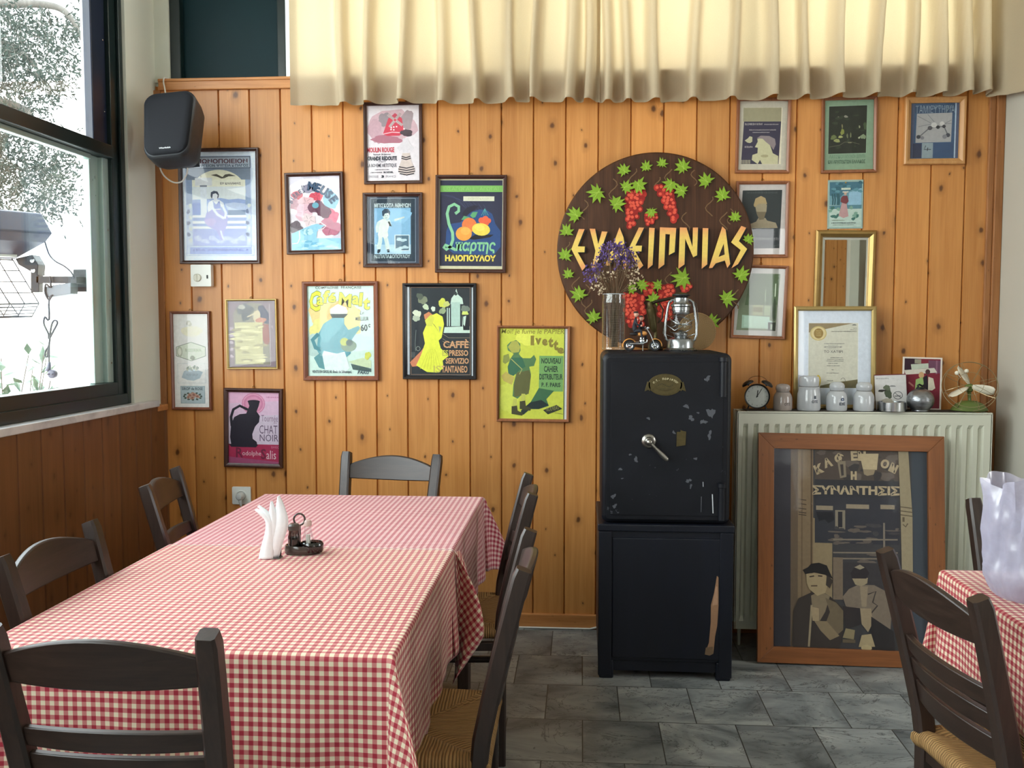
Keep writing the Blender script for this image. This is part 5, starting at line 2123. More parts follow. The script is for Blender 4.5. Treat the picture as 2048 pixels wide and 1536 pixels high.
# ------------------------------------------------------------------ small wall fittings
b, wd, ht, roll = place([(386, 530), (429, 530), (429, 573.5), (386, 573.5)])
r = thing('thermostat', 'white room thermostat with a round dial below the bluish placard', 'thermostat', b)
m = MB()
m.prism(rrect(wd - 0.006, ht, 0.004, 3, 0, ht / 2), -0.032, -0.001)
m.build('housing', M_WHITEPL, r, bevel=0.003)
m = MB()
m.lathe([(0.0185, 0), (0.0185, 0.006), (0.0165, 0.009), (0.0, 0.0095)], 24, 0, Matrix.Translation((-0.016, -0.031, ht * 0.40)) @ Matrix.Rotation(pi / 2, 4, 'X'))
m.box((-0.0175, -0.0435, ht * 0.40 - 0.015), (-0.0145, -0.039, ht * 0.40 + 0.016))
m.build('dial', plain('ivory_plastic', (206, 204, 188), 0.35), r, bevel=0.001)
m = MB()
m.box((0.028, -0.0345, ht * 0.36), (0.034, -0.0315, ht * 0.52))
m.box((0.0285, -0.0365, ht * 0.41), (0.0335, -0.034, ht * 0.46))
m.build('slide_switch', M_BLK, r)

b, wd, ht, roll = place([(466, 973), (503, 973), (503, 1008), (466, 1008)])
r = thing('wall_socket', 'white wall socket with a plug in it, behind the far table corner', 'socket', b)
m = MB()
m.prism(rrect(wd, ht, 0.006, 3, 0, ht / 2), -0.010, -0.001)
m.build('cover_plate', M_WHITEPL, r, bevel=0.003)
m = MB()
m.lathe([(0.026, 0.0), (0.026, 0.005), (0.023, 0.006), (0.021, 0.002), (0.0, 0.002)], 24, 0, Matrix.Translation((0, -0.009, ht / 2)) @ Matrix.Rotation(pi / 2, 4, 'X'))
m.build('socket_ring', M_WHITEPL, r, smooth=40)
r = thing('mains_plug', 'grey-white mains plug with its lead in the wall socket', 'plug', b + Vector((0.002, -0.014, ht * 0.5)))
m = MB()
m.lathe([(0.019, 0), (0.0195, 0.02), (0.017, 0.03), (0.012, 0.036), (0.0, 0.037)], 20, 0, Matrix.Rotation(pi / 2, 4, 'X'))
m.tube([(0, -0.02, -0.008), (0.003, -0.024, -0.026), (0.006, -0.022, -0.045)], 0.009, 10, radii=[0.010, 0.008, 0.005])
m.build('plug_body', plain('grey_white_plastic', (196, 198, 196), 0.3), r, smooth=40)
m = MB()
m.tube([(0.006, -0.022, -0.04), (0.010, -0.018, -0.10), (0.012, -0.006, -0.22), (0.0, -0.002, -0.4), (-0.01, -0.003, -0.75)], 0.0033, 8)
m.build('lead', plain('grey_cable', (180, 180, 176), 0.45), r, smooth=60)

m = MB()
pts = [(-0.75, WY - 0.03, 0.006)] + [Vector(onY(a, c_, WY - 0.02)) for a, c_ in ((1050, 1262), (1080, 1264), (1115, 1264), (1150, 1262), (1180, 1258), (1196, 1254))]
pts = [(p_[0], p_[1], max(p_[2], 0.005)) for p_ in pts] + [(0.13, 4.29, 0.008)]
m.tube(pts, 0.0048, 8)
tag(m.build('floor_cable', M_WHITECABLE, None, smooth=60), 'white cable along the foot of the pine wall, running behind the safe', 'cable')

# ------------------------------------------------------------------ safe on its stand
t = NT('worn_black_enamel')
co = t.coord()
n1 = t.noise(co, 6, 5, 0.6)
n2 = t.noise(co, 26, 4, 0.7, 0.8)
chip = t.math('MULTIPLY', t.ramp(n2, [(0.685, 0.0), (0.70, 1.0)]), t.ramp(t.noise(t.mapping(co, (1, 1, 1), (4.2, 1, 2)), 3.2, 2), [(0.5, 0.0), (0.56, 1.0)]))
c = t.mix(n1, lin((9, 10, 14)), lin((20, 22, 30)))
c = t.mix(chip, c, lin((70, 72, 78)))
t.set(c, 0.4, 0, 0.28)
t.link(t.math('MULTIPLY_ADD', n1, 0.3, 0.30), t.b.inputs['Roughness'])
t.bump(t.noise(co, 40, 3), 0.08, 0.002)
M_SAFE = t.m
t = NT('dark_blue_painted_wood')
co = t.coord()
n1 = t.noise(t.mapping(co, (10, 10, 1.5)), 2, 4)
t.set(t.mix(n1, lin((7, 9, 16)), lin((15, 19, 33))), 0.42, 0, 0.4)
t.bump(n1, 0.06, 0.002)
M_STAND = t.m
M_BRASS = plain('old_brass', (92, 82, 54), 0.42, 0.8, 0.25, 90)
M_NICKEL = plain('worn_nickel', (150, 146, 138), 0.3, 0.95, 0.15, 60)

SY = 3.72
a_, b_ = onY(1203, 1046, SY), onY(1459, 1046, SY)
x0, x1 = a_.x, b_.x
zt = onY(1320, 706, SY).z
zs = onY(1320, 1047, SY).z
sw, sh_ = x1 - x0, zt - zs
DEP = 0.46
r = thing('iron_safe', 'old black iron safe with brass badge and lever handle, standing on a dark cabinet', 'safe', ((x0 + x1) / 2, SY, zs))
m = MB()
R_ = 0.03
rings = []
out = rrect(sw, sh_, R_, 6, 0, sh_ / 2)
inn = rrect(sw - 0.03, sh_ - 0.03, R_ - 0.008, 6, 0, sh_ / 2)
ks = rrect(sw - 0.016, sh_ - 0.016, R_ - 0.004, 6, 0, sh_ / 2)
loft(m, [[(x, DEP, z) for x, z in out], [(x, 0.012, z) for x, z in out], [(x, 0.002, z) for x, z in ks], [(x, 0.0, z) for x, z in inn]])
m.build('safe_body', M_SAFE, r, smooth=40)
m = MB()
dw, dh = sw - 0.034, sh_ - 0.036
m.prism(rrect(dw, dh, 0.012, 4, 0, sh_ / 2), -0.010, 0.002)
m.prism(rrect(dw - 0.034, dh - 0.034, 0.008, 4, 0, sh_ / 2), -0.0135, -0.009)
door = m.build('safe_door', M_SAFE, r, bevel=0.003)
for k, (za, zb) in enumerate(((sh_ - 0.17, sh_ - 0.012), (0.02, 0.17))):
    m = MB()
    M_ = Matrix.Translation((sw / 2 - 0.034, -0.016, 0))
    m.lathe([(0.013, za), (0.013, zb - 0.022), (0.017, zb - 0.02), (0.017, zb - 0.004), (0.012, zb)], 18, 0, M_)
    m.build('hinge', M_SAFE, r, smooth=40)
bz = onY(1330, 769, SY).z - zs
bx = onY(1330, 769, SY).x - (x0 + x1) / 2
m = MB()
for sx, sz, d0, d1 in ((0.066, 0.043, -0.0165, -0.013), (0.060, 0.037, -0.018, -0.0165), (0.040, 0.023, -0.0195, -0.018)):
    m.prism([(bx + sx * cos(a * pi / 16), bz + sz * sin(a * pi / 16)) for a in range(32)], d0, d1)
for s in (-1, 1):
    m.prism([(bx + s * 0.052, bz + 0.008), (bx + s * 0.070, bz + 0.012), (bx + s * 0.080, bz - 0.026), (bx + s * 0.066, bz - 0.020), (bx + s * 0.060, bz - 0.026)], -0.0165, -0.013)
bd = m.build('brass_badge', M_BRASS, r, bevel=0.001)
p = Print((0, 0, 200, 120), 0.134, 0.0804)
p.arc('Ν.Τ. ΠΟΡΙΦΤΟΥ', 100, 66, 76, 152, 28, 15, (206, 196, 158), 0.03, 0.95, 41)
for k in range(9):
    p.ell(60 + 10 * k, 62 - 8 * sin(k * 0.8), 4, 3, (60, 54, 34))
p.scribble(70, 132, 84, 8, (70, 64, 42))
q = p.done(r, 'badge_lettering', -0.0198, bz)
q.location.x = bx
hx, hz = onY(1297, 881, SY).x - (x0 + x1) / 2, onY(1297, 881, SY).z - zs
m = MB()
TX = Matrix.Translation((hx, -0.013, hz)) @ Matrix.Rotation(pi / 2, 4, 'X')
m.lathe([(0.029, 0), (0.029, 0.004), (0.025, 0.009), (0.018, 0.011), (0.016, 0.02), (0.011, 0.024), (0.009, 0.04)], 24, 0, TX)
m.build('handle_rosette', M_NICKEL, r, smooth=40)
m = MB()
L1 = (onY(1330, 914, SY).x - (x0 + x1) / 2, -0.054, onY(1330, 914, SY).z - zs)
m.ball((hx, -0.052, hz), 0.0135, 12)
m.tube([(hx, -0.052, hz), (hx + (L1[0] - hx) * 0.35, -0.053, hz + (L1[2] - hz) * 0.35), (hx + (L1[0] - hx) * 0.8, -0.054, hz + (L1[2] - hz) * 0.8), L1], 0.008, 12, radii=[0.008, 0.0065, 0.0105, 0.0095])
m.ball(L1, 0.0098, 10)
m.build('lever_handle', M_NICKEL, r, smooth=50)
kx, kz = onY(1362, 876, SY).x - (x0 + x1) / 2, onY(1362, 876, SY).z - zs
m = MB()
m.prism([(kx - 0.018, kz + 0.026), (kx - 0.004, kz + 0.026), (kx - 0.004, kz + 0.034), (kx + 0.004, kz + 0.03), (kx + 0.018, kz + 0.027), (kx + 0.016, kz - 0.026), (kx - 0.006, kz - 0.03), (kx - 0.019, kz - 0.032)], -0.0165, -0.0125)
m.build('keyhole_plate', M_BRASS, r, bevel=0.001)
# bare metal showing through the enamel
rr = random.Random(11)
p = Print((1198, 700, 1462, 1048), sw, sh_)
for x, y, a, b2, k in ((1370, 807, 6, 6, 1), (1380, 831, 7, 7, 2), (1420, 820, 9, 14, 3), (1405, 838, 8, 6, 4), (1418, 865, 5, 11, 5), (1268, 916, 6, 6, 6), (1256, 906, 3, 3, 7), (1236, 936, 4, 4, 8), (1376, 958, 7, 5, 9), (1381, 969, 3, 6, 10), (1222, 992, 6, 6, 11), (1225, 1012, 5, 6, 12), (1390, 913, 4, 4, 13), (1293, 832, 4, 4, 14), (1345, 860, 4, 4, 15), (1240, 955, 3, 2, 16), (1412, 751, 7, 7, 17), (1394, 820, 3, 3, 18)):
    p.poly(blot(x, y, a * 0.75, b2 * 0.75, k, 0.6, 16), (78, 80, 86))
p.poly([(1424, 985), (1426, 985), (1428, 1024), (1426, 1024)], (200, 204, 208))
p.poly([(1405, 960), (1406.5, 960), (1407, 970), (1405.5, 970)], (170, 174, 180))
p.poly([(1402, 990), (1403.5, 990), (1403, 1022), (1402, 1022)], (90, 92, 98))
p.done(door, 'bare_metal_patches', -0.0136, sh_ / 2)

# stand
zst = zs - 0.002
a_, b_ = onY(1196, 1300, SY - 0.012), onY(1464, 1300, SY - 0.012)
cx0, cx1 = a_.x, b_.x
cw = cx1 - cx0
r = thing('safe_stand', 'dark blue-black wooden cabinet with chipped paint, carrying the iron safe', 'stand', ((cx0 + cx1) / 2, SY - 0.012, 0))
m = MB()
m.box((-cw / 2, 0.006, 0.07), (cw / 2, DEP + 0.02, zst - 0.002))
m.box((-cw / 2 - 0.004, -0.004, zst - 0.03), (cw / 2 + 0.004, DEP + 0.024, zst))
m.build('cabinet_body', M_STAND, r, bevel=0.005)
m = MB()
m.box((-cw / 2 + 0.055, 0.000, 0.085), (cw / 2 - 0.045, 0.012, zst - 0.055))
dr = m.build('door_panel', M_STAND, r, bevel=0.004)
for s in (-1, 1):
    m = MB()
    m.box((s * (cw / 2 - 0.026) - 0.026, -0.002, 0.012), (s * (cw / 2 - 0.026) + 0.026, 0.010, zst - 0.03))
    m.build('stile', M_STAND, r, bevel=0.003)
for sx in (-1, 1):
    for yy in (0.0, DEP - 0.05):
        m = MB()
        m.prism([(sx * (cw / 2 - 0.004), yy), (sx * (cw / 2 - 0.062), yy), (sx * (cw / 2 - 0.062), yy + 0.06), (sx * (cw / 2 - 0.004), yy + 0.06)], 0.0, 0.075, plane='xy')
        m.build('foot', M_STAND, r, bevel=0.006)
m = MB()
m.box((-cw / 2 + 0.05, 0.012, 0.03), (cw / 2 - 0.05, 0.024, 0.078))
m.build('plinth', M_STAND, r)
# split that shows the bare wood
p = Print((1196, 1048, 1464, 1357), cw, zst)
p.poly([(1432, 1147), (1435, 1150), (1436, 1205), (1434, 1246), (1430, 1268), (1427, 1302), (1420, 1306), (1410, 1304), (1418, 1280), (1421, 1240), (1421, 1205), (1427, 1180)], (148, 112, 84))
p.poly([(1430, 1168), (1433, 1168), (1434, 1204), (1424, 1206)], (172, 134, 106))
p.poly([(1412, 1290), (1426, 1288), (1427, 1302), (1420, 1306), (1410, 1304)], (112, 90, 68))
p.done(dr, 'bare_wood_split', -0.0006, zst / 2)
SAFE_TOP = zt

# ------------------------------------------------------------------ things on the safe
M_CLEAR = glass_mat('clear_glass', (0.93, 0.96, 0.96), 1.3, 0.01)


def on_safe(px, depth=0.13, py=700):
    q = onY(px, py, SY + depth)
    return Vector((q.x, SY + depth, SAFE_TOP))


def pxw(n, y):
    return n * y / FPX


# ribbed glass vase
v = on_safe(1227, 0.30)
vy = v.y
vr = pxw(23.5, vy)
vh = pxw(112, vy)
r = thing('glass_vase', 'tall ribbed clear glass vase on the left of the safe top', 'vase', v)
m = MB()
prof = [(vr * 0.90, 0.0), (vr * 0.98, 0.004)]
nr = 26
for i in range(nr * 2 + 1):
    prof.append((vr * (1.0 - 0.03 * (i % 2)), 0.012 + (vh - 0.05) * i / (nr * 2)))
prof += [(vr * 0.98, vh - 0.03), (vr * 0.93, vh - 0.012), (vr * 0.95, vh)]
m.lathe(prof, 36, cap=False)
m.lathe([(0.0001, 0.010), (vr * 0.9, 0.010)], 36, cap=False)
m.build('vase_glass', glass_mat('vase_glass_clear', (0.86, 0.90, 0.91), 2.2, 0.06), r, smooth=30)
m = MB()
m.lathe([(vr * 0.95, vh - 0.001), (vr * 0.97, vh + 0.0015), (vr * 0.93, vh + 0.0015), (vr * 0.93, vh - 0.001)], 36, cap=False)
m.build('rim', plain('pale_glass_rim', (210, 222, 222), 0.1), r, smooth=60)

# dried flowers
r = thing('dried_flower_bunch', 'bunch of dried purple and cream statice standing in the glass vase', 'flowers', v + Vector((0, 0, 0.012)))
rr = random.Random(3)
ms, mp, mc = MB(), MB(), MB()
M_STEM = plain('dry_stems', (104, 82, 58), 0.8, 0, 0.25, 60)
M_PURP = plain('purple_florets', (98, 76, 138), 0.8, 0, 0.35, 200)
M_CREAM = plain('cream_florets', (196, 178, 150), 0.8, 0, 0.25, 200)
k0 = pxw(1, vy)
# anchor heads (photo offsets from the vase mouth centre, in pixels) : x, up, size, colour
heads = []
for i in range(30):
    a = rr.uniform(-1, 1)
    heads.append((a * 34 + rr.uniform(-6, 6) - 2, 62 + 28 * (1 - a * a) + rr.uniform(-18, 12), 9, 'p'))
for x, u in ((-52, 42), (-46, 34), (-54, 30), (-40, 26), (-44, 50), (-36, 44), (-30, 60), (-22, 76), (18, 88), (26, 80), (34, 70), (30, 60), (14, 72), (-8, 66), (4, 54)):
    heads.append((x, u, 10, 'p'))
for x, u in ((-34, 36), (-30, 22), (-36, 14), (-26, 10), (-24, 32), (-18, 46), (-14, 28), (-30, 4), (28, 38), (38, 40), (44, 46), (40, 56), (34, 22), (38, 14), (46, 30), (10, 44), (-4, 40), (-40, 60), (20, 50), (44, 62)):
    heads.append((x, u, 9, 'c'))
for x, u, s, c in heads:
    hz_ = vh - 0.012 + u * k0
    dy = rr.uniform(-0.05, 0.05)
    hd = Vector((x * k0, dy, hz_))
    mouth = Vector((hd.x * 0.30 + rr.uniform(-0.008, 0.008), dy * 0.35, vh - 0.012))
    foot = Vector((rr.uniform(-0.6, 0.6) * vr * 0.5 + hd.x * 0.05, rr.uniform(-0.4, 0.4) * vr, 0.004))
    ms.tube([foot, (foot + mouth) / 2 + Vector((rr.uniform(-0.004, 0.004), 0, 0)), mouth, mouth * 0.45 + hd * 0.55, hd], 0.0012, 5)
    mb = mp if c == 'p' else mc
    for k in range(11 if c == 'p' else 8):
        q = hd + Vector((rr.gauss(0, 1), rr.gauss(0, 1), rr.gauss(0, 0.9))) * s * k0 * 0.55
        rad = rr.uniform(0.0035, 0.0062)
        # ragged floret of crossed petals
        ax = Vector((rr.uniform(-1, 1), rr.uniform(-1, 1), rr.uniform(-0.4, 1))).normalized()
        t1 = ax.orthogonal().normalized()
        t2 = ax.cross(t1)
        V = [q - ax * rad * 0.6]
        for j in range(6):
            an = j * pi / 3
            V.append(q + (t1 * cos(an) + t2 * sin(an)) * rad * (1.25 if j % 2 else 0.8) + ax * rad * (0.5 if j % 2 else 0.1))
        V.append(q + ax * rad * 0.35)
        mb.add(V, [(0, 1 + j, 1 + (j + 1) % 6) for j in range(6)] + [(7, 1 + (j + 1) % 6, 1 + j) for j in range(6)])
        if rr.random() < 0.4:
            ms.tube([hd + Vector((0, 0, -0.012)), q], 0.0008, 4)
tag(ms.build('stems', M_STEM, r), None, None, None, None)
mp.build('purple_florets', M_PURP, r)
mc.build('cream_florets', M_CREAM, r)

# toy motorcycle with two riders
mo = on_safe(1286, 0.24)
my = mo.y
q_ = pxw(1, my)


def mo_p(px, py, d=0.0):
    """photo position on the toy's own plane -> its local coordinates"""
    w_ = onY(px, py, my)
    return Vector((w_.x - mo.x, d, w_.z - SAFE_TOP))


M_CHROME = plain('chrome', (214, 222, 230), 0.12, 1.0, 0.05, 60)
M_ORANGE = plain('orange_enamel', (214, 146, 74), 0.25, 0, 0.08, 40)
M_TYRE = plain('black_rubber', (26, 26, 28), 0.6)
M_DARKSUIT = plain('dark_cloth', (28, 30, 40), 0.7, 0, 0.2, 200)
M_SKIN = plain('painted_skin', (206, 160, 138), 0.5)
r = thing('toy_motorcycle', 'small orange and chrome toy motorcycle on the safe beside the vase', 'toy', mo)
wc = [mo_p(1259, 686), mo_p(1310, 684)]
wr = pxw(11, my)
for c in wc:
    c = Vector((c.x, 0, wr))
    m = MB()
    m.tube([(c.x + (wr - 0.0045) * cos(2 * pi * i / 24), 0, wr + (wr - 0.0045) * sin(2 * pi * i / 24)) for i in range(24)], 0.0045, 8, closed=True)
    ty = m.build('wheel', M_TYRE, r, smooth=60)
    m = MB()
    m.tube([(c.x + (wr - 0.010) * cos(2 * pi * i / 20), 0, wr + (wr - 0.010) * sin(2 * pi * i / 20)) for i in range(20)], 0.0022, 6, closed=True)
    for i in range(9):
        a = 2 * pi * i / 9
        m.tube([(c.x, 0, wr), (c.x + (wr - 0.010) * cos(a), 0, wr + (wr - 0.010) * sin(a))], 0.0009, 4)
    m.ball((c.x, 0, wr), 0.006, 8)
    m.build('spokes', M_CHROME, ty, smooth=50)
for c, a0, a1 in ((wc[0], 30, 190), (wc[1], -5, 120)):
    m = MB()
    n_ = 12
    rings = []
    for i in range(n_ + 1):
        a = radians(a0 + (a1 - a0) * i / n_)
        er, ez = cos(a), sin(a)
        R1 = wr + 0.004
        rings.append([(c.x + R1 * er, -0.010, wr + R1 * ez), (c.x + (R1 + 0.003) * er, -0.006, wr + (R1 + 0.003) * ez), (c.x + (R1 + 0.003) * er, 0.006, wr + (R1 + 0.003) * ez), (c.x + R1 * er, 0.010, wr + R1 * ez), (c.x + (R1 - 0.001) * er, 0.0, wr + (R1 - 0.001) * ez)])
    loft(m, rings)
    m.build('mudguard', M_ORANGE, r, smooth=50)
m = MB()
tk = mo_p(1286, 667)
m.ball((tk.x, 0, tk.z), 0.017, 12, sz=0.62)
m.ball((tk.x - 0.012, 0, tk.z - 0.003), 0.013, 10, sz=0.62)
m.build('fuel_tank', M_ORANGE, r, smooth=60)
m = MB()
st = mo_p(1268, 668)
m.ball((st.x, 0, st.z), 0.018, 10, sz=0.38)
m.build('saddle', M_TYRE, r, smooth=60)
m = MB()
e = mo_p(1284, 682)
m.ball((e.x, 0, e.z), 0.013, 10)
m.lathe([(0.008, 0), (0.008, 0.016), (0.006, 0.018)], 10, 0, Matrix.Translation((e.x - 0.003, 0, e.z)) @ Matrix.Rotation(0.4, 4, 'Y'))
m.lathe([(0.008, 0), (0.008, 0.016), (0.006, 0.018)], 10, 0, Matrix.Translation((e.x + 0.003, 0, e.z)) @ Matrix.Rotation(-0.4, 4, 'Y'))
m.tube([(e.x - 0.05, -0.012, e.z - 0.012), (e.x, -0.014, e.z - 0.012), (e.x + 0.018, -0.012, e.z - 0.004), (e.x + 0.02, -0.008, e.z + 0.006)], 0.0035, 8)
m.tube([(e.x - 0.045, 0.012, e.z - 0.006), (e.x, 0.012, e.z - 0.006)], 0.003, 8)
m.build('engine', M_CHROME, r, smooth=50)
m = MB()
for s in (-0.007, 0.007):
    m.tube([(wc[1].x, s, wr), mo_p(1300, 668, s), mo_p(1292, 656, s * 1.4)], 0.0026, 8)
hb = mo_p(1292, 655)
m.tube([(hb.x - 0.006, -0.026, hb.z + 0.002), (hb.x, -0.012, hb.z + 0.006), (hb.x, 0.012, hb.z + 0.006), (hb.x - 0.006, 0.026, hb.z + 0.002)], 0.0018, 6)
m.ball((hb.x + 0.008, 0, hb.z - 0.002), 0.0065, 10)
m.build('fork', M_CHROME, r, smooth=50)
m = MB()
m.tube([(e.x + 0.004, -0.006, e.z - 0.012), (e.x + 0.002, -0.020, 0.0015)], 0.0022, 6)
m.build('kick_stand', M_CHROME, r)


def rider(name, label, px, py, back):
    """seated figure, one skinned body"""
    hp = mo_p(px, py, back)
    r_ = thing(name, label, 'figurine', mo + Vector((hp.x, back, 0)))
    z0 = hp.z
    sc = 0.052
    V = [(0, 0, 0), (0.05, 0, 0.42), (0.10, 0, 0.80), (0.13, 0, 1.0), (0.16, 0, 1.15),
         (0.10, -0.26, 0.84), (0.22, -0.36, 0.52), (0.52, -0.30, 0.42), (0.10, 0.26, 0.84), (0.22, 0.36, 0.52), (0.52, 0.30, 0.42),
         (0.06, -0.18, 0.0), (0.55, -0.24, 0.06), (0.62, -0.24, -0.48), (0.76, -0.24, -0.54), (0.06, 0.18, 0.0), (0.55, 0.24, 0.06), (0.62, 0.24, -0.48), (0.76, 0.24, -0.54)]
    E = [(0, 1), (1, 2), (2, 3), (3, 4), (2, 5), (5, 6), (6, 7), (2, 8), (8, 9), (9, 10), (0, 11), (11, 12), (12, 13), (13, 14), (0, 15), (15, 16), (16, 17), (17, 18)]
    Rd = [0.20, 0.20, 0.20, 0.09, 0.07, 0.11, 0.085, 0.06, 0.11, 0.085, 0.06, 0.14, 0.12, 0.08, 0.07, 0.14, 0.12, 0.08, 0.07]
    me = bpy.data.meshes.new('body')
    me.from_pydata([(x * sc, y * sc, z * sc + z0) for x, y, z in V], E, [])
    me.materials.append(M_DARKSUIT)
    o_ = bpy.data.objects.new('body', me)
    COL.objects.link(o_)
    o_.parent = r_
    sk = o_.modifiers.new('skin', 'SKIN')
    for i, d in enumerate(me.skin_vertices[0].data):
        d.radius = (Rd[i] * sc, Rd[i] * sc)
        d.use_root = i == 0
    sb_ = o_.modifiers.new('smooth', 'SUBSURF')
    sb_.levels = sb_.render_levels = 2
    m = MB()
    m.ball((0.17 * sc, 0, z0 + 1.34 * sc), 0.19 * sc, 12, sz=1.22)
    m.ball((0.37 * sc, 0, z0 + 1.32 * sc), 0.045 * sc, 6)
    for s in (-1, 1):
        m.ball((0.17 * sc, s * 0.19 * sc, z0 + 1.33 * sc), 0.05 * sc, 6)
        m.ball((0.56 * sc, s * 0.30 * sc, z0 + 0.42 * sc), 0.085 * sc, 8)
    m.build('head', M_SKIN, r_, smooth=60)
    m = MB()
    m.lathe([(0.20 * sc, 0), (0.205 * sc, 0.06 * sc), (0.16 * sc, 0.14 * sc), (0.001, 0.17 * sc)], 14, 0, Matrix.Translation((0.14 * sc, 0, z0 + 1.42 * sc)), cap=False)
    m.build('hair', plain('dark_hair', (46, 32, 26), 0.7), r_, smooth=60)
    m = MB()
    m.prism([(-0.02 * sc, 0), (0.03 * sc, 0), (0.01 * sc, -0.22 * sc), (-0.015 * sc, -0.22 * sc)], -0.1 * sc, 0.1 * sc, 0, Matrix.Translation((0.27 * sc, 0, z0 + 0.98 * sc)))
    m.build('shirt_front', M_WHITEPL, r_)
    return r_


rider('rider_figurine', 'dark-suited rider figurine astride the toy motorcycle, nearer the vase', 1268, 662, 0.0)
rider('rider_figurine', 'second smaller rider figurine on the far side of the toy motorcycle', 1280, 664, 0.035).scale = (0.86, 0.86, 0.92)

# hurricane lantern
lv = on_safe(1361, 0.31)
ly = lv.y
k = ly / FPX
M_TIN = plain('galvanised_tin', (150, 154, 156), 0.26, 0.95, 0.15, 50)
r = thing('hurricane_lantern', 'silver hurricane oil lantern on the right of the safe top', 'lantern', lv)
m = MB()
m.lathe([(32 * k, 0), (33 * k, 2 * k), (29 * k, 4 * k), (27 * k, 6 * k), (27 * k, 19 * k), (25 * k, 23 * k), (15 * k, 27 * k), (13 * k, 28 * k)], 32)
m.build('oil_tank', M_TIN, r, smooth=35)
m = MB()
m.lathe([(12 * k, 27 * k), (14 * k, 31 * k), (14 * k, 34 * k), (9 * k, 38 * k), (4 * k, 41 * k), (3 * k, 40 * k)], 24)
m.build('burner', M_TIN, r, smooth=35)
m = MB()
m.lathe([(12 * k, 34 * k), (17 * k, 40 * k), (20.5 * k, 50 * k), (20 * k, 58 * k), (17 * k, 68 * k), (15 * k, 74 * k)], 28, cap=False)
m.build('glass_globe', M_CLEAR, r, smooth=60)
m = MB()
m.lathe([(16 * k, 72 * k), (17 * k, 74 * k), (17 * k, 78 * k), (18 * k, 79 * k), (18 * k, 86 * k), (20 * k, 88 * k), (20 * k, 91 * k), (17 * k, 93 * k), (15 * k, 97 * k), (15 * k, 104 * k), (13 * k, 106 * k), (12.5 * k, 107 * k)], 28)
m.build('chimney', M_TIN, r, smooth=30)
m = MB()
m.lathe([(17 * k, 107.5 * k), (18 * k, 109 * k), (17 * k, 111.5 * k), (10 * k, 114 * k), (0.0002, 115 * k)], 28)
for i in range(5):
    a = 2 * pi * i / 5
    m.box((12 * k * cos(a) - 0.002, 12 * k * sin(a) - 0.002, 105 * k), (12 * k * cos(a) + 0.002, 12 * k * sin(a) + 0.002, 109 * k))
m.build('hood', plain('dark_tin', (76, 78, 80), 0.3, 0.9), r, smooth=35)
for s in (-1, 1):
    m = MB()
    m.tube([(s * 21 * k, 0, 17 * k), (s * 28 * k, 0, 22 * k), (s * 31 * k, 0, 32 * k), (s * 30 * k, 0, 55 * k), (s * 26 * k, 0, 84 * k), (s * 23 * k, 0, 96 * k), (s * 18 * k, 0, 100 * k), (s * 12 * k, 0, 101 * k)], 2.6 * k, 10)
    m.build('side_tube', M_TIN, r, smooth=50)
m = MB()
for z_, a0 in ((44, 0.5), (60, -0.5)):
    m.tube([(21.5 * k * cos(a), 21.5 * k * sin(a), (z_ + 9 * sin(a + a0)) * k) for a in [2 * pi * i / 28 for i in range(28)]], 0.9 * k, 6, closed=True)
m.tube([(-26 * k, 0, 50 * k), (-14 * k, -21 * k, 40 * k), (6 * k, -23 * k, 52 * k), (26 * k, 0, 62 * k)], 0.9 * k, 6)
m.build('globe_guard', M_TIN, r, smooth=60)
m = MB()
m.tube([(24 * k, 0, 98 * k), (30 * k, 3 * k, 92 * k), (36 * k, 14 * k, 60 * k), (33 * k, 22 * k, 34 * k), (0, 30 * k, 22 * k), (-33 * k, 22 * k, 34 * k), (-30 * k, 12 * k, 66 * k), (-24 * k, 0, 98 * k)], 1.0 * k, 6)
m.build('carrying_handle', M_STEEL, r, smooth=60)

# small brass blow lamp behind
bv = on_safe(1311, 0.39)
k = bv.y / FPX
r = thing('brass_blow_lamp', 'small old brass pump lamp behind the toy motorcycle on the safe', 'lamp', bv)
m = MB()
m.lathe([(13 * k, 0), (15 * k, 2 * k), (15 * k, 12 * k), (12 * k, 18 * k), (4 * k, 22 * k), (3 * k, 40 * k)], 24)
m.build('fuel_bowl', M_BRASS, r, smooth=40)
m = MB()
M_ = Matrix.Translation((-3 * k, -2 * k, 36 * k)) @ Matrix.Rotation(radians(-9), 4, 'Y')
m.lathe([(4 * k, 0), (7 * k, 8 * k), (8.5 * k, 36 * k), (9.5 * k, 40 * k), (9.5 * k, 46 * k), (6 * k, 50 * k), (5 * k, 60 * k)], 20, 0, M_)
m.build('burner_tube', M_BRASS, r, smooth=40)
m = MB()
m.tube([(-10 * k, 0, 92 * k), (0, 0, 96 * k), (36 * k, -2 * k, 104 * k)], 3.2 * k, 8)
m.tube([(6 * k, 0, 94 * k), (14 * k, 0, 80 * k), (12 * k, 0, 62 * k), (4 * k, 0, 54 * k)], 1.6 * k, 8)
m.build('pump_rod', plain('dark_bronze', (58, 50, 38), 0.45, 0.7), r, smooth=50)

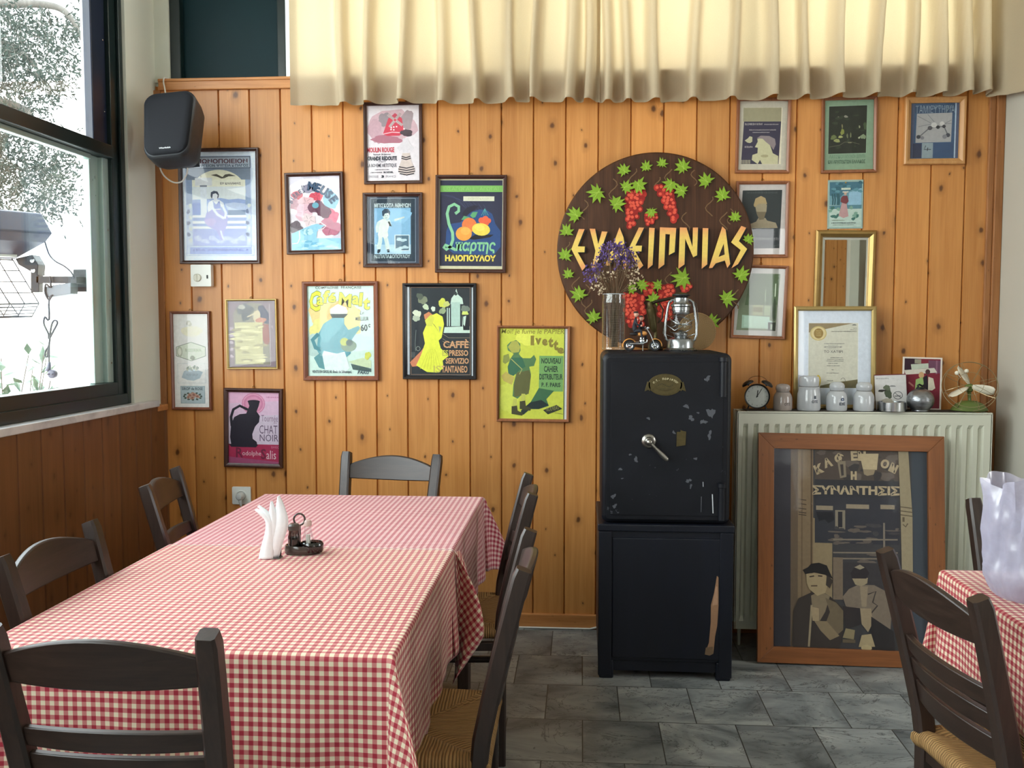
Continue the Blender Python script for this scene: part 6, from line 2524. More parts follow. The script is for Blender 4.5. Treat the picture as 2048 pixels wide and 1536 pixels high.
# round woven mat leaning behind the lantern
wv = on_safe(1394, 0.44)
k = wv.y / FPX
t = NT('woven_straw')
co = t.xyz(t.coord())
rad = t.math('SQRT', t.math('ADD', t.math('POWER', co[0], 2.0), t.math('POWER', co[2], 2.0)))
wv_ = t.math('SINE', t.math('MULTIPLY', rad, 900.0))
an = t.math('SINE', t.math('MULTIPLY', t.math('ARCTAN2', co[2], co[0]), 60.0))
t.set(t.mix(t.math('MULTIPLY_ADD', t.math('MULTIPLY', wv_, an), 0.5, 0.5), lin((102, 78, 50)), lin((158, 128, 88))), 0.7, 0, 0.2)
t.bump(t.math('MULTIPLY', wv_, an), 0.4, 0.002)
r = thing('woven_mat', 'round woven straw mat standing upright behind the lantern', 'mat', wv, (radians(-8), 0, 0))
m = MB()
Rm = 36 * k
m.lathe([(0.0002, 0.004), (Rm * 0.5, 0.005), (Rm * 0.92, 0.004), (Rm, 0.007), (Rm, 0.0), (0.0002, 0.0)], 48, 0, Matrix.Rotation(pi / 2, 4, 'X'), cap=False)
o = m.build('woven_disc', t.m, r, smooth=40)
o.location = (0, 0, Rm + 0.002)
m = MB()
m.tube([(Rm * cos(2 * pi * i / 40), 0, Rm + 0.002 + Rm * sin(2 * pi * i / 40)) for i in range(40)], 0.004, 8, closed=True)
m.build('braided_rim', plain('straw_braid', (150, 116, 74), 0.7, 0, 0.3, 150), r, smooth=60)
# ------------------------------------------------------------------ radiator
M_RAD = plain('radiator_enamel', (206, 206, 190), 0.3, 0, 0.03, 6, 0.5)
RY = 4.09
a_, b_ = onY(1468, 1258, RY), onY(1972, 1258, RY)
rx0, rx1 = a_.x, b_.x
rz0 = a_.z
RZ = onY(1700, 824, RY).z
rw, rh = rx1 - rx0, RZ - rz0
r = thing('radiator', 'cream panel radiator below the shelf of ornaments, right of the safe', 'radiator', ((rx0 + rx1) / 2, RY, rz0))


def flutes(y_front, w_, h_, sign=1):
    """pressed steel panel: flat edges, vertical channels between"""
    mb = MB()
    pitch = 20.55 * RY / FPX
    n = int((w_ - 0.02) / pitch)
    x_s = -n * pitch / 2
    d = 0.014
    xs = [(-w_ / 2, 0)]
    for i in range(n):
        x = x_s + i * pitch
        xs += [(x + pitch * 0.06, 0), (x + pitch * 0.22, d), (x + pitch * 0.50, d), (x + pitch * 0.66, 0)]
    xs.append((w_ / 2, 0))
    zs_ = [(0.0, 0), (0.035, 0), (0.055, 1), (h_ - 0.062, 1), (h_ - 0.045, 0), (h_ - 0.008, 0), (h_, 0)]
    V = []
    for z, k in zs_:
        for x, dd in xs:
            V.append((x, y_front + sign * dd * k, z))
    nx = len(xs)
    F = [(j * nx + i, j * nx + i + 1, (j + 1) * nx + i + 1, (j + 1) * nx + i) for j in range(len(zs_) - 1) for i in range(nx - 1)]
    mb.add(V, F)
    return mb


m = flutes(0.004, rw - 0.012, rh - 0.008)
o = m.build('front_panel', M_RAD, r)
q = o.modifiers.new('steel', 'SOLIDIFY')
q.thickness = 0.0015
q.offset = -1
m = flutes(0.106, rw - 0.012, rh - 0.008, -1)
o = m.build('rear_panel', M_RAD, r)
q = o.modifiers.new('steel', 'SOLIDIFY')
q.thickness = 0.0015
m = MB()
for s in (-1, 1):
    m.box((s * rw / 2 - (0.002 if s > 0 else 0), 0.0, 0.0), (s * rw / 2 + (0.0 if s > 0 else 0.002), 0.022, rh))
    m.box((s * rw / 2 - (0.002 if s > 0 else 0), 0.092, 0.0), (s * rw / 2 + (0.0 if s > 0 else 0.002), 0.118, rh))
m.build('side_cover', M_RAD, r)
m = MB()
m.box((-rw / 2, 0.0, rh - 0.006), (rw / 2, 0.012, rh))
m.box((-rw / 2, 0.104, rh - 0.006), (rw / 2, 0.118, rh))
for i in range(24):
    x = -rw / 2 + 0.01 + (rw - 0.03) * i / 23
    m.box((x, 0.012, rh - 0.004), (x + 0.010, 0.104, rh - 0.001))
m.build('top_grille', M_RAD, r)
m = MB()
for x in (-rw * 0.36, rw * 0.36):
    m.box((x - 0.02, 0.118, 0.10), (x + 0.02, WY - RY - 0.006, rh - 0.10))
m.build('wall_bracket', M_RAD, r)
m = MB()
m.tube([(rw / 2 - 0.03, 0.05, 0.02), (rw / 2 - 0.03, 0.05, -0.05), (rw / 2 - 0.03, 0.06, -rz0 + 0.002)], 0.008, 8)
m.tube([(-rw / 2 + 0.03, 0.05, 0.02), (-rw / 2 + 0.03, 0.05, -0.05), (-rw / 2 + 0.03, 0.06, -rz0 + 0.002)], 0.008, 8)
m.build('feed_pipe', M_RAD, r, smooth=60)

# dark runner laid on the top grille
t = NT('dark_crochet')
n = t.noise(t.coord(), 260, 2)
t.set(t.mix(n, lin((30, 26, 24)), lin((70, 62, 54))), 0.85)
t.bump(n, 0.5, 0.003)
m = MB()
xa, xb = onY(1490, 822, RY + 0.05).x, onY(1935, 822, RY + 0.05).x
m.prism([(xa, RY + 0.012)] + [(xa + (xb - xa) * i / 60, RY + 0.008 + 0.003 * (i % 2)) for i in range(61)] + [(xb, RY + 0.012), (xb, RY + 0.112), (xa, RY + 0.112)], RZ + 0.0005, RZ + 0.003, plane='xy')
tag(m.build('table_runner', t.m), 'dark crocheted runner laid along the top of the radiator', 'runner')
RT = RZ + 0.003


def shelf(px, dy=0.05):
    q = onY(px, 822, RY + dy)
    return Vector((q.x, RY + dy, RT))


# award certificate
b, wd, ht, roll = place([(1585.6, 615), (1748.8, 612.8), (1750, 819), (1584.8, 819)], RY + 0.112)
b.z = RT
r = thing('framed_certificate', 'award certificate in a gold frame standing on the radiator', 'certificate', b + Vector((0, -0.0, 0)), (radians(-3.0), 0, 0))
f = 8.5 * (RY + 0.112) / FPX
moulding(wd, ht, [(0, 0), (0, 0.016), (f * 0.3, 0.02), (f * 0.7, 0.018), (f, 0.011), (f, 0.003)]).build('frame', FR['gold'], r, smooth=30)
m = MB()
m.box((-wd / 2 + 0.004, -0.003, 0.004), (wd / 2 - 0.004, -0.0005, ht - 0.004))
m.build('backing', M_BACKING, r)
p = Print((118, 140, 1112, 1470), wd - 2 * f + 0.002, ht - 2 * f + 0.002)
p.bg((212, 220, 232))
p.rect(262, 312, 940, 1238, (226, 228, 230))
p.rect(268, 318, 932, 1232, (204, 202, 186))
p.poly([(268, 318), (870, 318), (500, 400), (268, 450)], (146, 130, 100))
p.ell(398, 462, 112, 102, (196, 178, 122), 0, 36)
p.ell(400, 462, 96, 88, (214, 196, 148), 0, 36)
p.ell(400, 462, 64, 72, (150, 124, 74), 0, 30)
for k in range(4):
    p.scribble(368, 436, 425 + 22 * k, 12, (196, 174, 120))
p.ell(882, 350, 30, 18, (120, 120, 116), 0, 16, a0=180, a1=360)
p.scribble(866, 914, 388, 10, (90, 90, 88))
p.scribble(826, 914, 410, 10, (120, 120, 116))
p.scribble(574, 914, 434, 12, (84, 84, 82))
p.scribble(478, 750, 606, 12, (120, 122, 124))
p.scribble(530, 664, 630, 9, (140, 142, 142))
p.scribble(474, 720, 654, 17, (96, 98, 104))
p.scribble(500, 680, 680, 8, (140, 142, 142))
p.text('ΤΟ ΧΑΤΙΡΙ', 474, 700, 728, 736, (98, 98, 102), 0.01)
for y, a, b_ in ((806, 560, 730), (830, 520, 740), (852, 510, 744), (884, 530, 668), (918, 516, 690), (975, 580, 610), (1022, 510, 676)):
    p.scribble(a, b_, y, 13, (124, 126, 124))
p.poly([(430, 1200), (600, 1160), (932, 1110), (932, 1232), (420, 1232)], (104, 96, 66))
p.ell(400, 1130, 36, 80, (206, 178, 76))
p.scribble(520, 600, 1130, 14, (110, 108, 96))
p.ring(735, 1130, 30, 40, 5, (96, 96, 92), 200, 400)
p.done(r, 'print', -0.004, ht / 2)
m = MB()
m.add([(-wd / 2 + f, -0.0095, f), (wd / 2 - f, -0.0095, f), (wd / 2 - f, -0.0095, ht - f), (-wd / 2 + f, -0.0095, ht - f)], [(0, 1, 2, 3)])
m.build('glass', M_PICGLASS, r)

# porcelain insulators
M_PORC = plain('white_porcelain', (178, 180, 183), 0.12, 0, 0.03, 12, 0.6)
M_PORCD = plain('greyish_porcelain', (150, 138, 132), 0.16, 0, 0.06, 12, 0.6)
ins = [
    (1565, 18.5, 52, 12.5, M_PORCD, 'dull brownish porcelain insulator on the radiator, next to the alarm clock', 'ΟΤΕ', 0),
    (1617, 22.5, 68, 18.5, M_PORC, 'largest white porcelain insulator, marked OTE, in front of the certificate', 'ΟΤΕ', 1),
    (1673, 20.0, 56, 13.0, M_PORC, 'white porcelain insulator with a small blue emblem, centre of the radiator', 'ΕΙΕ', 2),
    (1727, 20.0, 56, 13.5, M_PORC, 'plain white porcelain insulator at the right corner of the certificate', None, 0),
]
for px, hw, hp, nk, mt, lab, word, mark in ins:
    v = shelf(px, 0.045)
    k = v.y / FPX
    r = thing('porcelain_insulator', lab, 'insulator', v, group='porcelain insulators on the radiator')
    R1, H = hw * k, hp * k
    N = nk * k
    big = mark == 1
    body = [(R1 * 0.93, 0), (R1 * 0.97, 0.003), (R1, 0.012), (R1 * 0.97, H * 0.48), (R1 * 0.88, H * 0.58), (N * 1.1, H * 0.655), (N * 0.98, H * 0.68)]
    if big:
        head = [(N * 0.98, H * 0.70), (N * 1.02, H * 0.74), (N * 1.04, H * 0.90), (N * 0.96, H * 0.97), (N * 0.6, H), (0.0002, H)]
    else:
        head = [(N * 0.98, H * 0.72), (N * 1.10, H * 0.77), (N * 1.12, H * 0.86), (N * 0.98, H * 0.94), (N * 0.6, H * 0.99), (0.0002, H)]
    m = MB()
    m.lathe(body + head, 36)
    m.build('porcelain_body', mt, r, smooth=50)
    m = MB()
    m.tube([(N * 1.0 * cos(2 * pi * i / 28), N * 1.0 * sin(2 * pi * i / 28), H * 0.695) for i in range(28)], 0.0012, 6, closed=True)
    m.build('neck_groove', plain('grime', (92, 88, 82), 0.7), r, smooth=60)  # thin dark grey ring round the neck
    if word:
        # lettering wrapped on the body
        p = Print((0, 0, 100, 100), 0.05, 0.05)
        dk = (52, 60, 70) if mark != 0 else (96, 86, 84)
        p.text(word, 22, 60, 78, 84, dk, 0.04)
        if mark == 1:
            p.rect(40, 20, 60, 48, (104, 110, 118))
            p.rect(44, 24, 56, 44, (70, 76, 86))
        elif mark == 2:
            p.ell(50, 34, 16, 15, (60, 70, 96))
            p.poly([(50, 24), (58, 42), (42, 42)], (170, 178, 190))
        Rb = R1 * 1.002
        a0 = radians(-72)
        p.v = [Vector(((Rb - q.y * 2) * cos(a0 + q.x / Rb), (Rb - q.y * 2) * sin(a0 + q.x / Rb), H * 0.34 + q.z)) for q in p.v]
        p.done(r, 'stamped_mark')

# twin-bell alarm clock
v = shelf(1514, 0.040)
k = v.y / FPX
r = thing('alarm_clock', 'small black twin-bell alarm clock at the left end of the radiator', 'clock', v, (0, 0, radians(-12)))
M_CLK = plain('black_enamel', (22, 22, 24), 0.3)
R1 = 24.5 * k
cz = R1 + 0.006
TX = Matrix.Translation((0, 0, cz)) @ Matrix.Rotation(pi / 2, 4, 'X')
m = MB()
m.lathe([(R1 * 0.8, -0.022), (R1, -0.018), (R1, 0.016), (R1 * 0.97, 0.020), (R1 * 0.90, 0.018), (R1 * 0.89, 0.012), (0.0002, 0.012)], 40, 0, TX)
m.build('case', M_CLK, r, smooth=35)
p = Print((0, 0, 200, 200), R1 * 1.8, R1 * 1.8)
p.ell(100, 100, 99, 99, (196, 200, 196), 0, 40)
for i in range(12):
    a = i * pi / 6
    p.line([(100 + 78 * sin(a), 100 - 78 * cos(a)), (100 + 90 * sin(a), 100 - 90 * cos(a))], 4, (120, 122, 120))
p.line([(94, 108), (100, 100), (106, 46)], 9, (40, 42, 44))
p.line([(92, 112), (100, 100), (138, 34)], 6, (40, 42, 44))
p.ell(100, 100, 8, 8, (40, 42, 44))
p.done(r, 'dial', -0.0125, cz)
m = MB()
m.lathe([(R1 * 0.89, 0.0165), (0.0002, 0.0175)], 40, 0, TX, cap=False)
m.build('glass', M_PICGLASS, r)
for s in (-1, 1):
    m = MB()
    M_ = Matrix.Translation((s * R1 * 0.66, 0, cz + R1 * 0.82)) @ Matrix.Rotation(s * radians(28), 4, 'Y')
    m.lathe([(0.001, 0.0), (0.004, 0.002), (0.004, 0.006), (R1 * 0.50, 0.006), (R1 * 0.48, 0.014), (R1 * 0.3, 0.021), (0.0002, 0.024)], 24, 0, M_)
    m.build('bell', M_CLK, r, smooth=40)
    m = MB()
    m.tube([(s * R1 * 0.62, -0.004, cz - R1 * 0.74), (s * R1 * 0.74, -0.006, 0.0035)], 0.0035, 8)
    m.build('foot', M_CLK, r)
m = MB()
m.tube([(R1 * 0.80 * cos(a), 0, cz + R1 * 1.0 + R1 * 0.62 * sin(a)) for a in [pi * i / 14 for i in range(15)]], 0.0011, 6)
m.build('carrying_loop', plain('dark_wire', (96, 70, 44), 0.4, 0.6), r, smooth=60)

# no-smoking card
v = shelf(1783, 0.075)
k = v.y / FPX
r = thing('no_smoking_card', 'white card with a no-smoking symbol leaning on the radiator behind the ashtray', 'card', v, (radians(-6), radians(-2), 0))
wd, ht = 60 * k, 70 * k
m = MB()
m.box((-wd / 2, -0.0015, 0), (wd / 2, 0.0015, ht))
m.build('card_board', plain('card_edge', (120, 52, 56), 0.6), r)
p = Print((205, 465, 640, 960), wd, ht)
p.bg((206, 204, 202))
p.rect(205, 465, 640, 478, (110, 46, 52))
p.scribble(225, 400, 522, 18, (146, 146, 148))
p.scribble(440, 500, 524, 14, (190, 190, 190))
p.ring(518, 760, 62, 52, 9, (92, 92, 96))
p.line([(474, 722), (562, 798)], 8, (92, 92, 96))
p.rect(470, 764, 556, 774, (70, 70, 74))
for x, y, a, b_, c in ((385, 730, 52, 66, (74, 84, 66)), (370, 650, 44, 40, (96, 104, 84)), (300, 690, 60, 16, (52, 50, 46)), (370, 830, 74, 34, (170, 164, 150)), (450, 630, 40, 10, (130, 130, 130))):
    p.poly(blot(x, y, a, b_, x), c)
p.done(r, 'print', -0.0018, ht / 2)

# maroon postcard
v = shelf(1842, 0.106)
k = v.y / FPX
r = thing('postcard', 'maroon postcard with a white edge standing behind the silver ball', 'postcard', v, (radians(-4), radians(1.5), 0))
wd, ht = 75 * k, 102 * k
m = MB()
m.box((-wd / 2, -0.001, 0), (wd / 2, 0.001, ht))
m.build('card_board', plain('card_white', (222, 214, 204), 0.6), r)
p = Print((560, 262, 1085, 960), wd, ht)
p.bg((224, 214, 204))
p.rect(584, 282, 1062, 940, (122, 38, 54))
p.rect(584, 282, 760, 460, (52, 30, 44))
p.rect(900, 300, 1062, 470, (110, 70, 92))
p.rect(1000, 300, 1022, 480, (140, 96, 118))
p.poly([(668, 360), (900, 340), (905, 405), (680, 430)], (186, 194, 178))
p.rect(718, 290, 804, 345, (150, 146, 128))
p.poly([(584, 440), (980, 400), (1020, 460), (600, 500)], (206, 200, 188))
p.ell(812, 500, 36, 44, (198, 158, 116))
p.ell(895, 455, 32, 36, (76, 48, 52))
p.poly([(740, 560), (830, 525), (850, 620), (830, 690), (730, 700)], (150, 178, 112))
p.poly([(840, 530), (890, 495), (910, 690), (850, 690)], (34, 30, 38))
p.poly([(905, 520), (970, 540), (1000, 670), (960, 700), (905, 700)], (206, 198, 178))
p.poly([(650, 590), (716, 640), (712, 666), (640, 612)], (170, 110, 104))
p.done(r, 'print', -0.0012, ht / 2)

# steel ashtray
v = shelf(1783, 0.030)
k = v.y / FPX
r = thing('steel_ashtray', 'low polished steel ashtray on the radiator', 'ashtray', v)
R1, H = 26 * k, 18.5 * k
m = MB()
m.lathe([(R1 * 0.97, 0), (R1, 0.002), (R1, H - 0.002), (R1 * 0.97, H), (R1 * 0.93, H - 0.001), (R1 * 0.92, 0.004), (0.0002, 0.004)], 40)
m.build('dish', M_STEEL, r, smooth=35)

# silver ball with a small dark cap
v = shelf(1840, 0.040)
k = v.y / FPX
r = thing('silver_ball', 'round hammered silver ball ornament with a dark knob, right of the ashtray', 'ornament', v)
t = NT('hammered_silver')
n = t.noise(t.mapping(t.coord(), (1, 1, 3)), 26, 4, 0.6)
t.set(t.mix(n, lin((92, 94, 98)), lin((178, 180, 184))), 0.3, 0.9)
t.bump(n, 0.5, 0.004)
R1 = 25.5 * k
m = MB()
m.lathe([(R1 * 0.62, 0.0), (R1 * 0.64, 0.003)] + [(R1 * cos(a), R1 * 0.82 + R1 * 0.92 * sin(a)) for a in [radians(-52 + 132 * i / 20) for i in range(21)]] + [(R1 * 0.16, R1 * 1.76), (0.0002, R1 * 1.76)], 36)
m.build('ball_body', t.m, r, smooth=60)
m = MB()
zt_ = R1 * 1.74
m.lathe([(R1 * 0.34, zt_ - 0.002), (R1 * 0.30, zt_ + 0.004), (0.004, zt_ + 0.006)], 20)
m.tube([(-0.010, 0, zt_ + 0.003), (-0.012, 0, zt_ + 0.012), (-0.006, 0, zt_ + 0.016), (0.008, 0, zt_ + 0.009), (0.014, 0, zt_ + 0.014)], 0.0042, 8)
m.build('knob', plain('blackened_metal', (30, 30, 34), 0.35, 0.5), r, smooth=60)

# old desk fan, fallen back against the wall
v = shelf(1938, 0.055)
k = v.y / FPX
r = thing('desk_fan', 'small old desk fan with cream blades and green base on the radiator', 'fan', v)
M_FANG = plain('green_enamel', (92, 108, 52), 0.35, 0, 0.12, 30)
M_BLADE = plain('cream_blades', (220, 212, 192), 0.4, 0, 0.04, 20)
m = MB()
m.lathe([(35 * k * 0.9, 0.0), (35 * k, 0.004), (33 * k, 0.012), (26 * k, 0.030), (14 * k, 0.043), (0.0002, 0.046)], 32, 0, Matrix.Diagonal((1, 0.72, 1, 1)))
m.build('fan_base', M_FANG, r, smooth=50)
m = MB()
m.tube([(0.004, 0.004, 0.035), (0.004, 0.010, 0.06), (0.0, 0.004, 0.082)], 0.007, 10)
m.build('neck', M_FANG, r, smooth=60)
HC = Vector((-1 * k, -0.004, 47 * k))
TILT = Matrix.Translation(HC) @ Matrix.Rotation(radians(-24), 4, 'X') @ Matrix.Rotation(radians(-14), 4, 'Z')
m = MB()
m.lathe([(0.010, -0.035), (0.017, -0.03), (0.018, -0.006), (0.012, 0.0), (0.006, 0.004), (0.006, 0.016), (0.0002, 0.018)], 20, 0, TILT @ Matrix.Rotation(pi / 2, 4, 'X'))
m.build('motor', M_FANG, r, smooth=45)
for a in (110, 205, 340):
    m = MB()
    a_ = radians(a)
    pts = []
    for u, w_ in ((0.10, 0.10), (0.25, 0.17), (0.5, 0.24), (0.75, 0.26), (0.92, 0.20), (1.0, 0.06)):
        pts.append((u, w_))
    V = []
    L = 44 * k
    for u, w_ in pts:
        for s in (-1, -0.33, 0.33, 1):
            x_, z_ = u * L, s * w_ * L * 0.6
            yy = -0.012 - 0.012 * s * (0.4 + u)
            V.append(TILT @ Vector((x_ * cos(a_) - z_ * sin(a_), yy, x_ * sin(a_) + z_ * cos(a_))))
    F = [(j * 4 + i, j * 4 + i + 1, j * 4 + i + 5, j * 4 + i + 4) for j in range(5) for i in range(3)]
    m.add(V, F)
    o = m.build('blade', M_BLADE, r, smooth=60)
    q = o.modifiers.new('thickness', 'SOLIDIFY')
    q.thickness = 0.0016
m = MB()
RG = 50 * k
def ringpts(R_, y_):
    return [TILT @ Vector((R_ * cos(2 * pi * i / 40), y_, R_ * sin(2 * pi * i / 40))) for i in range(40)]
m.tube(ringpts(RG, -0.006), 0.0014, 6, closed=True)
m.tube(ringpts(RG * 0.93, -0.030), 0.0011, 6, closed=True)
m.tube(ringpts(RG * 0.46, -0.042), 0.0010, 6, closed=True)
for i in range(8):
    a = 2 * pi * i / 8 + 0.2
    m.tube([TILT @ Vector((q_ * cos(a), y_, q_ * sin(a))) for q_, y_ in ((RG * 0.1, 0.012), (RG * 0.7, 0.008), (RG, -0.006), (RG * 0.93, -0.030), (RG * 0.46, -0.042), (RG * 0.10, -0.044))], 0.0010, 5)
m.build('wire_guard', plain('brass_guard', (170, 156, 122), 0.3, 0.85), r, smooth=60)
m = MB()
for x_, z_ in ((-27 * k, 74 * k), (-9 * k, 78 * k)):
    m.ball((x_, -0.012, z_), 4.2 * k, 10)
    m.tube([(x_, -0.012, z_), (x_ * 0.7, -0.006, z_ - 0.02)], 0.0016, 6)
m.build('knob', M_BLADE, r, smooth=60)

# ------------------------------------------------------------------ café photograph leaning against the radiator
LB = [onZ(1516, 1327.5, 0.0), onZ(1884, 1333, 0.0)]
yb = (LB[0].y + LB[1].y) / 2
yt = RY - 0.012
zt_ = onY(1700, 870, yt - 0.02).z
lean = atan2(yt - yb - 0.02, zt_)
ht = sqrt((yt - yb - 0.02) ** 2 + zt_ ** 2)
tl, tr = onY(1512.6, 867, yt - 0.02), onY(1886.8, 873, yt - 0.02)
wd = ((LB[1] - LB[0]).length + (tr - tl).length) / 2
cxm = ((LB[0] + LB[1]) / 2).x
roll_ = atan2(((tl + tr) / 2).x - cxm, zt_)
r = thing('framed_photograph', 'large brown photograph of two seated men in a pine frame, leaning on the radiator', 'picture', (cxm, yb, 0.002), (-lean, roll_, 0))
f = 0.066
M_PFR = wood('orange_pine_frame', (112, 66, 36), (146, 90, 50), 0.4, 2, 1.0, 0.7)
M_PFRX = wood('orange_pine_rail', (112, 66, 36), (146, 90, 50), 0.4, 0, 1.0, 0.7)
d = 0.024
for name, pts, mt in (('frame_rail', [(-wd / 2, ht), (wd / 2, ht), (wd / 2 - f, ht - f), (-wd / 2 + f, ht - f)], M_PFRX), ('frame_rail', [(-wd / 2, 0), (-wd / 2 + f, f), (wd / 2 - f, f), (wd / 2, 0)], M_PFRX), ('frame_stile', [(-wd / 2, 0), (-wd / 2, ht), (-wd / 2 + f, ht - f), (-wd / 2 + f, f)], M_PFR), ('frame_stile', [(wd / 2, 0), (wd / 2 - f, f), (wd / 2 - f, ht - f), (wd / 2, ht)], M_PFR)):
    m = MB()
    m.prism(pts, -d, 0.0)
    m.build(name, mt, r, bevel=0.002)
m = MB()
m.box((-wd / 2 + f * 0.6, -0.006, f * 0.6), (wd / 2 - f * 0.6, -0.002, ht - f * 0.6))
m.build('backing', M_BACKING, r)
p = Print((136, 134, 1120, 1412), wd - 2 * f + 0.002, ht - 2 * f + 0.002)
rr = random.Random(2)
p.bg((62, 60, 62))
p.rect(136, 134, 250, 1412, (48, 46, 52))
p.rect(1020, 134, 1120, 1412, (62, 68, 76))
p.rect(250, 134, 300, 1412, (98, 82, 66))
p.rect(296, 134, 394, 1412, (124, 104, 80))
p.rect(318, 134, 326, 1412, (104, 86, 66))
p.rect(378, 134, 388, 1412, (84, 68, 52))
p.poly([(394, 580), (470, 600), (490, 580), (516, 620), (516, 1412), (394, 1412)], (138, 120, 92))
for y in (462, 490, 520, 545, 560):
    p.line([(300, y), (350, y + 6)], 6, (70, 58, 46))
p.rect(404, 134, 940, 350, (76, 66, 60))
for k in range(18):
    p.poly(blot(rr.uniform(430, 920), rr.uniform(150, 340), rr.uniform(14, 50), rr.uniform(8, 30), k), (96, 86, 78) if k % 2 else (58, 54, 54))
p.rect(404, 330, 940, 440, (50, 50, 54))
pc = (170, 152, 122)
for ch, x, y, rot_, sz in (('Κ', 430, 262, 24, 74), ('Α', 486, 220, 20, 72), ('Φ', 562, 190, 12, 72), ('Ε', 656, 172, 4, 74), ('Ν', 705, 172, 0, 74), ('Ο', 852, 220, -22, 68), ('Ν', 906, 246, -26, 72)):
    g = glyphs(ch, 0.06)
    xs = [v_[0] for v_ in g[0]]
    mx_ = (min(xs) + max(xs)) / 2
    cr, sr = cos(radians(rot_)), sin(radians(rot_))
    dl = p.lay()
    p._put(g, lambda X, Y, x=x, y=y, sz=sz, mx_=mx_, cr=cr, sr=sr: (x + ((X - mx_) * cr - (Y - 0.36) * sr) * sz, y - ((X - mx_) * sr + (Y - 0.36) * cr) * sz), pc, dl)
p.poly([(690, 158), (812, 154), (800, 260), (712, 258)], (176, 158, 126))
p.poly([(712, 258), (790, 258), (780, 290), (740, 300), (718, 290)], (140, 124, 100))
p.poly([(548, 210), (600, 206), (606, 310), (566, 320)], (126, 114, 96))
p.poly([(566, 230), (586, 228), (590, 300), (574, 304)], (62, 56, 54))
p.text('Η', 634, 272, 672, 328, pc, 0.07)
p.text('ΣΥΝΑΝΤΗΣΙΣ', 388, 366, 944, 432, pc, 0.05, 0, 1, -0.012)
p.rect(404, 440, 940, 740, (52, 52, 58))
for x0_, x1_, y in ((412, 520, 514), (604, 750, 500), (822, 912, 498)):
    p.rect(x0_, y - 14, x1_, y + 14, (140, 126, 106))
p.poly([(412, 540), (520, 540), (530, 590), (490, 612), (470, 590), (430, 600)], (34, 34, 38))
p.rect(534, 526, 598, 650, (128, 118, 102))
p.rect(552, 536, 580, 636, (44, 42, 46))
for k in range(30):
    p.poly(blot(rr.uniform(530, 930), rr.uniform(600, 860), rr.uniform(10, 60), rr.uniform(4, 16), k + 70), (98, 88, 80) if k % 2 else (66, 62, 64))
for y in (716, 800, 838):
    p.line([(520, y), (700, y - 4), (930, y - 10)], 9, (124, 112, 98))
p.rect(838, 600, 850, 780, (120, 110, 98))
p.poly([(936, 134), (1000, 134), (1024, 560), (1024, 940), (955, 900), (948, 500)], (146, 132, 106))
for y in (494, 520, 545):
    p.line([(948, y), (1024, y + 8)], 7, (96, 84, 66))
p.rect(960, 560, 974, 590, (96, 84, 66))
p.line([(964, 606), (980, 622), (994, 600)], 8, (96, 84, 66))
p.rect(580, 860, 930, 1020, (58, 54, 56))
p.rect(520, 830, 582, 1100, (116, 100, 84))
# two men in hats, seated at a small table
p.poly([(260, 1400), (268, 1180), (300, 1100), (380, 1060), (430, 1040), (500, 1080), (580, 1150), (584, 1290), (560, 1412), (270, 1412)], (58, 50, 46))
p.poly([(380, 1080), (440, 1050), (500, 1080), (470, 1180), (430, 1250), (390, 1190)], (128, 112, 90))
p.poly([(470, 1090), (540, 1120), (584, 1170), (584, 1290), (540, 1330), (470, 1260), (500, 1180)], (108, 94, 74))
p.poly([(350, 940), (470, 930), (490, 1000), (470, 1060), (420, 1080), (370, 1040), (352, 1000)], (158, 138, 106))
p.poly([(480, 940), (520, 980), (500, 1030), (474, 1010)], (60, 52, 46))
p.poly([(326, 918), (360, 900), (380, 876), (430, 868), (480, 884), (500, 930), (520, 970), (470, 945), (400, 932), (344, 944)], (34, 30, 30))
p.line([(370, 960), (400, 954)], 8, (64, 52, 42))
p.line([(424, 952), (452, 954)], 8, (64, 52, 42))
p.line([(380, 1018), (420, 1016)], 8, (84, 66, 50))
p.line([(384, 1140), (374, 1290), (366, 1410)], 13, (150, 134, 108))
p.poly([(380, 1150), (430, 1160), (430, 1240), (390, 1240)], (160, 140, 110))
p.poly([(400, 1240), (480, 1240), (560, 1330), (500, 1360), (440, 1300)], (132, 114, 88))
p.poly([(580, 1080), (620, 1030), (680, 1000), (780, 1000), (860, 1040), (890, 1160), (880, 1290), (800, 1290), (720, 1180), (600, 1140)], (120, 106, 92))
p.poly([(690, 1010), (740, 1010), (730, 1140), (700, 1140)], (142, 126, 104))
p.line([(740, 1060), (790, 1040), (770, 1110), (800, 1130), (760, 1180)], 9, (60, 52, 48))
p.poly([(640, 960), (740, 955), (736, 990), (700, 1010), (660, 1000)], (150, 134, 108))
p.poly([(630, 930), (660, 880), (720, 880), (750, 925), (730, 960), (640, 962)], (48, 42, 44))
p.poly([(654, 890), (690, 872), (720, 890), (690, 904)], (150, 138, 116))
p.poly([(690, 1150), (760, 1150), (770, 1240), (740, 1300), (700, 1250)], (150, 132, 106))
p.poly([(580, 1140), (690, 1150), (700, 1250), (600, 1290)], (52, 46, 46))
p.poly([(760, 1200), (900, 1290), (910, 1412), (760, 1412)], (46, 42, 42))
p.poly([(600, 1280), (658, 1290), (650, 1350), (580, 1340)], (136, 122, 92))
p.rect(580, 1350, 660, 1372, (96, 84, 66))
p.poly([(700, 1320), (760, 1310), (784, 1390), (680, 1396)], (164, 146, 112))
p.ell(730, 1400, 34, 20, (176, 158, 120))
p.done(r, 'print', -0.0065, ht / 2)
m = MB()
m.add([(-wd / 2 + f, -0.014, f), (wd / 2 - f, -0.014, f), (wd / 2 - f, -0.014, ht - f), (-wd / 2 + f, -0.014, ht - f)], [(0, 1, 2, 3)])
m.build('glass', glass_mat('dull_picture_glass', (1, 1, 1), 0.18, 0.05), r)
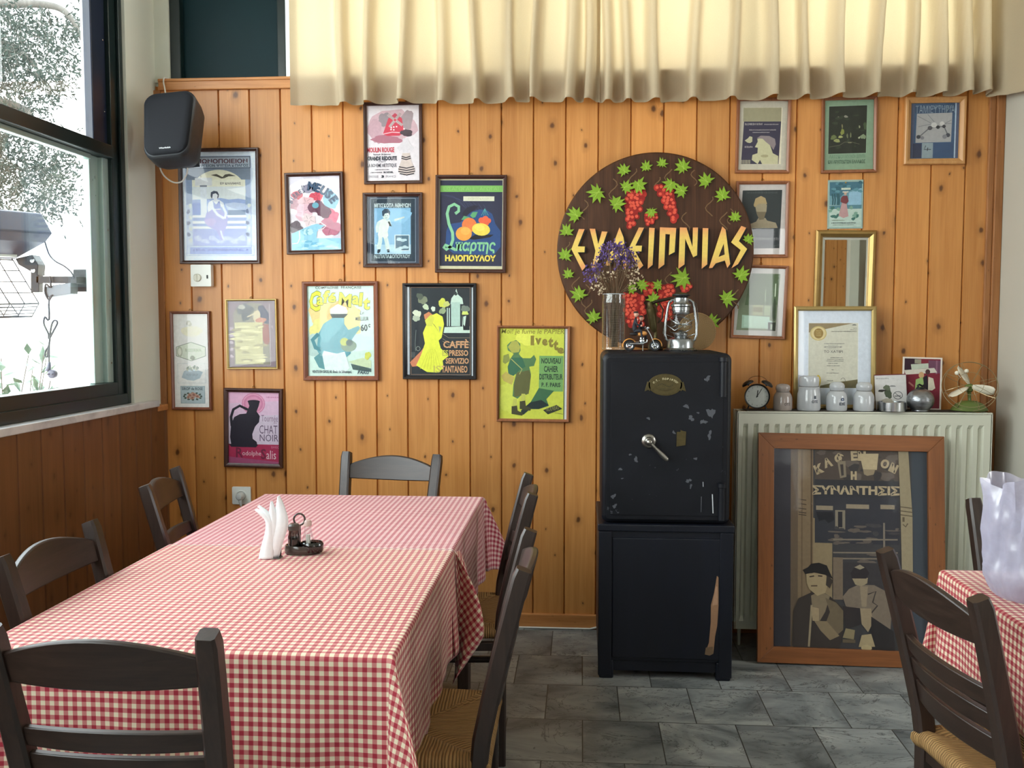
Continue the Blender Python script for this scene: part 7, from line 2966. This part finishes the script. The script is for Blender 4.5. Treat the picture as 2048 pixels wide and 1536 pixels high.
# ------------------------------------------------------------------ curtains over the high window
t = NT('cream_curtain_cloth')
co = t.coord()
n = t.noise(t.mapping(co, (420, 420, 420)), 1.0, 2)
n2 = t.noise(co, 3, 3)
c = t.mix(n, lin((190, 174, 148)), lin((208, 193, 166)))
t.set(c, 0.85, 0, 0.15)
df = t.new('ShaderNodeBsdfDiffuse')
t.link(c, df.inputs[0])
tl_ = t.new('ShaderNodeBsdfTranslucent')
tl_.inputs[0].default_value = (0.43, 0.34, 0.205, 1)
ms = t.new('ShaderNodeMixShader')
ms.inputs[0].default_value = 0.34
t.link(df.outputs[0], ms.inputs[1])
t.link(tl_.outputs[0], ms.inputs[2])
t.link(ms.outputs[0], t.out.inputs[0])
M_CURT = t.m
CY = 4.262


def curtain(label, px0, px1, ridges, seed, hem0, hem1, back=0.0):
    X = lambda p: onY(p, 200, CY).x
    a, b = X(px0), X(px1)
    rd = [X(p) for p in ridges]
    rr = random.Random(seed)
    par = [(x, rr.uniform(0.075, 0.115), rr.uniform(0.017, 0.023), rr.uniform(-0.8, 0.8)) for x in rd]
    n = int((b - a) / 0.0065)
    zs_ = [2.38 + 0.92 * (k / 14) for k in range(15)]
    V = []
    for j, z in enumerate(zs_):
        u = (z - 2.38) / 0.92
        for i in range(n + 1):
            x = a + (b - a) * i / n
            y = 0.0
            sx = 0.0
            for (xr, A, w_, sk) in par:
                q = (x - xr - 0.012 * sin(u * 4 + xr * 9)) / w_
                g = 1.0 / (1.0 + (q * q) ** 2.6)
                y -= A * g * (1.0 - 0.12 * u)
                sx += sk * 0.018 * g * (1 - 0.4 * u)
            y += 0.010 * sin(x * 11 + seed) + 0.006 * sin(x * 29 + seed)
            hz = hem0 + (hem1 - hem0) * (i / n)
            zz = hz + (CEIL - 0.012 - hz) * u + (0.006 * noise.noise(Vector((x * 14, seed, 0))) if j == 0 else 0)
            e = min(1, (x - a) / 0.03, (b - x) / 0.03)
            # past the corner the cloth turns along the side pier
            ex = max(0.0, x - 1.70)
            xx = x + sx - ex + 0.085 * (1 - math.exp(-ex / 0.085))
            V.append((min(xx, 1.822), CY + back + y * (1 - 0.6 * min(1, ex / 0.1)) - 0.012 * (1 - e) - 1.15 * max(0.0, ex - 0.06), zz - 0.05 * min(1, ex / 0.3) * (1 - u)))
    F = [(j * (n + 1) + i, j * (n + 1) + i + 1, (j + 1) * (n + 1) + i + 1, (j + 1) * (n + 1) + i) for j in range(14) for i in range(n)]
    m = MB()
    m.add(V, F)
    # stitched hem: a narrow turned-up band
    V2 = [(p_[0], p_[1] - 0.0012, p_[2]) for p_ in V[:n + 1]] + [(p_[0], p_[1] - 0.0016, p_[2] + 0.012) for p_ in V[:n + 1]]
    m.add(V2, [(i, i + 1, n + 2 + i, n + 1 + i) for i in range(n)])
    o = m.build('curtain', M_CURT, None, smooth=80)
    tag(o, label, 'curtain', 'cream curtains over the high window')
    return o


hz = lambda p, y: onY(p, y, CY).z
curtain('left cream curtain, from the green panel to above the round sign', 583, 1200, [688, 745, 816, 883, 953, 1022, 1077, 1142, 1178], 1, hz(600, 211), hz(1190, 204))
curtain('right cream curtain, from above the round sign to the right wall', 1191, 2110, [1212, 1252, 1306, 1392, 1466, 1535, 1606, 1672, 1747, 1820, 1868, 1925, 1956], 4, hz(1192, 205), hz(2040, 187), 0.018)

# ------------------------------------------------------------------ on the long table
TT = 0.7492
c0 = onZ(606, 1106, TT)
M_SMOKE = glass_mat('smoked_acrylic', (0.30, 0.27, 0.24), 2.2, 0.03)
M_SMOKED = plain('dark_smoked_plastic', (64, 56, 50), 0.15, 0, 0.15, 40, 0.6)
r = thing('cruet_stand', 'small smoked plastic cruet stand with a ring handle on the long table', 'cruet', (c0.x, c0.y, TT), (0, 0, radians(8)))
m = MB()
def oval(z, a, b):
    return [(a * cos(2 * pi * i / 36), b * sin(2 * pi * i / 36), z) for i in range(36)]
loft(m, [oval(0, 0.050, 0.034), oval(0.003, 0.052, 0.036), oval(0.016, 0.053, 0.037), oval(0.026, 0.050, 0.034), oval(0.026, 0.046, 0.030), oval(0.008, 0.045, 0.029)])
m.build('tray', M_SMOKED, r, smooth=40)
m = MB()
m.tube([(-0.012, 0.018, 0.01), (-0.012, 0.018, 0.08)], 0.004, 8)
m.tube([(-0.012 + 0.016 * cos(a), 0.018, 0.096 + 0.017 * sin(a)) for a in [radians(-80 + 340 * i / 24) for i in range(25)]], 0.0028, 8)
m.build('ring_handle', M_SMOKED, r, smooth=60)
m = MB()
m.lathe([(0.030, 0.006), (0.033, 0.012), (0.034, 0.030), (0.030, 0.036), (0.028, 0.035), (0.030, 0.028), (0.028, 0.010), (0.0002, 0.009)], 28, 0, Matrix.Translation((0.028, -0.010, 0)) @ Matrix.Diagonal((1, 0.8, 1, 1)))
m.build('toothpick_dish', M_SMOKE, r, smooth=50)
for lab, dx, dy, prof, mt, cap in (
        ('dark pepper shaker in the cruet stand, nearest the napkins', -0.024, -0.006, [(0.0165, 0), (0.018, 0.003), (0.018, 0.042), (0.0155, 0.050), (0.0155, 0.064)], M_SMOKE, plain('dark_cap', (74, 66, 60), 0.3)),
        ('clear conical salt shaker in the cruet stand', 0.016, -0.004, [(0.021, 0), (0.022, 0.004), (0.016, 0.035), (0.010, 0.060), (0.009, 0.074)], M_CLEAR, plain('pinkish_cap', (186, 160, 152), 0.3))):
    q = Matrix.Rotation(radians(8), 3, 'Z') @ Vector((dx, dy, 0))
    s_ = thing('condiment_shaker', lab, 'shaker', (c0.x + q.x, c0.y + q.y, TT + 0.0092))
    m = MB()
    m.lathe(prof, 24)
    m.build('shaker_glass', mt, s_, smooth=40)
    m = MB()
    m.lathe([(prof[-1][0] * 0.75, 0.002), (prof[-1][0] * 0.72, prof[-1][1] * 0.62)], 16)
    m.build('contents', plain('spice' if cap.name.startswith('dark') else 'salt', (58, 48, 40) if cap.name.startswith('dark') else (214, 206, 198), 0.9), s_)
    m = MB()
    zc = prof[-1][1] - 0.002
    m.lathe([(prof[-1][0] + 0.002, zc), (prof[-1][0] + 0.002, zc + 0.012), (prof[-1][0] * 0.8, zc + 0.017), (0.0002, zc + 0.018)], 20)
    m.build('cap', cap, s_, smooth=40)

# paper napkins standing in a small holder
nb = onZ(541, 1118, TT)
k = nb.y / FPX
M_NAP = NT('white_paper_napkin')
n = M_NAP.noise(M_NAP.coord(), 90, 3)
cc_ = M_NAP.mix(n, lin((226, 232, 236)), lin((240, 244, 246)))
M_NAP.set(cc_, 0.8, 0, 0.2)
M_NAP = M_NAP.m
r = thing('napkin_holder', 'low smoked napkin holder beside the cruet stand', 'holder', (nb.x, nb.y, TT))
m = MB()
m.box((-0.030, 0.000, 0.0), (0.026, 0.030, 0.003))
m.box((-0.012, 0.022, 0.0), (0.024, 0.026, 0.060))
m.build('holder_body', M_SMOKED, r, bevel=0.001)
# every napkin: left and right outline in photo pixels from the foot to the tip, and its depth in the stack
NAPS = [
    ([(518, 1124), (523, 1098), (531, 1066), (531, 1044), (520, 1030), (511, 1019)], [(545, 1126), (546, 1098), (548, 1068), (544, 1046), (530, 1026), (513, 1018)], 0.000, 'leftmost folded paper napkin, its tip bent far over'),
    ([(522, 1123), (527, 1096), (534, 1064), (535, 1044), (527, 1026), (516, 1012)], [(548, 1125), (550, 1096), (551, 1066), (548, 1046), (538, 1026), (518, 1011)], 0.005, 'second folded napkin from the left, bent over behind the first'),
    ([(528, 1122), (532, 1094), (538, 1062), (539, 1040), (540, 1020), (542, 1003)], [(550, 1124), (553, 1094), (556, 1064), (555, 1042), (550, 1020), (543, 1003)], 0.009, 'middle folded napkin with an upright pointed tip'),
    ([(532, 1122), (538, 1092), (545, 1060), (550, 1036), (552, 1014), (556, 993)], [(556, 1120), (564, 1092), (572, 1064), (574, 1042), (568, 1016), (557, 992)], 0.013, 'tallest folded paper napkin, its tip the highest'),
    ([(534, 1120), (542, 1090), (550, 1060), (555, 1040), (558, 1024), (562, 1010)], [(558, 1118), (566, 1088), (574, 1060), (575, 1044), (571, 1026), (564, 1010)], 0.018, 'rear folded paper napkin against the cruet stand'),
]
for i, (Le, Ri, dep, lab) in enumerate(NAPS):
    yy = nb.y - 0.004 + dep
    L_ = smooth3 = [Vector(onY(a_, b_, yy)) - Vector((nb.x, nb.y, TT)) for a_, b_ in Le]
    R_ = [Vector(onY(a_, b_, yy)) - Vector((nb.x, nb.y, TT)) for a_, b_ in Ri]
    zlow = min(p_.z for p_ in (L_[0], R_[0]))

    def at(P_, v_):
        q = v_ * (len(P_) - 1)
        j = min(int(q), len(P_) - 2)
        a_, b_, c_, d_ = P_[max(0, j - 1)], P_[j], P_[j + 1], P_[min(len(P_) - 1, j + 2)]
        u = q - j
        return 0.5 * ((2 * b_) + (c_ - a_) * u + (2 * a_ - 5 * b_ + 4 * c_ - d_) * u * u + (3 * b_ - a_ - 3 * c_ + d_) * u ** 3)

    def sheet(u, v, L_=L_, R_=R_, dep=dep, i=i):
        p_ = at(L_, v) * (1 - u) + at(R_, v) * u
        zz = max(0.0015, p_.z - min(L_[0].z, R_[0].z) * (1 - v))
        return (p_.x, p_.y - 0.007 * sin(pi * u) + 0.006 * (u - 0.3) + 0.003 * sin(5 * v + i), zz)

    m = MB()
    m.grid(sheet, 6, 18)
    o = m.build('paper_napkin', M_NAP, None, smooth=60, loc=(nb.x, nb.y, TT))
    so = o.modifiers.new('thickness', 'SOLIDIFY')
    so.thickness = 0.0022
    so.offset = 0
    tag(o, lab, 'napkin', 'folded paper napkins')

# ------------------------------------------------------------------ plastic bag on the right-hand table
t = NT('milky_plastic_film')
n = t.noise(t.coord(), 7, 4, 0.6, 1.0)
df = t.new('ShaderNodeBsdfDiffuse')
df.inputs[0].default_value = (*lin((196, 196, 218)), 1)
tl_ = t.new('ShaderNodeBsdfTranslucent')
tl_.inputs[0].default_value = (*lin((214, 212, 234)), 1)
tr_ = t.new('ShaderNodeBsdfTransparent')
gl_ = t.new('ShaderNodeBsdfGlossy')
gl_.inputs['Roughness'].default_value = 0.22
m1, m2, m3 = t.new('ShaderNodeMixShader'), t.new('ShaderNodeMixShader'), t.new('ShaderNodeMixShader')
m1.inputs[0].default_value = 0.45
t.link(df.outputs[0], m1.inputs[1])
t.link(tl_.outputs[0], m1.inputs[2])
t.link(t.ramp(n, [(0.3, 0.22), (0.7, 0.50)]), m2.inputs[0])
t.link(m1.outputs[0], m2.inputs[1])
t.link(tr_.outputs[0], m2.inputs[2])
m3.inputs[0].default_value = 0.10
t.link(m2.outputs[0], m3.inputs[1])
t.link(gl_.outputs[0], m3.inputs[2])
t.link(m3.outputs[0], t.out.inputs[0])
bc = onZ(2088, 1196, 0.748)
k = bc.y / FPX
R0 = 98 * k
HB = 0.285
m = MB()


def bag(u, v):
    a = 2 * pi * u
    z = HB * v
    rad = R0 * (0.80 + 0.28 * min(1, v * 5) ** 0.6 - 0.05 * v + 0.10 * max(0, v - 0.8) * 5 * 0.4)
    # creases run down from the gathered mouth
    cr = 0.016 * (0.3 + v) * noise.noise(Vector((cos(a) * 2.6, sin(a) * 2.6, z * 4))) - 0.030 * abs(noise.noise(Vector((cos(a) * 3.4 + 3, sin(a) * 3.4, z * 6 + 4)))) * (0.4 + v) - 0.012 * abs(noise.noise(Vector((cos(a) * 8, sin(a) * 8, z * 13 + 1))))
    cr += 0.012
    rad += cr
    top = 0.03 * noise.noise(Vector((cos(a) * 2.4, sin(a) * 2.4, 9))) * max(0, v - 0.7) / 0.3
    return (rad * cos(a), rad * sin(a) * 0.9, 0.002 + z + top)


m.grid(bag, 96, 30)
m.add([(R0 * 0.8 * cos(2 * pi * i / 40), R0 * 0.72 * sin(2 * pi * i / 40), 0.002) for i in range(40)], [tuple(range(40))])
o = m.build('plastic_bag', t.m, None, smooth=70, loc=(bc.x, bc.y, 0.7475), weld=0.0004)
tag(o, 'crumpled translucent white plastic bag standing on the right-hand table', 'bag')
# ------------------------------------------------------------------ seen through the window
HY = 3.98
M_HEAT = plain('grey_painted_steel', (46, 52, 74), 0.45, 0.2, 0.1, 20)
M_DGREY = plain('dark_grey_bracket', (46, 48, 54), 0.5, 0.2, 0.1, 20)
M_WIRE = plain('guard_wire', (62, 64, 70), 0.4, 0.5)
M_LGREY = plain('light_grey_box', (120, 124, 132), 0.5)


def hp(px, py, y=HY):
    return Vector(onY(px, py, y))


base = hp(72, 585)
r = thing('patio_heater', 'grey infrared patio heater with a wire guard, outside the left window', 'heater', (base.x, HY, base.z))
loc = lambda px, py, y=HY: hp(px, py, y) - Vector((base.x, HY, base.z))
# hood: bent steel section running along the facade
sec = [(58, 424), (84, 427), (106, 467), (92, 485), (30, 519), (4, 500), (-14, 458)]
A = [loc(a, b, HY) for a, b in sec]
m = MB()
Bk = [Vector((p_.x - 0.14, -0.52, p_.z - 0.02)) for p_ in A]
loft(m, [A, Bk])
m.build('hood', M_HEAT, r, bevel=0.006)
m = MB()
g0 = [loc(a, b, HY - 0.01) for a, b in ((8, 498), (26, 520), (78, 607), (64, 633), (38, 632), (-12, 560))]
for q in range(8):
    d = Vector((-0.14, -0.52, -0.02)) * (q / 7)
    m.tube([p_ + d for p_ in g0], 0.0026, 5, closed=True)
for i in range(6):
    a, b_ = g0[i], g0[(i + 1) % 6]
    for s in (0, 0.25, 0.5, 0.75):
        p_ = a + (b_ - a) * s
        m.tube([p_, p_ + Vector((-0.14, -0.52, -0.02))], 0.0022 if s else 0.0034, 5)
m.build('wire_guard', M_WIRE, r)
m = MB()
c1 = loc(30, 510, HY - 0.03)
m.tube([c1, c1 + Vector((-0.12, -0.44, -0.02))], 0.012, 10)
m.build('heating_tube', plain('quartz_tube', (206, 204, 200), 0.2), r, smooth=60)
m = MB()
kn = [loc(a, b) for a, b in ((38, 518), (72, 510), (84, 530), (82, 552), (62, 540), (44, 530))]
m.prism([(p_.x, p_.z) for p_ in kn], -0.03, 0.03)
vt = [loc(a, b) for a, b in ((66, 540), (82, 540), (82, 585), (66, 585))]
m.prism([(p_.x, p_.z) for p_ in vt], -0.018, 0.018)
ar = [loc(a, b) for a, b in ((76, 553), (158, 553), (158, 567), (76, 566))]
m.prism([(p_.x, p_.z) for p_ in ar], -0.018, 0.018)
ed = loc(152, 560)
m.box((ed.x - 0.012, 0.0, ed.z - 0.016), (ed.x + 0.014, 0.062, ed.z + 0.016))
m.box((ed.x - 0.045, 0.057, ed.z - 0.05), (ed.x + 0.035, 0.064, ed.z + 0.05))
m.build('mounting_arm', M_DGREY, r, bevel=0.003)
m = MB()
for a, b in ((73, 522), (75, 542)):
    q = loc(a, b, HY)
    m.lathe([(0.010, 0), (0.010, 0.004), (0.005, 0.006), (0.0002, 0.006)], 12, 0, Matrix.Translation((q.x, -0.030, q.z)) @ Matrix.Rotation(pi / 2, 4, 'X'))
m.build('bolt', M_STEEL, r)
m = MB()
bx_ = [loc(a, b) for a, b in ((94, 575), (118, 570), (149, 566), (149, 588), (100, 596))]
m.prism([(p_.x, p_.z) for p_ in bx_], -0.03, 0.03)
m.build('junction_box', M_LGREY, r, bevel=0.003)
m = MB()


def smooth(pts, k=5):
    out = []
    for i in range(len(pts) - 1):
        a, b, c_, d_ = pts[max(0, i - 1)], pts[i], pts[i + 1], pts[min(len(pts) - 1, i + 2)]
        for j in range(k):
            u = j / k
            out.append(0.5 * ((2 * b) + (c_ - a) * u + (2 * a - 5 * b + 4 * c_ - d_) * u * u + (3 * b - a - 3 * c_ + d_) * u ** 3))
    out.append(pts[-1])
    return out


yc = HY - 0.035
m.tube(smooth([loc(a, b, yc) for a, b in ((90, 484), (98, 508), (110, 522), (128, 532), (142, 544), (148, 556))]), 0.0038, 6)
m.tube(smooth([loc(a, b, yc) for a, b in ((100, 552), (101, 575), (92, 568), (90, 585), (98, 600), (104, 590), (98, 602), (98, 640), (90, 634), (88, 648), (97, 668), (98, 678), (108, 660), (115, 645), (108, 641), (102, 655), (98, 690), (92, 700), (90, 712), (96, 711), (98, 690), (98, 726))], 4), 0.0042, 6)
m.build('power_cord', plain('grey_cord', (58, 58, 66), 0.5), r, smooth=70)
m = MB()
q0, q1, q2 = loc(99, 724, yc), loc(96, 742, yc), loc(105, 748, yc)
m.tube([q0, loc(98, 734, yc), q1], 0.008, 10, radii=[0.006, 0.009, 0.014])
m.lathe([(0.019, 0), (0.019, 0.018), (0.015, 0.022)], 20, 0, Matrix.Translation(q2 + Vector((0, 0.01, 0))) @ Matrix.Rotation(pi / 2, 4, 'X'))
for s in (-1, 1):
    m.tube([q2 + Vector((s * 0.009, -0.012, 0)), q2 + Vector((s * 0.009, -0.028, 0))], 0.0024, 6)
m.build('plug', plain('grey_plug', (80, 82, 98), 0.4), r, smooth=50)

# olive tree over the terrace
rr = random.Random(21)
tx, ty = -6.3, 9.4
r = thing('olive_tree', 'grey-green olive tree with a curved bough outside the left window', 'tree', (tx, ty, -0.14))
M_BARK = wood('olive_bark', (64, 60, 56), (98, 94, 88), 0.85, 2, 0.7)
m = MB()
m.tube(smooth([Vector((-2.2, 0.6, 0)), Vector((-2.1, 0.4, 1.4)), Vector((-1.7, 0.1, 2.8)), Vector((-1.4, -0.1, 4.2))]), 0.16, 10)
bough = [onY(a, b, 8.6) - Vector((tx, ty, -0.14)) for a, b in ((-120, 60), (-40, 12), (40, 8), (95, 10), (128, 22), (150, 50), (168, 90))]
m.tube(smooth([Vector(q) for q in bough]), 0.05, 8, radii=[0.05 * (1 - 0.65 * i / 30) for i in range(31)])
bough2 = [onY(a, b, 8.8) - Vector((tx, ty, -0.14)) for a, b in ((-140, 260), (-60, 210), (10, 205), (60, 225))]
m.tube(smooth([Vector(q) for q in bough2]), 0.035, 8)
bough3 = [onY(a, b, 9.0) - Vector((tx, ty, -0.14)) for a, b in ((-160, 120), (-50, 80), (20, 90), (70, 130))]
m.tube(smooth([Vector(q) for q in bough3]), 0.03, 8)
m.build('trunk', M_BARK, r, smooth=60)
t = NT('olive_leaves')
n = t.noise(t.coord(), 9, 2)
t.set(t.mix(n, lin((24, 30, 27)), lin((58, 67, 60))), 0.7, 0, 0.2)
m = MB()


def leafquad(mb, c, d, L, W, nrm):
    d = d.normalized()
    s = d.cross(nrm)
    if s.length < 1e-4:
        s = d.orthogonal()
    s.normalize()
    q = s.cross(d)
    V = [c, c + d * L * 0.5 + s * W, c + d * L + q * L * 0.05, c + d * L * 0.5 - s * W, c + d * L * 0.5 + q * W * 0.4]
    mb.add(V, [(0, 4, 1), (1, 4, 2), (2, 4, 3), (3, 4, 0)])


tw = MB()
blobs = [(-60, 60, 110, 90), (30, 60, 85, 80), (80, 110, 70, 100), (20, 180, 90, 90), (-40, 260, 90, 100), (60, 300, 80, 70), (110, 300, 45, 60), (130, 60, 30, 40), (150, 45, 24, 40), (40, 360, 90, 60), (100, 390, 60, 40), (60, 410, 70, 24), (-10, 330, 80, 70), (125, 130, 30, 50), (130, 345, 28, 40), (-80, 160, 100, 160), (-90, 330, 80, 60)]
for bx_, by_, rx_, ry_ in blobs:
    cnt = int(rx_ * ry_ / 42)
    for _ in range(cnt):
        a = rr.uniform(0, 2 * pi)
        q = sqrt(rr.random())
        px_, py_ = bx_ + rx_ * q * cos(a), by_ + ry_ * q * sin(a)
        yy = rr.uniform(8.0, 10.2)
        c0_ = Vector(onY(px_, py_, yy)) - Vector((tx, ty, -0.14))
        d0 = Vector((rr.uniform(-1, 1), rr.uniform(-1, 1), rr.uniform(-1.6, 0.3))).normalized()
        tl0 = rr.uniform(0.12, 0.26)
        tw.tube([c0_, c0_ + d0 * tl0], 0.0022, 3)
        for k in range(8):
            s = c0_ + d0 * tl0 * (k / 7)
            d1 = (d0 * 0.7 + Vector((rr.uniform(-1, 1), rr.uniform(-1, 1), rr.uniform(-1, 1)))).normalized()
            leafquad(m, s, d1, rr.uniform(0.045, 0.075), rr.uniform(0.007, 0.011), Vector((rr.uniform(-1, 1), rr.uniform(-1, 1), rr.uniform(-1, 1))))
for _ in range(420):
    d0 = Vector((rr.gauss(0, 1), rr.gauss(0, 1), rr.gauss(0, 1))).normalized() * rr.random() ** 0.4
    c0_ = Vector((-1.5 + 1.7 * d0.x, 0.1 + 1.5 * d0.y, 4.7 + 1.3 * d0.z))
    d1 = (d0 + Vector((0, 0, -0.4))).normalized()
    tw.tube([c0_, c0_ + d1 * 0.25], 0.0024, 3)
    for k in range(8):
        leafquad(m, c0_ + d1 * 0.25 * k / 7, d1 * 0.7 + Vector((rr.uniform(-1, 1), rr.uniform(-1, 1), rr.uniform(-1, 1))), rr.uniform(0.06, 0.09), rr.uniform(0.009, 0.013), Vector((rr.uniform(-1, 1), rr.uniform(-1, 1), rr.uniform(-1, 1))))
m.build('foliage', t.m, r)
tw.build('twigs', M_BARK, r)

# potted shrub below the window
tx, ty = -2.98, 4.62
r = thing('potted_shrub', 'small broad-leaved shrub in a pot outside, at the lower left of the window', 'plant', (tx, ty, -0.14))
m = MB()
m.lathe([(0.16, 0), (0.17, 0.01), (0.23, 0.48), (0.25, 0.50), (0.25, 0.54), (0.22, 0.54), (0.21, 0.50), (0.0002, 0.50)], 32)
m.build('pot', plain('terracotta', (168, 112, 84), 0.8), r, smooth=40)
m, st_ = MB(), MB()
for i in range(11):
    a = rr.uniform(0, 2 * pi)
    topp = Vector((0.22 * cos(a) * rr.uniform(0.3, 1.2) + 0.06, 0.22 * sin(a) * rr.uniform(0.3, 1.2), rr.uniform(1.15, 1.46)))
    if i < 2:
        topp = Vector((0.16 + 0.08 * i, 0, 1.40))
    b0 = Vector((0.06 * cos(a), 0.06 * sin(a), 0.5))
    st_.tube([b0, (b0 + topp) / 2 + Vector((0.02, 0, 0.05)), topp], 0.0028, 5)
    for k in range(8):
        u = 0.62 + 0.38 * k / 7
        s = b0 + (topp - b0) * u
        d1 = Vector((rr.uniform(-1, 1), rr.uniform(-1, 1), rr.uniform(-0.2, 0.9))).normalized()
        leafquad(m, s, d1, rr.uniform(0.07, 0.11), rr.uniform(0.016, 0.026), Vector((rr.uniform(-0.4, 0.4), rr.uniform(-0.4, 0.4), 1)))
t = NT('shrub_leaves')
n = t.noise(t.coord(), 14, 2)
t.set(t.mix(n, lin((50, 66, 54)), lin((84, 104, 84))), 0.5, 0, 0.4)
m.build('foliage', t.m, r)
st_.build('stems', M_BARK, r)
